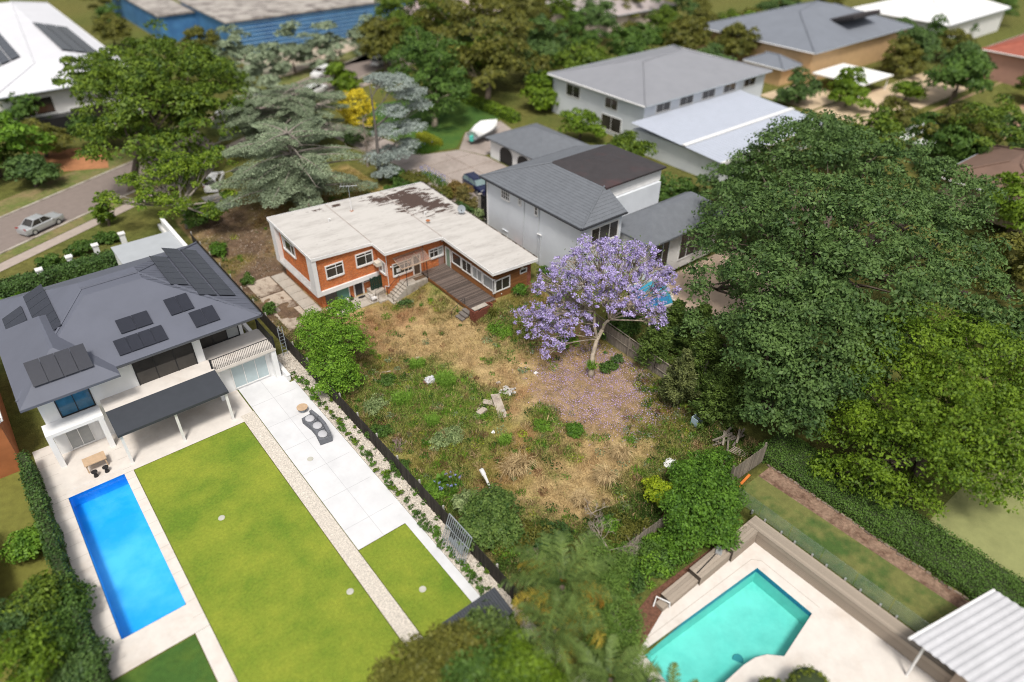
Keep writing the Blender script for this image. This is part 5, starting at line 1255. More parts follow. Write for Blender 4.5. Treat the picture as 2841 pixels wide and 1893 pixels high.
# ------------------------------------------------------------------ big grey-roofed house and others behind
def capping(t, x0, x1, y0, y1, ze, zt, inset, mat):
    ix = min(inset, (x1 - x0) / 2); iy = min(inset, (y1 - y0) / 2)
    E_ = [(x0, y0, ze), (x1, y0, ze), (x1, y1, ze), (x0, y1, ze)]; T_ = [(x0 + ix, y0 + iy, zt), (x1 - ix, y0 + iy, zt), (x1 - ix, y1 - iy, zt), (x0 + ix, y1 - iy, zt)]
    for a, b in zip(E_, T_):
        mb = MB(); mb.tube([Vector(a) + Vector((0, 0, .04)), Vector(b) + Vector((0, 0, .04))], .13, 5); mb.build('ridge_capping', mat, t)
    mb = MB(); mb.tube([Vector(T_[0]) + Vector((0, 0, .04)), Vector(T_[2]) + Vector((0, 0, .04))], .13, 5); mb.build('ridge_capping', mat, t)
    for i in range(4):
        a, b = Vector(E_[i]), Vector(E_[(i + 1) % 4]); d = (b - a).normalized(); n = Vector((d.y, -d.x, 0)) * .08
        mb = MB(); mb.tube([a + n - Vector((0, 0, .09)), b + n - Vector((0, 0, .09))], .10, 5); mb.build('gutter', M_white if i % 2 else M_grey, t)
def simple_house(name, label, x0, x1, y0, y1, zg, ze, zt, inset, wall, roof, over=.6, wins=(), cat='house'):
    t = thing(name, label, cat, ((x0 + x1) / 2, (y0 + y1) / 2, zg))
    mb = MB(); mb.box(x0, x1, y0, y1, zg - .2, ze - .15); mb.build('wall', wall, t)
    mb = MB(); hip(mb, x0 - over, x1 + over, y0 - over, y1 + over, ze, zt, inset); mb.build('roof', roof, t)
    capping(t, x0 - over, x1 + over, y0 - over, y1 + over, ze, zt, inset, roof)
    for ax, c, s, a0, a1, z0, z1 in wins: window(t, wallpt(ax, c, s), a0, a1, z0, z1, fr=.12, mull=((a0 + a1) / 2,), sill=False)
    return t
B1_ = simple_house('grey_roof_house', 'large white house with a broad pale grey hip roof behind the arched garage', 51.8, 78.5, -.8, 17.4, 1.3, 7.0, 9.4, 9, M_render, pm('pale_grey_roof', (.235, .24, .262), .7, .06, .5), wins=[('x', 51.8, -1, 11.5, 14.5, 4.6, 6.4), ('x', 51.8, -1, 3, 7, 1.8, 4), ('x', 51.8, -1, 4, 6.5, 4.8, 6.4)] + [('y', -.8, -1, 54 + i * 4.8, 57 + i * 4.8, 5.3, 6.7) for i in range(5)])
mb = MB(); n_ = 70; vs = []
for i in range(n_ + 1):
    x = 49.2 + 23.3 * i / n_; dz = .06 if i % 2 else 0; vs += [(x, -1.0, 5.2 + dz), (x, -15.6, 4.3 + dz)]
mb.add(vs, [(2 * i, 2 * i + 1, 2 * i + 3, 2 * i + 2) for i in range(n_)]); mb.build('verandah_roof', pm('pale_blue_grey_roof', (.40, .43, .50), .5, .05, 1), B1_)
mb = MB(); mb.box(49.2, 72.5, -10.2, -9.6, 4.72, 4.82); mb.box(49.2, 72.5, -15.9, -15.61, 4.05, 4.4); mb.build('fascia', M_white, B1_)
mb = MB(); mb.box(49.9, 71.8, -15.1, -.81, 1, 4.2); mb.build('verandah_wall', M_render, B1_)
simple_house('orange_brick_house', 'tan orange brick house with a grey roof at the upper right', 96, 128, 2, 26, 1.3, 6.5, 10, 11, M_orange, pm('slate_roof', (.17, .185, .215), .7, .08, .4), wins=[('x', 96, -1, 8, 11, 3, 5), ('x', 96, -1, 17, 20, 3, 5)])
t = thing('dark_skylight_roof', 'dark raised roof panel on the grey roof at the upper right', 'skylight', (116, 7, 8.4)); mb = MB(); mb.obox((115, 7.5, 8.9), (9, 7, .4), 0, -.28); mb.build('panel', M_roofdark, t); mb = MB(); mb.obox((115, 7.5, 8.5), (9.3, 7.3, .3), 0, -.28); mb.build('kerb', M_black, t)
simple_house('white_roof_house', 'house with a bright white roof at the top right edge', 138, 165, -1, 18, 1.3, 6, 9, 9, M_white, pm('white_metal_roof', (.72, .72, .72), .6, .05, .4))
simple_house('red_roof_house', 'house with a faded red tile roof at the right edge of the picture', 124, 146, -34, -14, 1.3, 6, 9, 9, pm('pinkish_brick', (.40, .23, .18), .9, .1, 1), M_redroof)
simple_house('pink_roof_house', 'low house with a pinkish roof among trees at the top centre', 62, 80, 66, 84, 1.3, 5, 7.5, 8, pm('pinkish_brick2', (.38, .25, .2), .9, .1, 1), pm('mauve_roof', (.42, .33, .32), .8, .1, .4))
simple_house('pale_pink_house', 'pale pinkish house behind trees at the top, right of centre', 92, 112, 46, 64, 1.3, 5.5, 8, 8, pm('pale_pink_render', (.52, .43, .38), .9, .1, 1), pm('greyish_pink_roof', (.36, .31, .30), .8, .1, .4))
simple_house('tan_house', 'tan walled house with a dull red roof beyond the orange brick house', 150, 172, -8, -26 + 20, 1.3, 5.5, 8, 7, M_orange, M_redroof) if False else None
simple_house('small_grey_gable_house', 'small grey roofed wing in front of the orange brick house', 91, 95.4, 4, 11, 1.3, 4.2, 5.6, 3, M_orange, MATS['slate_roof'], .5)
simple_house('brown_roof_house', 'brown roofed house at the far right edge above the yellow green tree', 66, 80, -44, -34, 1.3, 4.5, 6.5, 5, pm('tan_render2', (.45, .36, .28), .9, .1, 1), pm('brown_tile_roof', (.16, .10, .075), .8, .15, .6))
t = thing('shade_canopy', 'white flat canopy in front of the orange brick house', 'canopy', (99, -3, 1.3)); mb = MB(); mb.box(94.5, 104, -8.5, .5, 3.6, 3.8); mb.build('roof', M_tarp, t)
for x, y in ((95, -8), (103.5, -8), (95, 0), (103.5, 0)):
    mb = MB(); mb.tube([(x, y, 1.2), (x, y, 3.6)], .1, 6); mb.build('post', M_white, t)
sheet('patio', R4(84, 96, -26, -15), .03, pm('pale_patio', (.60, .62, .58), .9, .08, .5), 'pale patio at the right', 6)
sheet('pavement', R4(84, 122, -16.5, -7), .03, pm('warm_paving', (.52, .40, .27), .9, .12, .5), 'warm tan paving before the orange brick house', 8)
sheet('yard', R4(98, 124, -42, -18), .028, pm('reddish_yard', (.36, .22, .15), .95, .2, .4, c2=(.2, .2, .08), c2s=.2), 'reddish ground among the trees at the far right', 8)
sheet('yard', R4(84, 95.5, -6.5, 3), .029, MATS['warm_paving'], None, 8)
# blue wrapped building
B2_ = thing('blue_building', 'long building wrapped in blue sheeting at the top left of centre', 'building', (38, 84, 1.3))
mb = MB(); mb.box(25.5, 66, 78, 104, 1, 7.2); mb.build('wall', M_bluewall, B2_); mb = MB(); mb.box(18.5, 25.499, 96, 140, 1, 6.2); mb.build('side_wall', M_bluewall, B2_)
for i in range(8):
    mb = MB(); mb.box(25.4, 66.1, 77.85, 77.99, 1.7 + i * .7, 1.82 + i * .7); mb.build('batten', pm('faded_blue', (.22, .36, .52), .6, .1, 1), B2_)
mb = MB(); mb.box(25.0, 66.5, 77.6, 104.4, 7.201, 7.5); mb.box(18.2, 25.499, 95.6, 140.4, 6.201, 6.5); mb.build('roof', pm('grey_work_deck', (.36, .33, .30), .9, .25, .5, c2=(.15, .13, .12), c2s=.3), B2_)
sheet('yard', R4(25, 66, 60, 77.5), .03, pm('sandy_yard', (.45, .36, .28), .95, .15, .4, c2=(.26, .27, .2), c2s=.15), 'sandy yard in front of the blue building', 6)
t = thing('skip_bin', 'blue skip bin in the sandy yard', 'skip bin', (50, 66, 1.35)); mb = MB(); mb.add([(48.4, 65.0, 1.35), (51.6, 65.0, 1.35), (51.6, 67.0, 1.35), (48.4, 67.0, 1.35), (47.8, 64.7, 2.9), (52.2, 64.7, 2.9), (52.2, 67.3, 2.9), (47.8, 67.3, 2.9)], [(0, 1, 5, 4), (1, 2, 6, 5), (2, 3, 7, 6), (3, 0, 4, 7), (3, 2, 1, 0)]); mb.build('bin', M_bluewall, t); mb = MB(); mb.tube([(47.8, 64.7, 2.9), (52.2, 64.7, 2.9), (52.2, 67.3, 2.9), (47.8, 67.3, 2.9), (47.8, 64.7, 2.9)], .08, 5); mb.build('rim', M_grey, t)
# white house top left
B3_ = simple_house('white_house', 'white roofed house with solar panels at the top left corner', -14, 3, 56, 120, .3, 6.6, 8.6, 7, M_white, pm('pale_white_roof', (.62, .62, .65), .6, .06, .3), 1.0, wins=[('y', 56, -1, -13, -8, 3.2, 5.6), ('y', 56, -1, -6.5, -1, 1, 3.5)])
panels(-3.4, 1.6, 67, 90, 3, 12, lambda x, y: 6.75 + (4 - x) * .285, (0, math.atan(.285), 0), B3_); panels(-13, -8.8, 68, 100, 3, 12, lambda x, y: 6.75 + (x + 15) * .285, (0, -math.atan(.285), 0), B3_)
mb = MB(); mb.box(-13.5, -5.5, 54.2, 55.99, .2, 3.0); mb.build('dark_porch', M_black, B3_)
t = simple_house('terracotta_roof_house', 'orange brown terracotta roofed building at the left edge', -29, -24.9, -14.5, -1.2, 0, 4.6, 5.2, 1.8, M_terra, M_terra, .15)
t = simple_house('terracotta_roof_shed', 'small terracotta roofed shed at the lower left edge', -31, -28.0, -27, -21, 0, 2.4, 3.1, 1.4, M_terra, M_terra, .2, cat='shed')

# ------------------------------------------------------------------ vehicles
def car(label, loc, rz, paint, L_=4.7, Wd=1.82, Hh=1.45, kind='sedan', group=None, glass=None):
    t = thing('parked_car', label, 'car', loc, group, rz)
    h2 = Wd / 2
    if kind == 'sedan': prof = [(-.5, .55), (-.49, .82), (-.36, .92), (-.18, .94), (.20, .95), (.42, .86), (.49, .72), (.5, .5)]; cab = [(-.34, .93), (-.20, 1.0), (.06, 1.0), (.22, .94)]
    else: prof = [(-.5, .55), (-.49, .95), (-.40, .98), (-.18, .99), (.20, 1.0), (.42, .90), (.49, .74), (.5, .5)]; cab = [(-.47, .97), (-.42, 1.0), (.06, 1.0), (.24, .98)]
    zc = .62 * Hh
    mb = MB(); vs = []; fs_ = []
    sec = []
    for x, zf in prof:
        z1 = .34 + (zc - .34) * (zf / .95) * 1.02
        wf = h2 * (1 - .16 * max(0, abs(x) - .36) / .14 * .9)
        sec.append([(x * L_, -wf * .96, .26), (x * L_, -wf, .5), (x * L_, -wf * .98, z1 - .1), (x * L_, -wf * .86, z1), (x * L_, wf * .86, z1), (x * L_, wf * .98, z1 - .1), (x * L_, wf, .5), (x * L_, wf * .96, .26)])
    for s_ in sec: vs += s_
    n = 8
    for i in range(len(sec) - 1):
        for j in range(n): fs_.append((i * n + j, i * n + (j + 1) % n, (i + 1) * n + (j + 1) % n, (i + 1) * n + j))
    fs_ += [tuple(range(n)), tuple(reversed(range((len(sec) - 1) * n, len(sec) * n)))]
    mb.add(vs, [tuple(reversed(f)) for f in fs_]); mb.build('body', paint, t, smooth=False)
    # glasshouse: windows as their own parts, roof panel on top
    xb0, xb1 = cab[0][0] * L_, cab[3][0] * L_; xt0, xt1 = cab[1][0] * L_, cab[2][0] * L_
    zb, zt = zc - .02, Hh; wb, wt = h2 * .88, h2 * .68
    bl, br, fl_, fr_ = (xb0, -wb, zb), (xb0, wb, zb), (xb1, -wb, zb), (xb1, wb, zb)
    tl, tr, gl_, gr_ = (xt0, -wt, zt - .06), (xt0, wt, zt - .06), (xt1, -wt, zt - .06), (xt1, wt, zt - .06)
    gm = glass or M_glass
    for nm, q in (('windscreen', (fl_, fr_, gr_, gl_)), ('rear_window', (br, bl, tl, tr)), ('side_window', (bl, fl_, gl_, tl)), ('side_window', (fr_, br, tr, gr_))):
        mb = MB(); mb.add(q, [(0, 1, 2, 3)]); mb.build(nm, gm, t)
    mx_ = (xb0 + xb1) / 2
    for a, b in [(fl_, gl_), (fr_, gr_), (bl, tl), (br, tr)] + [((mx_, s_ * wb, zb), ((xt0 + xt1) / 2, s_ * wt, zt - .06)) for s_ in (-1, 1)]:
        mb = MB(); mb.tube([a, b], .05, 4); mb.build('pillar', paint, t)
    mb = MB(); mb.add([(xt0 - .08, -wt - .03, zt - .07), (xt1 + .08, -wt - .03, zt - .07), (xt1 + .08, wt + .03, zt - .07), (xt0 - .08, wt + .03, zt - .07), (xt0 + .15, -wt * .8, zt), (xt1 - .1, -wt * .8, zt), (xt1 - .1, wt * .8, zt), (xt0 + .15, wt * .8, zt)], [(4, 5, 6, 7), (0, 1, 5, 4), (1, 2, 6, 5), (2, 3, 7, 6), (3, 0, 4, 7)]); mb.build('roof', paint, t)
    for x in (-.31 * L_, .31 * L_):
        for s_ in (-1, 1):
            mb = MB(); mb.tube([(x, s_ * (h2 - .2), .33), (x, s_ * (h2 + .005), .33)], .33, 14); w = mb.build('wheel', M_rubber, t)
            mb = MB(); mb.tube([(x, s_ * (h2 + .006), .33), (x, s_ * (h2 + .016), .33)], .21, 10); mb.build('rim', M_alu, w)
    for s_ in (-1, 1):
        mb = MB(); mb.obox((.475 * L_, s_ * h2 * .66, zc * .84), (.12, .38, .14), s_ * -.25); mb.build('headlight', M_glassgrey, t)
        mb = MB(); mb.obox((-.485 * L_, s_ * h2 * .66, zc * .92), (.08, .4, .14), s_ * .2); mb.build('tail_light', pm('red_lens', (.3, .01, .01), .3, .1, 2), t)
        mb = MB(); mb.obox((xb1 - .15, s_ * (h2 + .06), zb + .06), (.1, .2, .14)); mb.build('mirror', paint, t)
    return t
M_navy = pm('navy_car_paint', (.006, .010, .045), .25, .05, 1, spec=.7)
M_wcar = pm('white_car_paint', (.70, .70, .70), .3, .03, 1, spec=.6)
M_scar = pm('silver_car_paint', (.42, .43, .44), .3, .03, 1, metal=.3, spec=.6)
cp = (24.86,-0.48,2.05)
car('dark navy hatchback parked on the driveway beside the pale house', (25.8, 1.3, 1.38), math.radians(-96), M_navy, 4.6, 1.85, 1.5, 'suv', glass=pm('green_tinted_screen', (.16, .22, .22), .1, .2, 1, spec=.8))
ang = math.atan2(rdir[1], rdir[0])
def onroad(s, side): 
    p = ra + (rb - ra) * s + rn * side; return (p[0], p[1], float(hgt(*p)) + .035)
sv = [(.335, -2.6, M_scar, 'silver car parked on the street at the left edge'), (.565, 2.6, M_scar, 'silver grey wagon on the far side of the street behind the branchy tree'), (.655, -2.5, M_wcar, 'white car half hidden behind the cedar boughs'), (.60, 2.7, M_wcar, 'white car parked farther along the far kerb'), (.71, 2.6, M_wcar, 'white van like car seen over the cedar tops'), (.78, -2.4, M_wcar, 'white car near the golden flowering shrub'), (.82, 2.6, M_scar, 'silver car beyond the golden flowering shrub')]
for s, sd_, p_, lb in sv: car(lb, onroad(s, sd_), ang + (math.pi if sd_ > 0 else 0), p_, 4.6, 1.84, 1.55, 'suv' if p_ is M_wcar else 'sedan')
car('white ute shape behind the branchy street tree on the grey driveway', (float((2.47,24.44,0.28)[0]), float((2.47,24.44,0.28)[1]), .1), math.radians(60), M_wcar, 4.8, 1.85, 1.7, 'suv')
# boat under a white cover
b_ = thing('covered_boat', 'boat on a trailer under a white cover at the edge of the green lawn', 'boat', (36.8, 14.6, 1.37), None, math.radians(20))
mb = MB(); secs = []
for x, w, z0, z1, zr_ in ((-3.0, .95, .7, 1.35, 1.9), (-1.5, 1.1, .6, 1.4, 2.35), (0, 1.15, .6, 1.45, 2.5), (1.5, .95, .65, 1.55, 2.2), (2.6, .5, .85, 1.65, 1.9), (3.2, .08, 1.2, 1.7, 1.75)): secs.append((x, w, z0, z1, zr_))
vs = []
for x, w, z0, z1, zr_ in secs: vs += [(x, -w, z1), (x, -w * .7, z0 + .15), (x, 0, z0), (x, w * .7, z0 + .15), (x, w, z1)]
mb.add(vs, [(i * 5 + j, i * 5 + j + 1, (i + 1) * 5 + j + 1, (i + 1) * 5 + j) for i in range(5) for j in range(4)] + [(0, 1, 2, 3, 4)]); mb.build('hull', M_grey, b_)
mb = MB(); vs = []
for x, w, z0, z1, zr_ in secs: vs += [(x, -w * 1.04, z1 - .08), (x, -w * .95, z1 + .12), (x, -w * .5, zr_ - .12), (x, 0, zr_), (x, w * .5, zr_ - .12), (x, w * .95, z1 + .12), (x, w * 1.04, z1 - .08)]
mb.add(vs, [(i * 7 + j, (i + 1) * 7 + j, (i + 1) * 7 + j + 1, i * 7 + j + 1) for i in range(5) for j in range(6)] + [(6, 5, 4, 3, 2, 1, 0)]); mb.build('cover', M_tarp, b_, smooth=True)
for s_ in (-1, 1):
    mb = MB(); mb.tube([(-.6, s_ * .9, .35), (-.6, s_ * 1.12, .35)], .33, 12); mb.build('wheel', M_rubber, b_)
mb = MB(); mb.tube([(-2.8, 0, .45), (3.8, 0, .5)], .07, 6); mb.tube([(-.6, -1.1, .4), (-.6, 1.1, .4)], .06, 6); mb.build('trailer', M_alu, b_)
mb = MB(); mb.box(-3.35, -2.95, -.2, .2, .6, 1.3); mb.build('outboard', pm('sea_green_plastic', (.10, .55, .45), .5, .1, 2), b_)

# ------------------------------------------------------------------ rubble and litter on the block
M_fib = pm('pale_fibre_sheet', (.44, .375, .31), .9, .2, 2.5, .2, 15, c2=(.28, .23, .19), c2s=1.5)
def piece(name, label, cat, c, size, rz, rx=0, ry=0, mat=None, extra=None):
    t = thing(name, label, cat, tuple(c))
    mb = MB(); mb.obox(Vector(c) + Vector((0, 0, size[2] / 2)), size, rz, rx, ry); mb.build('slab' if size[2] < .3 else 'block', mat or M_fib, t)
    if extra:
        mb = MB(); mb.obox(Vector(c) + Vector(extra[0]), extra[1], extra[2], .2); mb.build('fragment', mat or M_fib, t)
    return t
piece('concrete_slab', 'long narrow concrete slab tilted on the dry grass', 'slab', (4.84,-29.85,0.10), (.7, 2.5, .13), math.radians(-22), .12, .1)
piece('fibre_sheet', 'broken pale sheet under the long tilted slab', 'sheet', (4.81,-29.11,0.05), (.8, 1.0, .03), .3, .1, .25)
piece('fibre_sheet', 'folded pale sheet piece left of the long tilted slab', 'sheet', (3.86,-29.20,0.05), (1.0, .8, .03), .5, .3, -.1, extra=((.45, .1, .3), (.5, .7, .03), .9))
piece('fibre_sheet', 'small upturned sheet with a dark face between the slab and the folded sheet', 'sheet', (4.43,-29.01,0.05), (.7, .5, .03), .8, .5, .1, M_alu)
piece('concrete_block', 'short pale concrete block nearest the folded sheet', 'block', (3.39,-29.55,0.02), (.8, .45, .3), .2)
piece('concrete_block', 'small grey block at the foot of the long slab', 'block', (4.73,-30.48,0.02), (.3, .25, .2), .6, mat=M_conc)
t = thing('rubble_heap', 'heap of pale broken rubble above the long slab', 'rubble', (6.42,-29.00,0.01)); c0 = np.array((6.42,-29.00,0.01))
tiles('rubble_piece', [((c0[0] + random.gauss(0, .3), c0[1] + random.gauss(0, .3), c0[2] + .05 + random.random() * .25), (random.uniform(.12, .35), random.uniform(.1, .3), random.uniform(.06, .2)), (random.random(), random.random(), random.random() * 3)) for _ in range(26)], pm('pale_rubble', (.48, .45, .42), .9, .25, 3), t)
for i, (g_, lb, r) in enumerate((((2.37,-23.94,0.10), 'crumpled pale grey tarpaulin among the bright weeds', (.5, .4, .28)), ((10.52,-42.12,0.10), 'crumpled white plastic sheet beside the green shrub mass', (.5, .38, .2)))):
    t = thing('plastic_sheet', lb, 'plastic sheet', g_); mb = MB(); mb.ball((g_[0], g_[1], g_[2] + .1), r, 18, 10)
    mb.v = [(x + random.gauss(0, .05), y + random.gauss(0, .05), z + random.gauss(0, .07)) for x, y, z in mb.v]; mb.build('folds', M_tarp if i else pm('grey_tarp', (.5, .5, .52), .7, .1, 3), t)
g_ = (-0.93,-35.91,0.90); t = thing('plastic_pipe', 'white capped plastic pipe sticking up behind the rounded shrub', 'pipe', g_); mb = MB(); mb.tube([(g_[0] + .1, g_[1] - .4, .1), (g_[0], g_[1], 1.0), (g_[0] - .05, g_[1] + .2, 1.35)], [.07, .09, .12], 10); mb.build('tube', M_tarp, t); mb = MB(); mb.tube([(g_[0] - .05, g_[1] + .2, 1.35), (g_[0] - .1, g_[1] + .45, 1.7)], .15, 10); mb.build('cap', M_white, t)
for (a, b), lb in (((930, 858), 'pale plank lying in the weeds by the green tree'), ((1005, 935), 'thin stick lying on the brown patch'), ((1137, 993), 'small white tile on the grass below the slab'), ((955, 880), 'pale stone left of the grey tarpaulin'), ((1230, 860), 'white scrap standing in the fallen petals'), ((1155, 880), 'bare pale stone patch above the rubble'), ((985, 820), 'flat pale stones in the dry grass')):
    g_ = {(930, 858): (0.16,-20.62,0.05), (1005, 935): (1.16,-26.69,0.05), (1137, 993): (2.79,-31.80,0.05), (955, 880): (1.13,-22.89,0.05), (1230, 860): (9.70,-28.48,0.13), (1155, 880): (6.58,-27.49,0.06), (985, 820): (3.29,-20.67,0.03)}[(a, b)]
    sz = (.9, .12, .05) if 'plank' in lb or 'stick' in lb else (.35, .25, .12)
    t = MB(); t.obox((g_[0], g_[1], g_[2]), sz, random.random() * 3, .1, .1); tag(t.build('plank' if 'plank' in lb else 'stick' if 'stick' in lb else 'stone', M_fib if 'white' not in lb else M_white), lb, 'debris')
k = thing('timber_pile', 'pile of old dark boards under the conifers by the short fence', 'timber pile', (15.70,-43.23,0.05)); c0 = np.array((15.70,-43.23,0.05))
tiles('board', [((c0[0] + random.uniform(-.6, .6), c0[1] + random.uniform(-.4, .4), c0[2] + .06 + i * .05), (random.uniform(1.2, 2.4), .14, .04), random.uniform(-.4, .6)) for i in range(14)], M_paling, k)
c0 = np.array((15.29,-40.54,0.05)); t = thing('open_box', 'pale blue open box under the conifers', 'box', tuple(c0))
for o_, s_ in (((-.3, 0, .35), (.05, .6, .7)), ((0, .3, .35), (.6, .05, .7)), ((.3, 0, .2), (.05, .6, .4)), ((0, 0, .04), (.6, .6, .05))):
    mb = MB(); mb.obox(Vector(c0) + Vector(o_), s_); mb.build('side', pm('pale_blue_board', (.33, .42, .48), .7, .1, 3), t)
c0 = np.array((14.87,-44.42,0.05)); t = thing('pallet', 'broken pale pallet leaning by the short grey fence', 'pallet', tuple(c0)); tiles('slat', [((c0[0] + i * .16, c0[1], c0[2] + .2), (.1, 1.1, .03), (.2, .3, .5)) for i in range(5)], M_fib, t)
# ------------------------------------------------------------------ foliage materials
L_street = leafmat('leaf_street_green', (.030, .075, .012), (.14, .20, .018))
L_lime = leafmat('leaf_fresh_green', (.055, .135, .014), (.17, .30, .03))
L_dark = leafmat('leaf_deep_green', (.034, .078, .022), (.115, .185, .05), .28, .45)
L_mid = leafmat('leaf_mid_green', (.035, .085, .016), (.10, .175, .03))
L_yel = leafmat('leaf_yellow_green', (.045, .10, .009), (.165, .25, .018), .3, .5)
L_olive = leafmat('leaf_olive', (.06, .075, .014), (.17, .165, .03))
L_cedar = leafmat('needle_grey_green', (.10, .135, .08), (.27, .325, .205), .15, .5)
L_blue = leafmat('needle_blue_grey', (.13, .165, .15), (.36, .41, .375), .12, .5)
L_cyp = leafmat('leaf_cypress', (.040, .078, .015), (.115, .17, .032), .15, .6)
L_gold = leafmat('blossom_golden', (.34, .28, .015), (.72, .56, .035), .2)
L_jac = leafmat('blossom_jacaranda', (.38, .31, .57), (.49, .425, .68), .28, .8)
L_jacleaf = leafmat('leaf_jacaranda', (.06, .11, .02), (.14, .2, .03))
L_hedge = leafmat('leaf_hedge', (.030, .070, .018), (.075, .135, .03), .2)
L_bank = leafmat('leaf_bank', (.058, .115, .02), (.085, .155, .026), .2, .3)
L_hedgey = leafmat('leaf_clipped_gold', (.12, .15, .008), (.28, .30, .02), .2)
L_bush = leafmat('leaf_glossy_bush', (.035, .095, .014), (.115, .225, .022), .25, .9)
L_varie = leafmat('leaf_variegated', (.06, .12, .03), (.32, .38, .17), .25, 1.5)
L_rust = leafmat('leaf_bronze_hedge', (.10, .085, .02), (.27, .17, .05), .2, .9)
L_palm = leafmat('frond_grey_green', (.025, .058, .012), (.145, .205, .05), .2, .8)
L_palmy = leafmat('frond_old_golden', (.16, .14, .02), (.42, .32, .04), .25, 1)
L_palmo = leafmat('frond_dying_orange', (.30, .13, .02), (.50, .27, .03), .25, 1)
L_bamb = leafmat('leaf_bamboo', (.055, .12, .018), (.17, .27, .05), .3, .8)
L_agap = leafmat('leaf_strap', (.03, .09, .012), (.10, .19, .02), .2, 1)
L_agfl = leafmat('blossom_lilac_blue', (.16, .18, .50), (.36, .38, .75), .2, 1)
L_straw = leafmat('straw', (.30, .21, .10), (.55, .42, .23), .2, 1)
L_dead = pm('dead_twig', (.30, .25, .21), .9, .2, 4)

# ------------------------------------------------------------------ trees by the street
rtree('street_tree', 'tall broad green street tree at the upper left', (-6.21,29.51,0.00), [((0.51,44.59,9.00), 6.5), ((3.53,35.34,10.00), 6.5), ((8.03,36.33,9.00), 5.5), ((-3.95,39.96,7.00), 5.5), ((-0.86,29.55,8.00), 6.5), ((4.49,29.23,7.00), 5.5), ((-5.10,26.96,6.00), 4.8), ((-0.83,25.33,5.50), 4.8), ((-3.13,47.38,9.00), 4.8), ((5.86,52.44,10.00), 5)], 33000, .46, L_street, M_bark, .4, cr=1.5, per=110)
tb = (-3.97,15.26,0.00)
rtree('branchy_tree', 'sparse street tree with pale bare branches leaning over the fence corner', tb, [((-5.09,18.05,5.00), 2.3), ((-2.92,16.33,6.50), 2.2), ((-6.80,15.67,3.80), 1.8), ((-0.83,17.04,6.50), 2.0), ((0.73,15.05,6.00), 1.9), ((0.31,11.67,4.50), 1.3), ((-2.13,11.62,3.20), 1.8), ((-5.07,13.10,4.00), 1.8), ((-7.48,19.17,5.00), 1.6), ((-1.96,16.31,4.00), 1.5), ((-10.18,17.74,4.50), 1.4)], 12500, .26, leafmat('leaf_branchy', (.030, .085, .012), (.20, .28, .02), .28, .8), M_barkgrey, .26, fork=.45, cr=.6, per=45, lo=.35, per_lobe=14)
rtree('clump_bush_tree', 'dark leafy tree behind the trunk of the sparse street tree', (-1.78,16.28,0.00), [((-1.93,14.85,1.40), 1.5), ((-3.37,14.18,1.30), 1.2)], 3500, .22, L_mid, M_bark, .1, cr=.5, per=45)
rtree('dark_tree', 'dark round tree with a pale trunk at the far edge of the green lawn', (34.08,23.06,1.35), [((35.57,25.94,9.00), 5.5), ((34.53,21.87,6.50), 4.6), ((33.20,25.93,7.00), 4.0), ((38.25,33.00,9.00), 4.5), ((33.90,25.12,4.00), 3.0), ((39.09,25.85,6.00), 3.0)], 17000, .4, L_mid, M_barkpale, .4, cr=1.2, per=110)
rtree('olive_tree', 'tall olive tree in the middle of the top edge', (47.59,28.20,1.30), [((54.04,45.20,10.00), 8), ((51.50,33.18,9.00), 7.5), ((64.34,43.72,9.00), 7.5), ((45.10,26.99,6.00), 5.5), ((55.70,31.70,6.00), 5.5)], 17000, .6, L_olive, M_bark, .4, cr=1.8, per=110)
rtree('green_tree', 'bright green tree left of the olive tree at the top edge', (56.50,58.81,1.30), [((56.00,61.00,8.00), 7), ((51.26,58.31,6.00), 5), ((55.15,53.91,7.00), 5)], 13000, .55, L_street, M_bark, .35, cr=1.8, per=110)
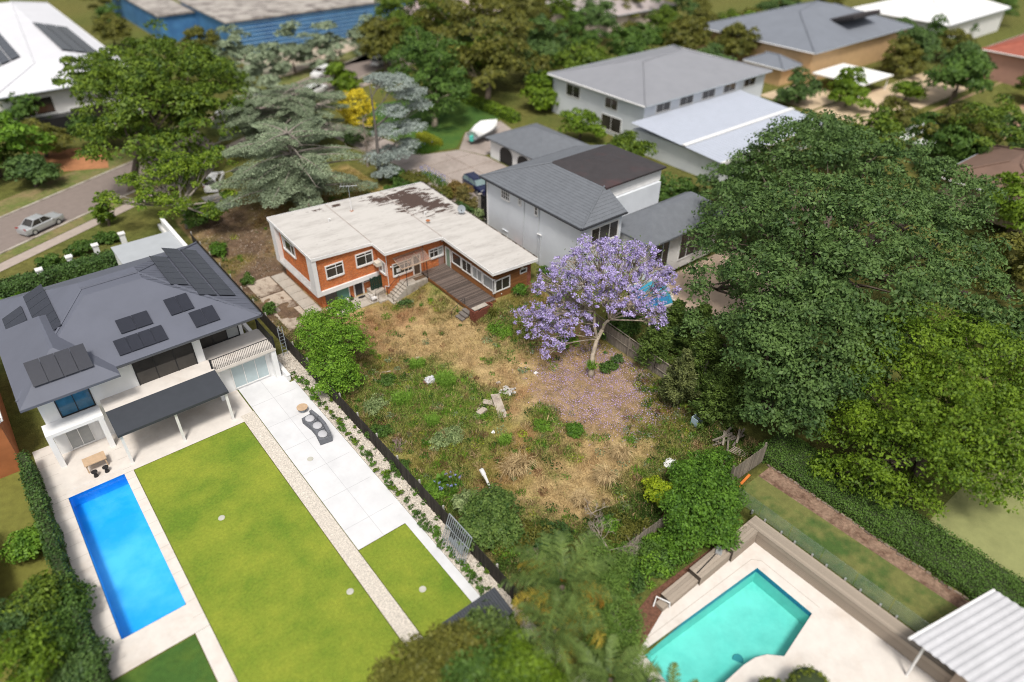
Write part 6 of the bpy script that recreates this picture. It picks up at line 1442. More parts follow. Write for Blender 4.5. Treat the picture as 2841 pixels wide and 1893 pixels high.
for i, (b, r, lm, lb) in enumerate((((89.38,57.03,1.00), 4.5, L_street, 'small green tree by the pinkish roof at the top'), ((68.60,37.50,1.00), 5, L_dark, 'dark shrub tree left of the big grey roof'), ((77.64,39.01,1.00), 4.5, L_mid, 'rounded green tree behind the big grey roof'), ((101.44,47.93,1.00), 6, L_olive, 'olive garden tree below the top edge, right of centre'), ((109.77,41.65,1.00), 6, L_dark, 'dark tree before the orange brick house'), ((106.45,23.27,1.00), 4.5, L_yel, 'yellow green shrub tree against the orange brick wall'), ((103.15,16.84,1.00), 3.5, L_olive, 'olive shrub beside the small grey gable of the orange house'), ((106.85,64.23,1.00), 7, L_mid, 'tree clump at the very top, right of centre'), ((113.87,-4.85,1.00), 4, L_olive, 'dull olive tree right of the white canopy'), ((131.72,-1.72,1.00), 4, L_mid, 'green tree in front of the red roof'), ((173.98,7.39,1.00), 9, L_dark, 'dark tree at the top right corner'), ((90.01,-8.70,1.00), 3.5, L_yel, 'yellow flowering shrub below the white canopy'), ((85.14,-3.33,1.00), 3, L_dark, 'dark shrub at the end of the pale blue verandah roof'), ((51.86,19.33,1.00), 3.5, L_yel, 'yellow green shrub left of the big white wall'), ((48.26,109.95,1.00), 6, L_dark, 'tree behind the blue sheeting'), ((15.29,126.06,1.00), 6, L_olive, 'olive tree between the white house and blue building'), ((-16.91,42.47,1.00), 5, L_lime, 'bright green tree at the left edge'), ((-12.74,55.94,1.00), 3.5, L_mid, 'green shrub before the white house porch'), ((21.47,63.12,1.00), 5, L_cedar, 'pale grey green tree behind the big street tree'), ((29.69,60.16,1.00), 5, L_cedar, 'grey green tree below the sandy yard'), ((36.03,59.46,1.00), 4.5, L_cedar, 'pale tree at the right end of the sandy yard'), ((31.91,46.69,1.00), 2.5, L_yel, 'yellow bush at the edge of the street'), ((20.81,50.56,1.00), 4.5, L_cedar, 'grey green tree beside the street behind the cedars'), ((46.16,63.35,1.00), 4, L_cedar, 'faded grey tree below the blue wall'))):
    rtree('garden_tree', lb, b, [((b[0] + random.uniform(-1, 1) * r * .3, b[1] + random.uniform(-1, 1) * r * .3, 1.0 + r * (.55 + .35 * k_)), (r * (.85 - .2 * k_), r * (.85 - .2 * k_), r * .6)) for k_ in range(3)], 3600, .52, lm, M_bark, .2, cr=1.2, per=90, limbset=False, group='trees in the gardens along the top of the picture')

protos = []
for lm, nm in ((L_mid, 'green'), (L_olive, 'olive'), (L_street, 'bright green'), (L_dark, 'dark')):
    t = rtree('far_tree', nm + ' garden tree among the far roofs along the top edge', (0, 0, 0), [((0, 0, 3.6), (2.6, 2.6, 1.9)), ((1.4, .6, 2.6), (1.9, 1.9, 1.5)), ((-1.3, -.7, 2.8), (2.0, 2.0, 1.5)), ((.2, -1.2, 4.6), (1.5, 1.5, 1.2))], 3600, .42, lm, M_bark, .2, cr=1.0, per=70, limbset=False, group='far garden trees')
    protos.append(t)
FT = [(84, 30), (88, 36), (92, 30), (86, 44), (100, 38), (106, 32), (114, 34), (122, 34), (132, 30), (90, 22), (93, 14), (132, 4), (134, -6), (128, -8), (120, -4), (110, -18), (118, -24), (104, -20), (98, -28), (92, -32), (86, -30), (82, -26), (100, -40), (110, -38), (118, -40), (83, 12), (82, 20), (76, 26), (70, 28), (62, 24), (56, 22), (60, 30), (66, 38), (72, 44), (78, 52), (84, 58), (58, 40), (54, 48), (60, 54), (66, 60), (74, 92), (84, 90), (92, 80), (100, 74), (108, 68), (118, 58), (124, 48), (136, 40), (146, 30), (50, 34), (48, 44), (44, 52), (150, -14), (152, 0), (170, 2), (165, 22), (90, 106), (110, 92), (126, 78), (142, 62), (10, 50), (14, 60), (20, 72), (8, 96), (14, 116), (64, -20), (70, -24), (76, -30), (84, -40), (60, -50), (70, -56)]
for i, (x, y) in enumerate(FT):
    o = protos[i] if i < 4 else copy_tree(protos[random.randrange(4)])
    where_ = 'beside the blue wrapped building' if y > 48 and x < 70 else 'behind the big pale grey roof' if y > 20 else 'around the orange brick house' if x > 82 and y > -20 else 'beyond the huge dark canopy'
    o['label'] = o['label'].split(' garden tree')[0].replace('blurred ', '') + ' garden tree ' + where_; o['group'] = 'far garden trees ' + where_
    s_ = random.uniform(.7, 1.5); o.location = (x + random.uniform(-1.5, 1.5), y + random.uniform(-1.5, 1.5), float(hgt(x, y)) - .05); o.scale = (s_, s_, s_ * random.uniform(.8, 1.2)); o.rotation_euler = (0, 0, random.random() * 6.28)

for (x, y), lb, lm, r in (((-18, 44), 'green tree on the lawn at the upper left edge', L_street, 3.2), ((-12, 48), 'olive tree before the dark porch of the white house', L_olive, 2.6), ((-24, 40), 'bright green tree by the street at the left edge', L_lime, 3.0), ((-6, 47), 'green shrub tree right of the dark porch', L_mid, 2.4), ((-15, 38), 'dark shrub at the edge of the reddish garden bed', L_dark, 2.0)):
    rtree('garden_tree', lb, (x, y, .2), [((x, y, r * 1.1), (r, r, r * .8)), ((x + r * .5, y - r * .4, r * .8), (r * .8, r * .8, r * .6))], 3800, .4, lm, M_bark, .2, cr=1.0, per=80, limbset=False, group='trees on the lawn at the upper left')

for (x, y), lb, lm, r in (((43, -20.5), 'dark tree against the corner of the pale verandah roof', L_dark, 3.2), ((40, -16), 'green shrub tree between the pale house and the verandah roof', L_mid, 2.2), ((48, -20), 'green tree below the middle of the pale verandah roof', L_mid, 3.0), ((56, -19.5), 'olive tree below the far end of the pale verandah roof', L_olive, 3.0), ((39, -9), 'shrub beside the wall of the pale house', L_mid, 1.8), ((45.5, -4), 'green shrub in the gap before the big white house', L_street, 2.2), ((46.5, 6), 'low green tree left of the big white house', L_yel, 2.4), ((39.5, -26.5), 'dark tree at the corner of the pale house rear roof', L_dark, 2.6), ((86, -18), 'tree on the tan paving at the right', L_olive, 2.4), ((100, -13), 'small shrub tree on the tan paving', L_yel, 1.8)):
    b = (x, y, 1.3); rtree('garden_tree', lb, b, [((x, y, 1.3 + r), (r, r, r * .8)), ((x + r * .5, y - r * .5, 1.3 + r * .7), (r * .8, r * .8, r * .6))], 4200, .34, lm, M_bark, .2, cr=.9, per=80, limbset=False, group='garden trees round the white houses')

# ------------------------------------------------------------------ cedars
def cedar(name, label, base, hh, rmax, lm, nt=9, seed=1, n=18000, size=.2, tilt=-.08, bare=0.0, cols=None, azs=None, lean=(0, 0), zlow=.12, taper=.62):
    R = random.Random(seed); r2 = np.random.default_rng(seed)
    t = thing(name, label, 'tree', base); b = np.array(base, float)
    tr = MB(); top = b + np.array([lean[0], lean[1], hh])
    pts = bez(b - np.array([0, 0, .2]), top, (R.uniform(-.2, .2), R.uniform(-.2, .2), 0), 8)
    tr.tube(pts, np.linspace(hh * .034 + .1, .04, 8), 9)
    segs = []
    for k_ in range(nt):
        f_ = zlow + (1 - zlow) * k_ / nt; z = f_ * hh
        nb = R.randint(5, 7)
        for j in range(nb):
            az = 2 * math.pi * (j + R.random() * .6) / nb + k_ * .9
            if azs and R.random() < azs(az, f_): continue
            L_ = rmax * (1 - taper * f_ ** 2.2) * R.uniform(.38, 1.15)
            p0 = b + (top - b) * f_; p1 = p0 + np.array([math.cos(az) * L_, math.sin(az) * L_, tilt * L_ + R.uniform(-.3, .3)])
            q = bez(p0, p1, (0, 0, .12 * L_), 6); r0 = .03 + .016 * L_
            tr.tube(q, np.linspace(r0, .015, 6), 5)
            if R.random() < bare:
                for _ in range(5):
                    s = q[R.randint(2, 5)]; tr.tube([s, s + np.array([R.uniform(-.6, .6), R.uniform(-.6, .6), R.uniform(-.3, .5)])], [.02, .006], 4)
                continue
            segs.append((q, L_))
    tot = sum(s[1] ** 1.5 for s in segs); out = []
    for q, L_ in segs:
        m = int(n * L_ ** 1.5 / tot); u = r2.random(m) ** .8 * .85 + .15
        i0 = np.minimum((u * 5).astype(int), 4); ff = (u * 5 - i0)[:, None]
        P = q[i0] * (1 - ff) + q[i0 + 1] * ff
        d = unit(q[5] - q[0]); side = np.array([-d[1], d[0], 0]); w = (.14 + .30 * np.sin(np.pi * u ** .8)) * L_ * .55
        o = r2.uniform(-1, 1, m)
        # foliage gathers in tufts on side sprays
        o = np.round(o * 3.5) / 3.5 + r2.normal(0, .09, m)
        P = P + side * (o * w)[:, None] + d * (r2.normal(0, .12, m))[:, None] + np.array([0, 0, 1]) * (r2.normal(.02, .06, m) - .10 * np.abs(o) * w)[:, None]
        out.append(leafverts(P, np.tile([0, 0, 1.], (m, 1)), size, .38, .5, along=side * np.sign(o)[:, None] + d * .5))
    link('crown', quadmesh('crown', [np.concatenate(out) - b], lm), t, OFF[t.name])
    tr.build('trunk', M_barkgrey if bare else M_bark, t, smooth=True)
    return t
cedar('cedar', 'broad grey green cedar overhanging the back edge of the pale roof', (7.34,10.07,1.28), 9.2, 8.6, L_cedar, 10, 4, 74000, .22, tilt=0, zlow=.2, bare=.08, taper=.42)
cedar('cedar', 'flat topped grey green cedar toward the street, left of the golden shrub', (15.20,25.81,1.35), 8.6, 7.6, L_cedar, 9, 9, 46000, .23, tilt=0, zlow=.3, taper=.4, bare=.08)
cedar('cedar', 'ragged cedar with dead upright twigs beside the street', (10.31,28.60,1.35), 7.6, 6.6, L_cedar, 9, 12, 42000, .2, bare=.3, tilt=0, zlow=.3, taper=.4)
bc = (18.03,10.86,1.35)
BLUE = [((22.90,13.87,11.50), (2.6, 2.6, .8)), ((24.63,13.45,10.00), (2.2, 2.0, .7)), ((21.05,14.18,12.00), (1.6, 1.6, .8)), ((25.69,13.36,8.50), (1.5, 1.5, .6)), ((21.60,12.19,8.80), (1.8, 1.8, .6)), ((20.69,11.53,6.80), (2.3, 2.2, .8)), ((23.81,12.16,6.50), (1.7, 1.7, .6)), ((18.28,11.04,4.00), (1.9, 1.9, .9)), ((20.77,11.12,4.20), (2.1, 1.9, .8)), ((22.77,11.25,4.80), (1.3, 1.3, .5)), ((18.24,9.68,2.80), (1.6, 1.5, .7))]
rtree('blue_cedar', 'tall half bare blue grey cedar near the driveway', bc, BLUE, 32000, .22, L_blue, pm('bark_dark_grey', (.13, .115, .105), .9, .3, 4, .6, 14), .24, fork=.4, cr=.6, per=50, lo=.2, asp=.36, zmin=-.4, per_lobe=14, flat=.5, trunk_pts=bez((bc[0], bc[1], bc[2] - .2), (bc[0] + .2, bc[1] + .3, 13.0), (.2, -.2, 0), 8))
bt_ = thing('bare_tree', 'bare dead twigs tangled round the foot of the blue cedar', 'tree', (19.0, 15.6, 1.3)); mb = MB(); R = random.Random(17)
mb.tube([(19.0, 15.6, 1.1), (19.1, 15.5, 4.0), (19.0, 15.4, 8.0)], [.16, .12, .03], 6)
for i in range(46):
    z = R.uniform(1.8, 7.6); a = R.uniform(0, 6.28); L_ = R.uniform(.8, 2.6) * (1 - z / 12); p = np.array([19.05, 15.5, z]); q = p + np.array([math.cos(a) * L_, math.sin(a) * L_, R.uniform(-.5, .6)])
    mb.tube([p, (p + q) / 2 + (0, 0, .15), q], [.035, .025, .01], 4)
    for _ in range(3):
        e_ = q + np.array([R.uniform(-.7, .7), R.uniform(-.7, .7), R.uniform(-.4, .4)]); mb.tube([(p + q) / 2 + (0, 0, .1), e_], [.018, .006], 3)
mb.build('branches', L_dead, bt_)
cedar('low_conifer', 'low grey conifer branch spray reaching over the roof edge', (5.2, 2.3, 1.0), 4.2, 2.8, L_cedar, 5, 31, 6000, .2, zlow=.5, tilt=0)
gb = (22.76,25.11,1.35)
rtree('golden_shrub_tree', 'small rounded tree covered in golden yellow blossom between the cedars', gb, [((24.79,28.50,4.60), (2.5, 2.5, 2.4)), ((24.62,27.72,3.00), (2.2, 2.2, 1.6))], 11000, .22, L_gold, M_bark, .14, cr=.5, per=50)
rtree('dark_under_tree', 'dark leafy undergrowth below the golden shrub', (gb[0] - .5, gb[1] - 1.2, gb[2]), [((gb[0] - .5, gb[1] - 1.4, gb[2] + 1.0), (2.2, 1.8, 1.1))], 3500, .22, L_dark, M_bark, .1, cr=.5, per=50, cat='bush')
# hedge and shrubs between the brick roof and the driveway
def shrub(lb, g_, r, n, size, lm, **k): return bush('shrub', lb, g_, r, n, size, lm, **k)
shrub('glossy dark shrub behind the far corner of the pale roof', (18.0, 4.0, 1.3), (2.2, 2.0, 2.2), 6500, .2, L_mid)
shrub('bright green shrub below the blue cedar trunk', (15.6, 4.2, 1.3), (1.7, 1.4, 1.9), 4000, .2, L_bush)
shrub('dark olive shrub at the back edge of the roof, left of the bright one', (12.6, 3.4, 1.3), (1.6, 1.2, 1.5), 3500, .2, L_olive)
shrub('twiggy olive shrub right of the blue cedar trunk', (20.6, 6.6, 1.35), (1.8, 1.9, 2.0), 4600, .2, L_olive)
shrub('green shrub between the driveway edge and the blue cedar', (19.6, 9.4, 1.35), (1.6, 1.6, 1.6), 3600, .2, L_mid)
shrub('bronze topped clipped bush left of the navy car', (23.0, 1.4, 1.35), (1.5, 1.9, 1.5), 8000, .14, L_rust)
shrub('rounded olive hedge bush along the right edge of the pale roof', (20.3, 1.2, 1.35), (1.5, 2.4, 2.0), 6500, .18, L_olive)
shrub('dark green hedge bush before the black side gate', (19.6, -4.4, 1.35), (1.1, 2.2, 2.2), 6000, .18, L_hedge)
shrub('olive bronze hedge bush behind the dark one by the gate', (21.9, -2.0, 1.35), (1.4, 2.2, 1.9), 6000, .16, leafmat('leaf_olive_bronze', (.07, .075, .02), (.20, .16, .05), .2, .9))
shrub('green bush between the bronze bush and the roof corner', (19.0, -1.0, 1.35), (1.1, 1.8, 2.0), 4500, .18, L_mid)
shrub('pale leafy climber on the masonry gate pier', (20.2, -6.4, 1.35), (.6, .8, 2.2), 1700, .18, L_varie)
shrub('small green bush over the bonnet of the navy car', (24.9, -2.9, 1.35), (.8, .7, 1.5), 1500, .17, L_lime)

def straps(name, label, g_, r, n, h_, lm, flowers=0, fm=None, cat='plant', group=None, w=.05, droop=.6, seed=1, fh=1.0):
    """a clump of strap leaves, with flower heads on stalks if asked"""
    r2 = np.random.default_rng(seed); t = thing(name, label, cat, g_, group); b = np.array(g_, float)
    az = r2.uniform(0, 2 * np.pi, n); q = np.sqrt(r2.random(n)) * np.array(1.0)
    P = np.stack([np.cos(az) * q * r[0], np.sin(az) * q * r[1], np.zeros(n)], 1)
    a2 = r2.uniform(0, 2 * np.pi, n) * .5 + az * .5 if droop > .9 else r2.uniform(0, 2 * np.pi, n)
    L_ = h_ * r2.uniform(.6, 1.1, n); d = np.stack([np.cos(a2), np.sin(a2), np.zeros(n)], 1); s = np.stack([-np.sin(a2), np.cos(a2), np.zeros(n)], 1) * w * .5
    sp = r2.uniform(.2, 1.0, n)[:, None] * droop
    M1 = P + d * (L_[:, None] * .35 * sp) + np.array([0, 0, 1.]) * (L_[:, None] * .7)
    T = P + d * (L_[:, None] * 1.0 * sp) + np.array([0, 0, 1.]) * (L_[:, None] * (1.0 - .55 * sp))
    V = [np.stack([P - s, P + s, M1 + s, M1 - s], 1), np.stack([M1 - s, M1 + s, T + s * .2, T - s * .2], 1)]
    link('leaves', quadmesh('leaves', V, lm), t, OFF[t.name])
    if flowers:
        V = []; mb = MB()
        for i in range(flowers):
            a = r2.uniform(0, 2 * np.pi); k_ = math.sqrt(r2.random()); p = np.array([math.cos(a) * r[0] * k_, math.sin(a) * r[1] * k_, fh * r2.uniform(.85, 1.15)])
            D = unit(r2.normal(0, 1, (14, 3))); V.append(leafverts(p + D * .075, D, .075, .5, .4))
            mb.tube([b + p * (1, 1, 0), b + p], .01, 3)
        tag(link('flower_heads', quadmesh('flower_heads', V, fm), t, OFF[t.name]), kind='stuff'); tag(mb.build('stalks', L_agap, t), kind='stuff')
    return t
straps('agapanthus', 'row of lilac blue agapanthus along the edge of the driveway', (23.2, 6.6, 1.35), (.8, 3.0), 420, .7, L_agap, 60, L_agfl, seed=2)
straps('agapanthus', 'thick bed of strap leaves with a few lilac flowers round the clipped hedge', (27.81,16.04,1.35), (2.2, 1.7), 800, .7, L_agap, 9, L_agfl, seed=3)
straps('agapanthus', 'lilac agapanthus beside the dark fence at the lower part of the block', (-3.01,-34.36,0.00), (1.0, .7), 260, .7, L_agap, 20, L_agfl, seed=4)
hp = (30.06,18.41,1.35)
hedge('clipped_hedge', 'low box shaped yellow green clipped hedge on the green lawn', hp[0] - 1.0, hp[0] + .5, hp[1] - 2.6, hp[1] + 1.6, 1.35, 2.2, 6000, .13, L_hedgey, M_core)
hedge('boundary_hedge', 'long yellow green hedge at the back of the green lawn', 43.6, 45.2, 17, 38, 1.3, 2.6, 5000, .3, L_yel, M_core)
hedge('street_hedge', 'dark clipped hedge along the street in front of the modern house', -24, -11.5, 10.4, 12.2, 0, 1.5, 9000, .22, L_hedge, M_core)
bush('conifer_column', 'small dense column of green behind the street hedge', (-10.73,21.21,0.00), (1.1, 1.1, 4.2), 3500, .25, L_yel, cat='tree')
for x, y, r, lb in ((-17.5, 15.3, 1.2, 'green street shrub at the left end of the hedge piers'), (-14.6, 16.2, 1.3, 'green street shrub between the white piers'), (-11.8, 17.2, 1.2, 'green street shrub right of the white piers'), (-26, 12, 2.6, 'dark green bush mass at the left edge above the modern house'), (-22.5, 7, 2.0, 'bright green bush at the corner of the modern house roof')):
    bush('shrub', lb, (x, y, 0), (r * 1.3, r, r), 2200, .26, L_lime if 'bright' in lb else L_mid, group='shrubs along the street frontage')

# ------------------------------------------------------------------ jacaranda
jb = np.array((13.21,-31.34,0.00))
jt = thing('jacaranda', 'jacaranda in full purple bloom with a pale leaning forked trunk', 'tree', tuple(jb))
tp = [jb - (0, 0, .2), jb + (0, 0, .5), np.array((14.09,-30.51,1.20)), np.array((14.94,-30.05,2.10)), np.array((15.50,-30.01,2.80))]
tr = MB(); tr.tube(tp, [.36, .23, .19, .18, .16], 10)
fk = tp[-1]; f2 = np.array((16.11,-30.11,3.60)); tr.tube([fk, (fk + f2) / 2 + (0, .1, .1), f2], [.15, .135, .12], 8)
f1 = np.array((15.94,-28.53,3.70)); tr.tube([tp[3], (tp[3] + f1) / 2 + (-.2, 0, .1), f1], [.15, .13, .10], 8)
JL = [((11.18,-26.27,3.40), (2.0, 2.0, 1.5), f1), ((11.95,-28.12,3.00), (1.7, 1.8, 1.2), tp[3]), ((12.56,-27.59,4.60), (1.9, 1.9, 1.2), f1), ((13.23,-28.99,4.00), (1.7, 1.7, 1.0), f1), ((13.42,-26.24,6.30), (2.0, 1.7, 1.2), f1), ((15.24,-26.50,7.60), (1.9, 1.8, 1.2), f1), ((14.41,-28.48,6.80), (1.7, 1.7, 1.1), f1), ((17.11,-27.03,8.40), (1.8, 1.8, 1.1), f2), ((18.24,-28.38,8.40), (1.9, 1.9, 1.2), f2), ((19.67,-29.50,8.00), (2.0, 1.9, 1.2), f2), ((19.90,-31.05,7.40), (1.4, 1.4, .9), f2), ((15.86,-29.18,7.20), (1.6, 1.6, 1.0), f2), ((15.50,-30.20,5.80), (1.6, 1.6, .9), f2), ((16.97,-30.97,5.60), (1.9, 1.7, 1.0), f2), ((18.14,-32.36,4.80), (1.6, 1.5, .9), f2), ((18.25,-33.30,4.20), (.8, .8, .6), f2), ((18.14,-29.70,6.60), (1.4, 1.4, .9), f2), ((20.57,-31.70,5.60), (1.3, 1.2, .8), f2), ((21.07,-31.58,6.40), (1.1, 1.0, .7), f2), ((10.99,-28.98,2.40), (1.2, .8, .6), tp[3]), ((14.04,-29.76,3.00), (.5, .6, .4), tp[3])]
out = []; og = []
R = random.Random(5)
for c, r, src in JL:
    c = np.array(c); q = bez(src, c, (R.uniform(-.3, .3), R.uniform(-.3, .3), .2), 7); r0 = .085 if src is not tp[3] else .06
    tr.tube(q, np.linspace(r0, .035, 7), 6)
    nc = int(13 * r[0] * r[1] + 5); C, d = ellip(nc, c, r, .45, -.55)
    for s in C:
        a = q[R.randint(3, 6)]; tr.tube(bez(a, s, (R.uniform(-.2, .2), R.uniform(-.2, .2), R.uniform(-.1, .3)), 4), [.035, .027, .02, .012], 4)
    for s in C:
        m = R.randint(22, 48); D = unit(rng.normal(0, 1, (m, 3))); D[:, 2] *= .7
        P = s + D * (rng.random((m, 1)) ** .5) * R.uniform(.18, .40)
        out.append(leafverts(P, D + (0, 0, .6), .135, .8, .7))
    G = C[rng.random(len(C)) < .35]
    if len(G):
        P = np.repeat(G, 10, 0) + rng.normal(0, .35, (len(G) * 10, 3)) - (0, 0, .2); og.append(leafverts(P, np.tile([0, 0, 1.], (len(P), 1)), .2, .4, .6))
link('blossom', quadmesh('blossom', [np.concatenate(out) - jb], L_jac), jt, OFF[jt.name])
link('leaves', quadmesh('leaves', [np.concatenate(og) - jb], L_jacleaf), jt, OFF[jt.name])
tr.build('trunk', M_barkpale, jt, smooth=True)
straps('bromeliad', 'leafy rosette of yellow green straps growing round the jacaranda trunk', (jb[0], jb[1], jb[2] + .75), (.35, .35), 120, .6, L_lime, droop=1.0, seed=6)
sheet_p = []
n_ = 10500; a = rng.uniform(0, 2 * np.pi, n_); q = np.sqrt(rng.random(n_)) * 1.9 * (1 + rng.normal(0, .12, n_))
PX = jb[0] - .3 + np.cos(a) * q * 2.7 + rng.normal(0, .5, n_); PY = jb[1] - 1.5 + np.sin(a) * q * 3.2 + rng.normal(0, .5, n_)
keep = (PX < 17) & (rng.random(n_) < 1.5 * vnoise(PX, PY, .9, 9) ** 1.3 + .08); PX, PY = PX[keep], PY[keep]
P = np.stack([PX, PY, hgt(PX, PY) + .10 + rng.random(len(PX)) * .10], 1)
tag(link('fallen_petals', quadmesh('fallen_petals', [leafverts(P, np.tile([0, 0, 1.], (len(P), 1)), .07, .8, .35)], leafmat('petal_fallen', (.34, .23, .42), (.46, .36, .58), .2, 2))), 'purple petals scattered over the dry grass round the jacaranda', kind='stuff')

# ------------------------------------------------------------------ right side: conifers, big canopy
def cypress(label, g_, hh, r, n, lm=None, seed=1):
    t = thing('cypress', label, 'tree', g_, None); b = np.array(g_, float); r2 = np.random.default_rng(seed); out = []; tr = MB()
    tr.tube([b - (0, 0, .2), b + (0, 0, hh * .5), b + (.1, .1, hh * .95)], [.2, .13, .03], 7)
    nb = int(46 * r)
    for i in range(nb):
        f_ = r2.random() ** 1.1; z = .08 * hh + f_ * .9 * hh; az = r2.uniform(0, 2 * np.pi); L_ = r * (1.02 - .82 * f_) * r2.uniform(.7, 1.15)
        p0 = b + (0, 0, z); p1 = p0 + np.array([np.cos(az) * L_, np.sin(az) * L_, L_ * r2.uniform(.1, .6)])
        q = bez(p0, p1, (0, 0, -.15 * L_), 6)
        if i % 3 == 0: tr.tube(q, np.linspace(.03, .008, 6), 4)
        m = int(n / nb); u = r2.random(m) ** .7; i0 = np.minimum((u * 5).astype(int), 4); ff = (u * 5 - i0)[:, None]
        P = q[i0] * (1 - ff) + q[i0 + 1] * ff; d = unit(p1 - p0)
        P = P + r2.normal(0, 1, (m, 3)) * (.10 + .2 * (1 - u))[:, None] * min(1, L_)
        out.append(leafverts(P, np.tile([0, 0, .7], (m, 1)) + r2.normal(0, .5, (m, 3)), .25, .3, .5, along=d + np.array([0, 0, .35])))
    link('crown', quadmesh('crown', [np.concatenate(out) - b], lm or L_cyp), t, OFF[t.name]); tr.build('trunk', M_barkgrey, t)
for g_, z, hh, r, n, lb in (((15.91,-38.13,0.00), 0, 4.2, 1.5, 11000, 'pale feathery conifer with a bleached bare base beside the jacaranda petals'), ((18.15,-33.62,0.00), 0, 3.4, 1.6, 8000, 'low dark conifer nearest the grey paling fence'), ((18.62,-38.27,0.00), 0, 5.0, 1.9, 12000, 'dark feathery conifer behind the pale one'), ((16.96,-40.87,0.00), 0, 4.2, 1.8, 11000, 'dark conifer above the timber pile'), ((18.26,-41.90,0.00), 0, 4.0, 1.6, 9000, 'dark conifer at the foot of the huge green canopy'), ((21.32,-33.02,0.00), 0, 3.8, 1.7, 8000, 'dark conifer under the right hand jacaranda boughs'), ((21.34,-35.38,0.00), 0, 4.6, 1.7, 9000, 'tall dark conifer between the jacaranda and the huge canopy')):
    cypress(lb, g_, hh * 1.22, r * 1.2, int(n * 1.5), leafmat('leaf_cypress_pale', (.055, .075, .022), (.16, .18, .06), .15, .6) if 'pale' in lb[:4] else None, seed=int(g_[0] * 10 - g_[1] * 7))
BLm = [(34.36,-28.46,8.00) + (4.12,), (28.50,-31.21,7.00) + (3.40,), (40.21,-26.97,9.00) + (4.41,), (44.82,-28.05,10.00) + (5.07,), (46.17,-31.94,10.00) + (5.52,), (50.39,-34.88,9.00) + (5.23,), (28.46,-34.49,10.00) + (4.01,), (30.31,-37.14,12.00) + (4.74,), (31.43,-40.90,12.00) + (4.71,), (39.95,-41.44,10.00) + (4.90,), (50.84,-40.09,8.00) + (4.68,), (23.27,-38.80,9.00) + (3.66,), (23.77,-41.90,11.00) + (4.22,), (25.57,-44.83,11.00) + (4.25,), (31.62,-45.88,10.00) + (4.29,), (41.77,-44.93,8.00) + (4.13,), (23.80,-34.62,6.00) + (2.79,), (38.14,-47.93,7.00) + (3.31,)]
rtree('canopy_tree', 'huge dark green tree canopy filling the right of the picture', (34, -36, .6), [((x, y, z), (r, r, r * .75)) for x, y, z, r in BLm], 82000, .29, L_dark, M_bark, .7, cr=1.0, per=80, fork=.5, per_lobe=4, lo=.6)
CL = [(19.58,-40.22,7.00) + (1.84,), (20.00,-41.69,8.00) + (3.12,), (21.16,-44.45,9.00) + (3.57,), (22.77,-47.03,9.00) + (3.44,), (17.80,-43.26,6.50) + (2.72,), (18.41,-45.77,7.00) + (3.00,), (20.48,-47.40,7.00) + (2.74,), (17.42,-44.83,4.20) + (2.43,), (17.92,-46.80,4.50) + (2.41,), (19.73,-41.49,4.50) + (1.53,), (20.86,-35.52,4.50) + (1.62,)]
rtree('canopy_tree', 'dark blue green tree in front of the huge canopy, behind the conifers', (20.5, -42.5, .2), [((x, y, z), (r, r, r * .8)) for x, y, z, r in CL], 48000, .24, L_dark, M_bark, .45, cr=.85, per=75, fork=.4, per_lobe=5, lo=.55)
YL = [(22.32,-48.85,7.00) + (3.46,), (24.01,-50.61,8.00) + (3.82,), (25.54,-52.98,8.00) + (3.88,), (27.98,-55.06,7.00) + (3.69,), (20.18,-51.09,5.50) + (3.05,), (20.14,-53.64,7.00) + (3.59,), (22.24,-55.80,7.00) + (3.69,), (24.57,-57.27,6.00) + (3.19,), (19.87,-49.16,3.50) + (2.47,), (17.20,-50.31,2.80) + (1.91,), (18.45,-52.79,4.00) + (2.85,), (19.45,-55.13,4.50) + (2.85,), (21.77,-56.97,4.50) + (2.78,), (17.19,-52.49,2.60) + (1.74,), (18.65,-54.57,2.60) + (1.77,)]
rtree('yellow_green_tree', 'broad yellow green tree overhanging the clipped slope hedge', (22.5, -53.5, 0), [((x, y, z), (r, r, r * .75)) for x, y, z, r in YL], 60000, .21, L_yel, M_bark, .4, cr=.8, per=70, fork=.4, per_lobe=5, lo=.55)
for b, z, r, lm, lb in (((81.68,-32.69,6.00), 6, 6, L_street, 'green tree at the right edge below the red roof'), ((63.09,-42.72,5.00), 5, 4, L_yel, 'bright yellow green tree at the right edge'), ((50.74,-47.83,4.00), 4, 4, L_olive, 'olive shrub tree at the right edge beside the canopy'), ((81.00,-28.58,5.00), 5, 4, L_olive, 'olive tree behind the huge canopy'), ((40.02,-51.61,4.00), 4, 4, L_dark, 'dark shrub tree at the right edge above the yellow green tree')):
    rtree('garden_tree', lb, (b[0], b[1], .8), [((b[0], b[1], z), (r, r, r * .7)), ((b[0] + 1.5, b[1] - 1.5, z - 1.5), (r * .8, r * .8, r * .6))], 5000, .4, lm, M_bark, .25, cr=1.1, per=90, limbset=False, group='trees at the right edge')
hedge('long_hedge', 'long clipped green hedge running along the worn lawn strip', 15.1, 18.3, -68, -45.6, .8, 1.6, 34000, .11, L_bank, M_core)
sheet('lawn', R4(17.8, 40, -75, -56), .02, pm('pale_lawn', (.24, .25, .10), .95, .15, 1, .4, 30), 'pale lawn beyond the long hedge', 8)

bush('shrub', 'dark leafy shrub between the small blue pool and the huge canopy', (20.8, -32.5, .6), (1.6, 1.6, 2.6), 5200, .22, L_dark, cat='shrub', cr=.5, per=45)
bush('shrub', 'dark shrub behind the paling fence below the small blue pool', (18.9, -29.5, .8), (1.2, 1.8, 2.2), 4200, .2, L_mid, cat='shrub', cr=.5, per=45)
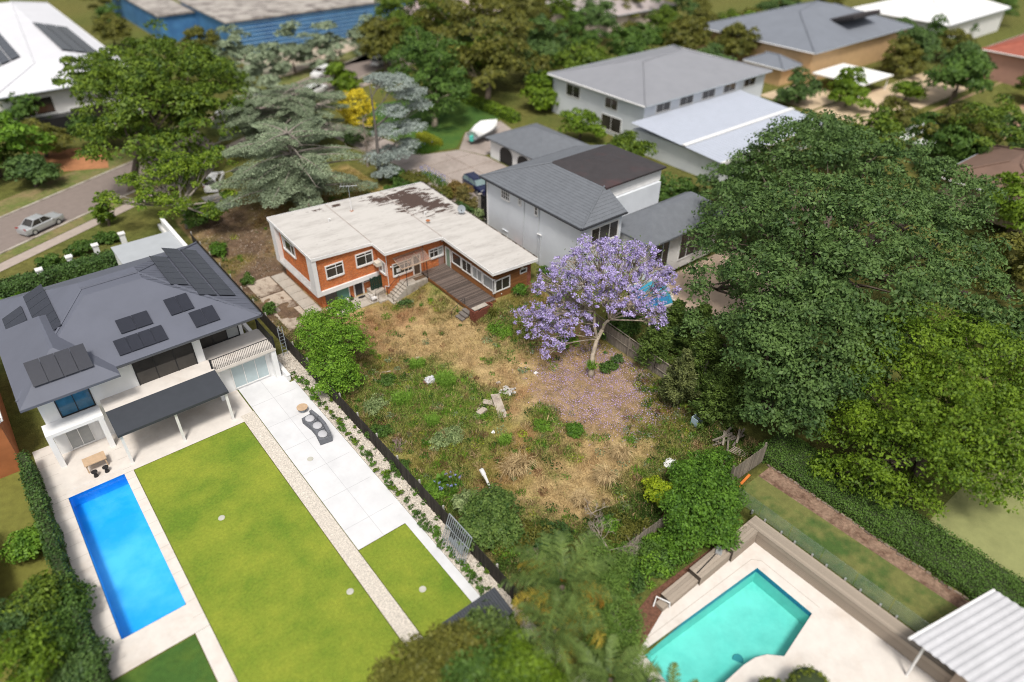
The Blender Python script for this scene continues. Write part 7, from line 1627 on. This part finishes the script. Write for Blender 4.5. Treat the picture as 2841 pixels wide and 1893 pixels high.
# blue pool of the pale house, seen through the jacaranda
sheet('paving', R4(22, 40, -34, -25.3), .03, pm('sandstone_paving', (.58, .44, .34), .9, .1, .6), 'sandstone paving round the pale house pool', 4)
t = thing('swimming_pool', 'blue pool of the pale house glimpsed behind the jacaranda', 'pool', (27, -29, 1))
q_ = [(24.22,-24.68,1.00), (28.22,-25.78,1.00), (25.48,-29.50,1.00), (22.21,-28.76,1.00)]
mb = MB(); mb.add([(x, y, 1.02 * 1.0 + .05) for x, y, z in q_], [(3, 2, 1, 0) if False else (0, 1, 2, 3)]); mb.build('water', pm('blue_pool_surface', (.04, .30, .42), .1, .2, .6, c2=(.03, .09, .30), c2s=.3), t)
mb = MB()
for i in range(4):
    a, b = Vector(q_[i]), Vector(q_[(i + 1) % 4]); a.z = b.z = 1.06; mb.tube([a, b], .14, 4)
mb.build('coping', M_pave, t)

# ------------------------------------------------------------------ shrubs on the block
gt = (-4.44,-20.41,0.00)
rtree('leafy_tree', 'bright green leafy tree between the dark fence and the brick house', gt, [((-0.80,-16.52,4.30), (1.5, 1.5, 1.0)), ((-3.11,-16.98,3.40), (1.9, 1.8, 1.3)), ((-1.79,-18.81,3.20), (1.6, 1.6, 1.2)), ((-3.70,-19.26,2.20), (1.9, 1.8, 1.3)), ((-2.87,-14.85,3.20), (1.2, 1.2, 1.0)), ((-3.54,-20.89,1.40), (1.4, 1.4, 1.0)), ((-4.58,-20.28,1.10), (1.3, 1.2, .9))], 26000, .155, leafmat('leaf_leafy_tree', (.05, .135, .012), (.19, .33, .03), .3, .9), M_bark, .16, cr=.5, per=55, lo=.35, per_lobe=6)
rb_ = (7.84,-47.00,0.00)
rtree('round_bush', 'large rounded glossy green shrub at the back right corner of the block', rb_, [((9.29,-45.05,2.00), (1.7, 1.6, 1.2)), ((8.20,-47.19,2.60), (1.9, 1.8, 1.5)), ((6.86,-46.35,2.00), (1.7, 1.6, 1.3)), ((7.52,-47.98,1.40), (1.7, 1.5, 1.2)), ((6.17,-47.13,1.00), (1.3, 1.2, .9)), ((9.98,-43.91,1.20), (1.1, 1.1, .8)), ((11.76,-44.67,1.30), (1.5, 1.3, .9))], 26000, .17, L_bush, M_bark, .14, cr=.5, per=50, lo=.45, cat='shrub', per_lobe=3)
rtree('yellow_bush', 'bright lime patch of shrub on the left flank of the rounded shrub', (7.59,-44.30,0.00), [((7.29,-43.98,1.20), (1.0, .9, .8)), ((7.36,-43.21,0.90), (.7, .7, .6))], 3200, .16, leafmat('leaf_lime_bright', (.12, .22, .01), (.36, .42, .02), .3, 1), M_bark, .06, cr=.4, per=40, cat='shrub')
cb_ = (-3.27,-38.85,0.00)
rtree('bottom_bush', 'dark glossy shrub with variegated side in front of the metal gate', cb_, [((-2.48,-38.52,1.60), (1.6, 1.5, 1.1)), ((-3.53,-39.00,1.20), (1.6, 1.4, 1.1)), ((-2.59,-39.76,1.00), (1.2, 1.2, .9))], 15000, .17, leafmat('leaf_bottom_bush', (.025, .075, .014), (.15, .22, .05), .25, 1.2), M_bark, .1, cr=.42, per=50, lo=.4, cat='shrub', per_lobe=3)
bush('variegated_shrub', 'pale variegated shrub left of the dark glossy one', (-3.02,-36.13,0.00), (.8, .8, 1.3), 2200, .2, L_varie, stems=5, cat='shrub')
for g_, r, n, lm, lb, sz in (((-2.79,-24.01,0.00), (1.2, .9, .7), 2600, L_varie, 'white flowering low shrub near the dark fence', .10), ((-0.22,-30.29,0.00), (1.6, 1.0, .8), 4200, L_varie, 'sprawling grey green shrub with pale leaves in the weeds', .12), ((7.44,-35.58,0.00), (.75, .6, .75), 2400, L_bush, 'small round bright green bush alone on the dry grass', .13), ((-0.39,-21.89,0.00), (1.0, .8, .5), 1600, L_mid, 'low dark weed clump beside the leafy tree', .15), ((-3.98,-26.74,0.00), (1.0, .8, .8), 1800, L_mid, 'green weed bush against the middle of the dark fence', .15), ((-3.75,-33.87,0.00), (1.2, .9, .7), 2400, L_lime, 'lime weed bush against the dark fence above the agapanthus', .14), ((-4.54,-30.71,0.00), (.9, .7, .6), 1500, L_mid, 'low weed bush against the dark fence by the dead bush', .14), ((14.88,-31.78,0.00), (.9, .7, .6), 1800, L_mid, 'low dark shrub right of the jacaranda base', .14), ((16.29,-31.40,0.00), (.5, .5, .4), 900, L_dark, 'small dark plant on the petals right of the jacaranda', .14), ((-3.34,7.23,0.00), (1.0, 1.0, 1.4), 3000, L_bush, 'dense green bush growing against the upper end of the dark fence', .18), ((-3.21,-0.07,0.00), (.8, .8, .8), 1400, L_mid, 'small weedy bush by the dark fence beside the apron', .16), ((-3.72,-6.49,0.00), (.7, .7, 1.1), 1600, L_mid, 'green sapling bush by the dark fence near the leafy tree', .16), ((19.43,-18.50,1.31), (1.0, .8, .9), 1800, L_mid, 'green weed bush at the brick pier of the brown wing', .16), ((15.41,-19.43,1.24), (.9, .7, .8), 2000, L_bush, 'bright green weed bush at the foot of the brown wing', .15), ((18.28,-28.38,0.12), (1.4, 1.0, .8), 2500, L_mid, 'leafy shrub beneath the jacaranda against the palings', .18), ((14.26,-27.10,0.26), (1.3, 1.0, .8), 2500, L_lime, 'light green weeds beneath the left jacaranda boughs', .15), ((10.64,-22.58,0.71), (1.2, 1.4, .4), 2500, L_lime, 'yellow green weed patch beyond the brick barbecue', .12), ((5.91,-33.66,0.00), (.6, .9, .5), 1400, L_lime, 'lime green weed patch on the dry grass', .12), ((6.64,-13.18,0.21), (.8, .5, .4), 900, L_dark, 'dark low shrub at the edge of the patio', .14)):
    bush('shrub', lb, g_, r, n, sz, lm, cat='shrub', stems=3, cr=.28, per=35)
dk_ = [(-0.89,-40.90,0.80), (-0.28,-42.66,0.80), (1.24,-43.75,0.90), (3.68,-43.98,0.90), (3.60,-45.51,1.00), (4.28,-46.67,1.00), (-1.74,-42.31,0.80), (-0.47,-44.41,0.90), (1.58,-45.64,0.90), (2.54,-46.91,0.60), (0.35,-46.89,0.60), (0.23,-45.56,0.70), (4.19,-47.53,0.50), (2.92,-43.60,0.70), (-2.88,-41.21,0.80)]
ug = []; um = []; ul = (L_mid, L_olive, L_bush, L_hedge, L_lime)
for i, c in enumerate(dk_):
    for k_ in range(2):
        c2_ = np.array([c[0] + random.uniform(-.9, .9), c[1] + random.uniform(-.8, .8), .25]); r_ = random.uniform(.8, 1.4)
        V, C = lobe_leaves([(c2_, (r_, r_ * .9, random.uniform(.5, 1.1)))], 1500, .15, .32, 32, .55, .65, .3, -.2); V = V[(V[:, :, 1].min(1) > -48.35) | (V[:, :, 0].max(1) < -1.5)]; ug.append(V); um.append(np.full(len(V), random.choice((0, 1, 1, 2, 3, 3, 4, 1))))
tag(link('undergrowth', quadmesh('undergrowth', ug, list(ul), um)), 'tangled green undergrowth along the bottom of the block', kind='stuff')
# dead branches
def dead_branch(name, label, g_, s, seed, mat=None, up=.5):
    R = random.Random(seed); t = thing(name, label, 'branch', g_); mb = MB(); b = np.array(g_, float)
    def grow(p, d, L_, r, k_):
        q = p + d * L_; mb.tube([p, (p + q) / 2 + np.array([R.uniform(-.1, .1), R.uniform(-.1, .1), 0]) * L_, q], [r, r * .8, r * .55], 5)
        if k_:
            for _ in range(R.randint(2, 4)):
                dd = d + np.array([R.uniform(-.9, .9), R.uniform(-.9, .9), R.uniform(-.3, .5)]); grow(p + d * L_ * R.uniform(.4, 1), dd / np.linalg.norm(dd), L_ * R.uniform(.5, .75), r * .6, k_ - 1)
    for i in range(4):
        a = R.uniform(0, 6.28); d = np.array([math.cos(a), math.sin(a), up]); grow(b, d / np.linalg.norm(d), s, .032, 4)
    mb.build('branches', mat or L_dead, t)
dead_branch('dead_branch', 'bleached dead branch lying over the back fence', (1.45,-45.03,1.00), 1.1, 3)
dead_branch('dead_branch', 'small bare branch standing in the bottom undergrowth', (2.85,-42.12,0.60), .6, 4)
dead_branch('dead_bush', 'dead mauve grey twiggy bush beside the dark fence', (-3.62,-28.90,0.00), .45, 5, pm('mauve_twig', (.26, .19, .17), .9, .2, 3), 1.0)
dead_branch('dead_bush', 'dead grey twig heap below the dark glossy shrub', (-2.20,-42.66,0.50), .5, 6, MATS['mauve_twig'], .8)
dead_branch('dead_branch', 'bare forked twig in the hedge bed by the bamboo', (-1.55,-48.87,0.80), .6, 8, None, 1.0)
straps('grass_tussock', 'straw coloured grass tussock nearest the pale plastic sheet', (8.38,-39.34,0.00), (.35, .35), 500, 1.15, L_straw, droop=1.0, seed=11, w=.03)
straps('grass_tussock', 'straw coloured grass tussock with green tips, middle of the three', (5.92,-40.28,0.00), (.35, .35), 500, 1.2, L_straw, droop=1.0, seed=12, w=.03)
straps('grass_tussock', 'dry pinkish straw tussock nearest the bottom undergrowth', (3.18,-40.80,0.00), (.4, .4), 500, 1.1, L_straw, droop=.9, seed=13, w=.03)
straps('grass_tussock', 'flattened straw tussock beside the dark glossy shrub', (1.87,-35.79,0.00), (.9, .5), 420, 1.2, L_straw, droop=1.1, seed=14, w=.03)
L_gr = leafmat('grass_bright', (.09, .20, .02), (.22, .36, .05), .3, 1)
straps('green_tussock', 'tall bright green grass clump above the grey tarpaulin', (2.60,-21.74,0.00), (.7, .5), 460, .9, L_gr, seed=15, w=.035)
straps('green_tussock', 'wide bright green grass clump right of the grey tarpaulin', (3.32,-24.82,0.00), (.8, .9), 700, .9, L_gr, seed=16, w=.035)
straps('green_tussock', 'bright green grass clump below the grey tarpaulin', (-0.68,-24.70,0.00), (.8, .6), 500, .9, L_gr, seed=17, w=.035)
straps('green_tussock', 'bright green grass clump in the middle of the weeds', (-0.19,-28.24,0.00), (.5, .5), 360, .9, L_gr, seed=18, w=.035)
straps('green_tussock', 'small green grass clump near the dry tussocks', (2.75,-33.21,0.00), (.5, .4), 260, .8, L_gr, seed=19, w=.035)
straps('strap_plant', 'stiff grass plant beside the brick barbecue', (11.2, -20.8, .95), (.25, .25), 130, 1.1, L_olive, droop=.8, seed=20, w=.04)
straps('banana_plant', 'single broad leafed plant by the dark fence near the agapanthus', (-3.21,-33.71,0.00), (.15, .15), 6, 1.5, L_bush, droop=.5, seed=21, w=.4)

# ------------------------------------------------------------------ palms, bamboo and the bottom edge
def frond_mesh(L_, n, lw, ll, lm, seed, arch=.9):
    r2 = np.random.default_rng(seed); t = np.linspace(.12, 1, n)
    X = L_ * (t - .18 * t ** 2.5 * arch); Z = L_ * (.55 * t - .75 * arch * t ** 2)
    C = np.stack([X, np.zeros(n), Z], 1); out = []
    ln = ll * np.sin(np.pi * (t * .86 + .1)) ** .6
    for s in (-1, 1):
        d = np.stack([np.full(n, .6), np.full(n, s * 1.), np.full(n, .05)], 1) + r2.normal(0, .2, (n, 3)); d = unit(d)
        T1 = C + d * ln[:, None] * .55; T2 = C + d * ln[:, None] * .95 + np.array([0, 0, -1.]) * (ln * r2.uniform(.3, .75, n))[:, None]
        w = np.array([lw, 0, 0])
        out += [np.stack([C - w, C + w, T1 + w * .9, T1 - w * .9], 1), np.stack([T1 - w * .9, T1 + w * .9, T2 + w * .15, T2 - w * .15], 1)]
    # rachis
    w = np.array([0, .03, 0]); out.append(np.stack([C[:-1] - w, C[:-1] + w, C[1:] + w * .7, C[1:] - w * .7], 1))
    return quadmesh('frond', out, lm)
def palm(name, label, base, hh, L_, nf, mats, seed, lw=.024, ll=.8, tr_r=.16, n=36, lean=(0, 0), group=None):
    R = random.Random(seed); t = thing(name, label, 'palm', base, group); b = np.array(base, float)
    top = b + np.array([lean[0], lean[1], hh]); mb = MB(); mb.tube(bez(b - (0, 0, .2), top, (.1, .1, 0), 8), np.linspace(tr_r * 1.3, tr_r, 8), 9); mb.build('trunk', M_bark, t)
    ms = [frond_mesh(L_, n, lw, ll, m, seed + i, .8 + .15 * i) for i, m in enumerate(mats)]
    for i in range(nf):
        k_ = i / nf; o = bpy.data.objects.new('frond', ms[0 if k_ < .6 else (1 if k_ < .86 else 2)] if len(ms) == 3 else ms[i % len(ms)]); col.objects.link(o); o.parent = t
        o.location = tuple(top - b + np.array([0, 0, .1 - .25 * k_])); o.rotation_euler = (R.uniform(-.35, .35), -.75 + 1.25 * k_ + R.uniform(-.1, .1), i * 2.4 + R.uniform(-.2, .2)); s = R.uniform(.85, 1.1); o.scale = (s, s, s)
    return t
palm('feather_palm', 'large grey green feather palm with old golden fronds at the bottom centre', (-4.6, -47.2, 0), 5.2, 3.6, 27, (L_palm, L_palmy, L_palmo), 3)
palm('feather_palm', 'smaller feather palm below the large one at the bottom edge', (-5.4, -51.6, 0), 3.6, 2.6, 18, (L_palm, L_palm, L_palmy), 8, ll=.6)
palm('feather_palm', 'pale green feather palm just left of the large one', (-6.3, -48.6, 0), 4.8, 2.6, 14, (L_palm, L_palm, L_palmy), 15, ll=.6)
palm('yellow_frond_palm', 'young palm arching a pale frond over the cream paving', (-3.6, -54.2, 0), 2.4, 2.4, 9, (L_palm, L_palmy, L_palmy), 12, ll=.45)
straps('fan_palm', 'dark spiky rosette plant at the edge of the cream paving', (-3.4, -52.2, 1.7), (.15, .15), 150, 1.3, L_dark, droop=1.1, seed=31, w=.06, cat='palm')
straps('fan_palm', 'light green fan palm between the feather palms at the bottom edge', (-4.6, -53.0, 2.2), (.4, .4), 260, 1.3, L_lime, droop=1.1, seed=32, w=.06, cat='palm')
def bamboo(label, g_, hh, nc, n, seed):
    R = random.Random(seed); t = thing('bamboo', label, 'bamboo', g_); b = np.array(g_, float); mb = MB(); out = []
    for i in range(nc):
        a = R.uniform(0, 6.28); r = R.uniform(.1, .5); p0 = b + (math.cos(a) * r, math.sin(a) * r, 0); p1 = p0 + np.array([math.cos(a) * hh * R.uniform(.2, .65), math.sin(a) * hh * R.uniform(.2, .65), hh * R.uniform(.7, 1)])
        q = bez(p0, p1, (0, 0, hh * .25), 8); mb.tube(q, np.linspace(.03, .008, 8), 4)
        m = n // nc; u = rng.random(m) * .8 + .2; i0 = np.minimum((u * 7).astype(int), 6); ff = (u * 7 - i0)[:, None]; P = q[i0] * (1 - ff) + q[i0 + 1] * ff + rng.normal(0, .22, (m, 3))
        out.append(leafverts(P, np.tile([0, 0, 1.], (m, 1)), .2, .24, .6))
    link('leaves', quadmesh('leaves', [np.concatenate(out) - b], L_bamb), t, OFF[t.name]); mb.build('culms', pm('bamboo_culm', (.22, .24, .08), .6, .2, 3), t)
bamboo('light green bamboo clump right of the large palm', (-2.4, -47.4, 0), 3.0, 22, 9000, 1); bamboo('bamboo clump arching over the bark mulch', (-2.0, -48.9, 0), 2.0, 18, 6500, 2); bamboo('bamboo tops beside the back fence end', (-.3, -46.6, 0), 2.6, 16, 5000, 3); bamboo('low bamboo clump between palm and cream paving', (-3.4, -50.2, 0), 2.0, 14, 5000, 4)
bl_ = [(-11.72,-46.29,4.00), (-10.33,-46.44,4.00), (-8.78,-46.45,3.50), (-10.46,-48.03,4.50), (-9.01,-48.79,4.50), (-12.85,-45.79,4.00)]
for i, (c, lm, lb) in enumerate(zip(bl_, (L_olive, L_olive, L_palm, L_mid, L_yel, L_olive), ('olive tree crown at the bottom edge left of the palms', 'olive crown below the black shed roof', 'grey green crown beside the black shed roof', 'green crown at the bottom edge below the palms', 'yellow green crown at the bottom edge beside the palm trunks', 'olive crown at the bottom edge of the large lawn'))):
    rtree('bottom_tree', lb, (c[0], c[1], 0), [((c[0], c[1], c[2]), (1.7, 1.7, 1.2)), ((c[0] + .8, c[1] - .8, c[2] - .9), (1.4, 1.4, 1.0))], 6500, .2, lm, M_bark, .12, cr=.6, per=60, limbset=False, group='tree crowns along the bottom edge')
for c, s_, lb in (((1.48,-56.36,1.10), .9, 'left small clipped ball shrub at the bottom edge'), ((3.11,-57.37,1.30), 1.1, 'larger clipped ball shrub at the bottom edge right of the pool')):
    t = bush('topiary_ball', lb, (c[0], c[1], .02), (s_, s_, s_ * 1.9), 11000, .08, leafmat('leaf_topiary', (.09, .13, .012), (.17, .20, .02), .2, 1), cat='topiary', lobes=[(c, (s_, s_, s_))], cr=.12, per=25)
    mb = MB(); mb.ball(c, s_ * .95, 14, 9); mb.build('branchwork', M_core, t)
# bottom left corner
hedge('dark_hedge', 'dark tall hedge along the left side of the blue lap pool', -24.9, -24.25, -36, -15, 0, 1.9, 12000, .16, L_hedge, M_core)
for c, lm, lb, r in (((-26.07,-28.69,2.00), L_street, 'dark green tree at the lower left corner', 1.6), ((-25.08,-29.48,1.60), L_mid, 'green shrub tree below the end of the dark hedge', 1.1), ((-27.20,-32.86,3.00), L_yel, 'yellow shrub tree at the bottom left corner', 1.7), ((-25.22,-33.52,1.50), L_dark, 'dark shrub at the bottom edge beside the lap pool paving', 1.0), ((-25.99,-31.64,2.00), L_mid, 'green shrub between the corner trees', 1.2), ((-27.39,-29.27,2.00), L_dark, 'dark shrub at the left edge above the yellow one', 1.5), ((-25.85,-22.77,1.00), L_lime, 'bright shrub on the olive lawn at the left edge', 1.0)):
    rtree('corner_tree', lb, (c[0], c[1], 0), [((c[0], c[1], c[2]), (r, r, r * .7)), ((c[0] + .5, c[1] + .6, c[2] - .6), (r * .8, r * .8, r * .5))], 4000, .2, lm, M_bark, .1, cr=.6, per=60, limbset=False, group='trees in the lower left corner')

# small plants along the gravel strip: one model, copied
sp = []
for v_, (lm, n) in enumerate(((L_mid, 150), (L_yel, 130), (L_bush, 170))):
    t = thing('gravel_plant', 'small green plant in the row along the pale gravel strip', 'plant', (-5.75, -18 - v_, .03), 'small plants in the gravel strip')
    V, C = lobe_leaves([(np.array([0, 0, .18]), (.26, .26, .2))], n, .12, .12, 14, .55, .6, .2)
    link('foliage', quadmesh('foliage', [V], lm), t, OFF[t.name]); sp.append(t)
y = -16.2; i = 0
while y > -47:
    if i < 3: o = sp[i]
    else: o = copy_tree(sp[random.randrange(3)])
    o.location = (-5.78 + random.uniform(-.12, .12), y, .03); o.rotation_euler = (0, 0, random.random() * 6); s = random.uniform(.7, 1.35); o.scale = (s, s, s * random.uniform(.8, 1.2))
    y -= random.uniform(.42, .8); i += 1
for i in range(26):
    o = copy_tree(sp[random.randrange(3)]); o['label'] = 'tiny weed sprouting in the gravel at the foot of the dark fence'; o['group'] = 'weeds at the foot of the dark fence'
    o.location = (-4.85 + random.uniform(-.15, .1), -17 - i * 1.1 + random.uniform(-.4, .4), .03); s = random.uniform(.4, .8); o.scale = (s, s, s)

# ------------------------------------------------------------------ grass and weeds over the whole block
NB = 330000
X = rng.uniform(-4.3, 17.2, NB); Y = rng.uniform(-45.2, 16.5, NB)
bad = ((X > -1.1) & (X < 17.6) & (Y > -9.3) & (Y < .2)) | ((X > 6.3) & (X < 17.5) & (Y > -11.6) & (Y < 0)) | ((X > 9.8) & (X < 17.3) & (Y > -19.5) & (Y < -9)) | ((X > 5.6) & (X < 9.9) & (Y > -12.4) & (Y < -10)) | ((X > .6) & (X < 6.4) & (Y > -11.4) & (Y < -8.7)) | ((X > -3.5) & (X < -1.1) & (Y > -10.3) & (Y < -.3))
X, Y = X[~bad], Y[~bad]
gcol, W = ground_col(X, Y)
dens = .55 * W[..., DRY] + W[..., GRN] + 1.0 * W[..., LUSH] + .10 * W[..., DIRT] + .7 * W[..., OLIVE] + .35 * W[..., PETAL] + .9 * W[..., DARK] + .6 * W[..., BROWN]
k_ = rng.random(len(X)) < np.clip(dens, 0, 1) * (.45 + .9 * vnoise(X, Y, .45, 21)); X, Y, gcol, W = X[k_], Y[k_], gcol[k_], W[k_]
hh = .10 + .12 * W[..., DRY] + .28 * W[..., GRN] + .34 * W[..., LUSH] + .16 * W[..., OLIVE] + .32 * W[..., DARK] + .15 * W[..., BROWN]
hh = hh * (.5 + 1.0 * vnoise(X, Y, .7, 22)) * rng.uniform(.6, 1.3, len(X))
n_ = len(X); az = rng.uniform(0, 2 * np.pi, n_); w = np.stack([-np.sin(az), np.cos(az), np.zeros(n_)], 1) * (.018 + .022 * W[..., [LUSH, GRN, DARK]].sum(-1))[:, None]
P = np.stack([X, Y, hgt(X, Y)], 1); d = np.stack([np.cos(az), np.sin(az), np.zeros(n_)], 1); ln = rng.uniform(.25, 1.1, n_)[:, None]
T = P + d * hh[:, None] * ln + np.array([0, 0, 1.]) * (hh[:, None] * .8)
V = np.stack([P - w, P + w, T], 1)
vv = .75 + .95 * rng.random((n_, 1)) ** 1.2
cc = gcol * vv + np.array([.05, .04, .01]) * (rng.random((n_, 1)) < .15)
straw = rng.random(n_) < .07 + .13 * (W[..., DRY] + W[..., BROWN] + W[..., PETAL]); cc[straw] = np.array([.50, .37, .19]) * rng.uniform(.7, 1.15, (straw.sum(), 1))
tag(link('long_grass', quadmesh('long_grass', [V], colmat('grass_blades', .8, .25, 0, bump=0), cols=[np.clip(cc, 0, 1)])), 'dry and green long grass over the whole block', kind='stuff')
NW = 330000
X = rng.uniform(-4.3, 17.1, NW); Y = rng.uniform(-45.2, 12, NW)
bad = ((X > -1.1) & (X < 17.6) & (Y > -9.3) & (Y < .2)) | ((X > 6.3) & (X < 17.5) & (Y > -11.6) & (Y < 0)) | ((X > 9.7) & (X < 17.3) & (Y > -19.7) & (Y < -9)) | ((X > 5.6) & (X < 9.9) & (Y > -12.4) & (Y < -10)) | ((X > .6) & (X < 6.4) & (Y > -11.4) & (Y < -8.7)) | ((X > -3.5) & (X < -1.1) & (Y > -10.3) & (Y < -.3))
X, Y = X[~bad], Y[~bad]; gcol, W = ground_col(X, Y)
s_ = W[..., LUSH] * .9 + W[..., GRN] * .6 + W[..., DARK] * .8 + W[..., OLIVE] * .2 + .03
k_ = rng.random(len(X)) < s_ * ss(.30, .62, vnoise(X, Y, .8, 23)); X, Y, gcol, W = X[k_], Y[k_], gcol[k_], W[k_]
n_ = len(X); bump_ = (.12 + .5 * vnoise(X, Y, .9, 24) * (W[..., LUSH] + W[..., DARK] * 1.1 + .6 * W[..., GRN])) * rng.random(n_) ** .6
P = np.stack([X, Y, hgt(X, Y) + .04 + bump_], 1)
cc = np.clip(gcol * np.array([.8, 1.0, .8]) * (.55 + 1.0 * rng.random((n_, 1))) * (.7 + .6 * vnoise(X, Y, 1.3, 25))[:, None], 0, 1)
tag(link('weeds', quadmesh('weeds', [leafverts(P, np.tile([0, 0, 1.], (n_, 1)), .115, .6, .6)], colmat('weed_leaves', .6, .25, 0, bump=0), cols=[cc])), 'leafy weeds and creepers through the long grass', kind='stuff')
# distinct clumps of weeds, creepers and dead stalks standing in the grass
n_ = 7500; X = rng.uniform(-4.2, 16.8, n_); Y = rng.uniform(-45, 10, n_)
bad = ((X > -1.4) & (X < 17.6) & (Y > -9.6) & (Y < .4)) | ((X > 6) & (X < 17.5) & (Y > -12) & (Y < 0)) | ((X > 9.4) & (X < 17.3) & (Y > -20.6) & (Y < -9)) | ((X > 5.4) & (X < 10.2) & (Y > -12.8) & (Y < -10)) | ((X > .4) & (X < 6.6) & (Y > -11.8) & (Y < -8.7)) | ((X > -3.7) & (X < -1) & (Y > -10.6) & (Y < 0))
X, Y = X[~bad], Y[~bad]; _, W = ground_col(X, Y)
pr_ = W[..., LUSH] + .9 * W[..., GRN] + .8 * W[..., DARK] + .4 * W[..., OLIVE] + .06 * W[..., DRY] + .15 * W[..., BROWN]
k_ = rng.random(len(X)) < pr_ * .75; X, Y = X[k_], Y[k_]; CV = []; CCo = []
pal = np.array([(.15, .30, .03), (.06, .15, .018), (.03, .075, .014), (.20, .25, .13), (.40, .30, .16), (.24, .28, .03), (.10, .18, .03), (.26, .15, .08)])
for x, y in zip(X, Y):
    kd = rng.choice(8, p=(.15, .15, .14, .10, .22, .09, .07, .08)); r = rng.uniform(.12, .55); h_ = rng.uniform(.08, .45); m = int(rng.uniform(30, 90) * (r / .4)); z = float(hgt(x, y))
    a = rng.uniform(0, 2 * np.pi, m); q = np.sqrt(rng.random(m)) * r; P = np.stack([x + np.cos(a) * q, y + np.sin(a) * q, z + .05 + h_ * rng.random(m) * (1 - .6 * (q / r) ** 2)], 1)
    if kd in (0, 4, 7):   # blades and stalks
        V = leafverts(P, rng.normal(0, 1, (m, 3)) * (1, 1, .3), .34, .12, .3, along=np.stack([np.cos(a) * .6, np.sin(a) * .6, np.ones(m)], 1))
    else: V = leafverts(P, np.stack([np.cos(a) * q / r, np.sin(a) * q / r, np.ones(m)], 1), rng.uniform(.08, .15), .6, .5)
    CV.append(V); CCo.append(pal[kd] * rng.uniform(.6, 1.4, (m, 1)) * rng.uniform(.8, 1.2))
tag(link('weed_clumps', quadmesh('weed_clumps', CV, colmat('weed_clump_leaves', .6, .25, 0, bump=0), cols=[np.clip(np.concatenate(CCo), 0, 1)])), 'clumps of weeds, creepers and dead stalks in the long grass', kind='stuff')
# leaf litter, chips and specks on the bare earth
n_ = 5200; X = rng.uniform(-4.2, 9, n_); Y = rng.uniform(-9, 16.5, n_); b_ = ((X > -1.1) & (Y < .2)); X, Y = X[~b_], Y[~b_]; n_ = len(X)
P = np.stack([X, Y, hgt(X, Y) + .07 + np.zeros(n_)], 1); cc = np.array([.42, .36, .30]) * rng.uniform(.3, 1.3, (n_, 1))
tag(link('leaf_litter', quadmesh('leaf_litter', [leafverts(P, np.tile([0, 0, 1.], (n_, 1)), .09, .6, .3, sv=.5)], colmat('litter_bits', .9, 0, 0, bump=0), cols=[np.clip(cc, 0, 1)])), 'pale chips and dead leaves on the bare earth', kind='stuff')
n_ = 9000; X = rng.uniform(-6.1, -4.65, n_); Y = rng.uniform(-48, -13, n_); P = np.stack([X, Y, np.full(n_, .06)], 1); cc = np.array([.62, .55, .47]) * rng.uniform(.35, 1.25, (n_, 1))
tag(link('gravel', quadmesh('gravel', [leafverts(P, np.tile([0, 0, 1.], (n_, 1)), .07, .9, .3, sv=.4)], MATS.get('litter') or colmat('gravel_stones', .9, 0, 0, bump=0), cols=[np.clip(cc, 0, 1)])), 'loose pale pebbles of the gravel strip', kind='stuff')
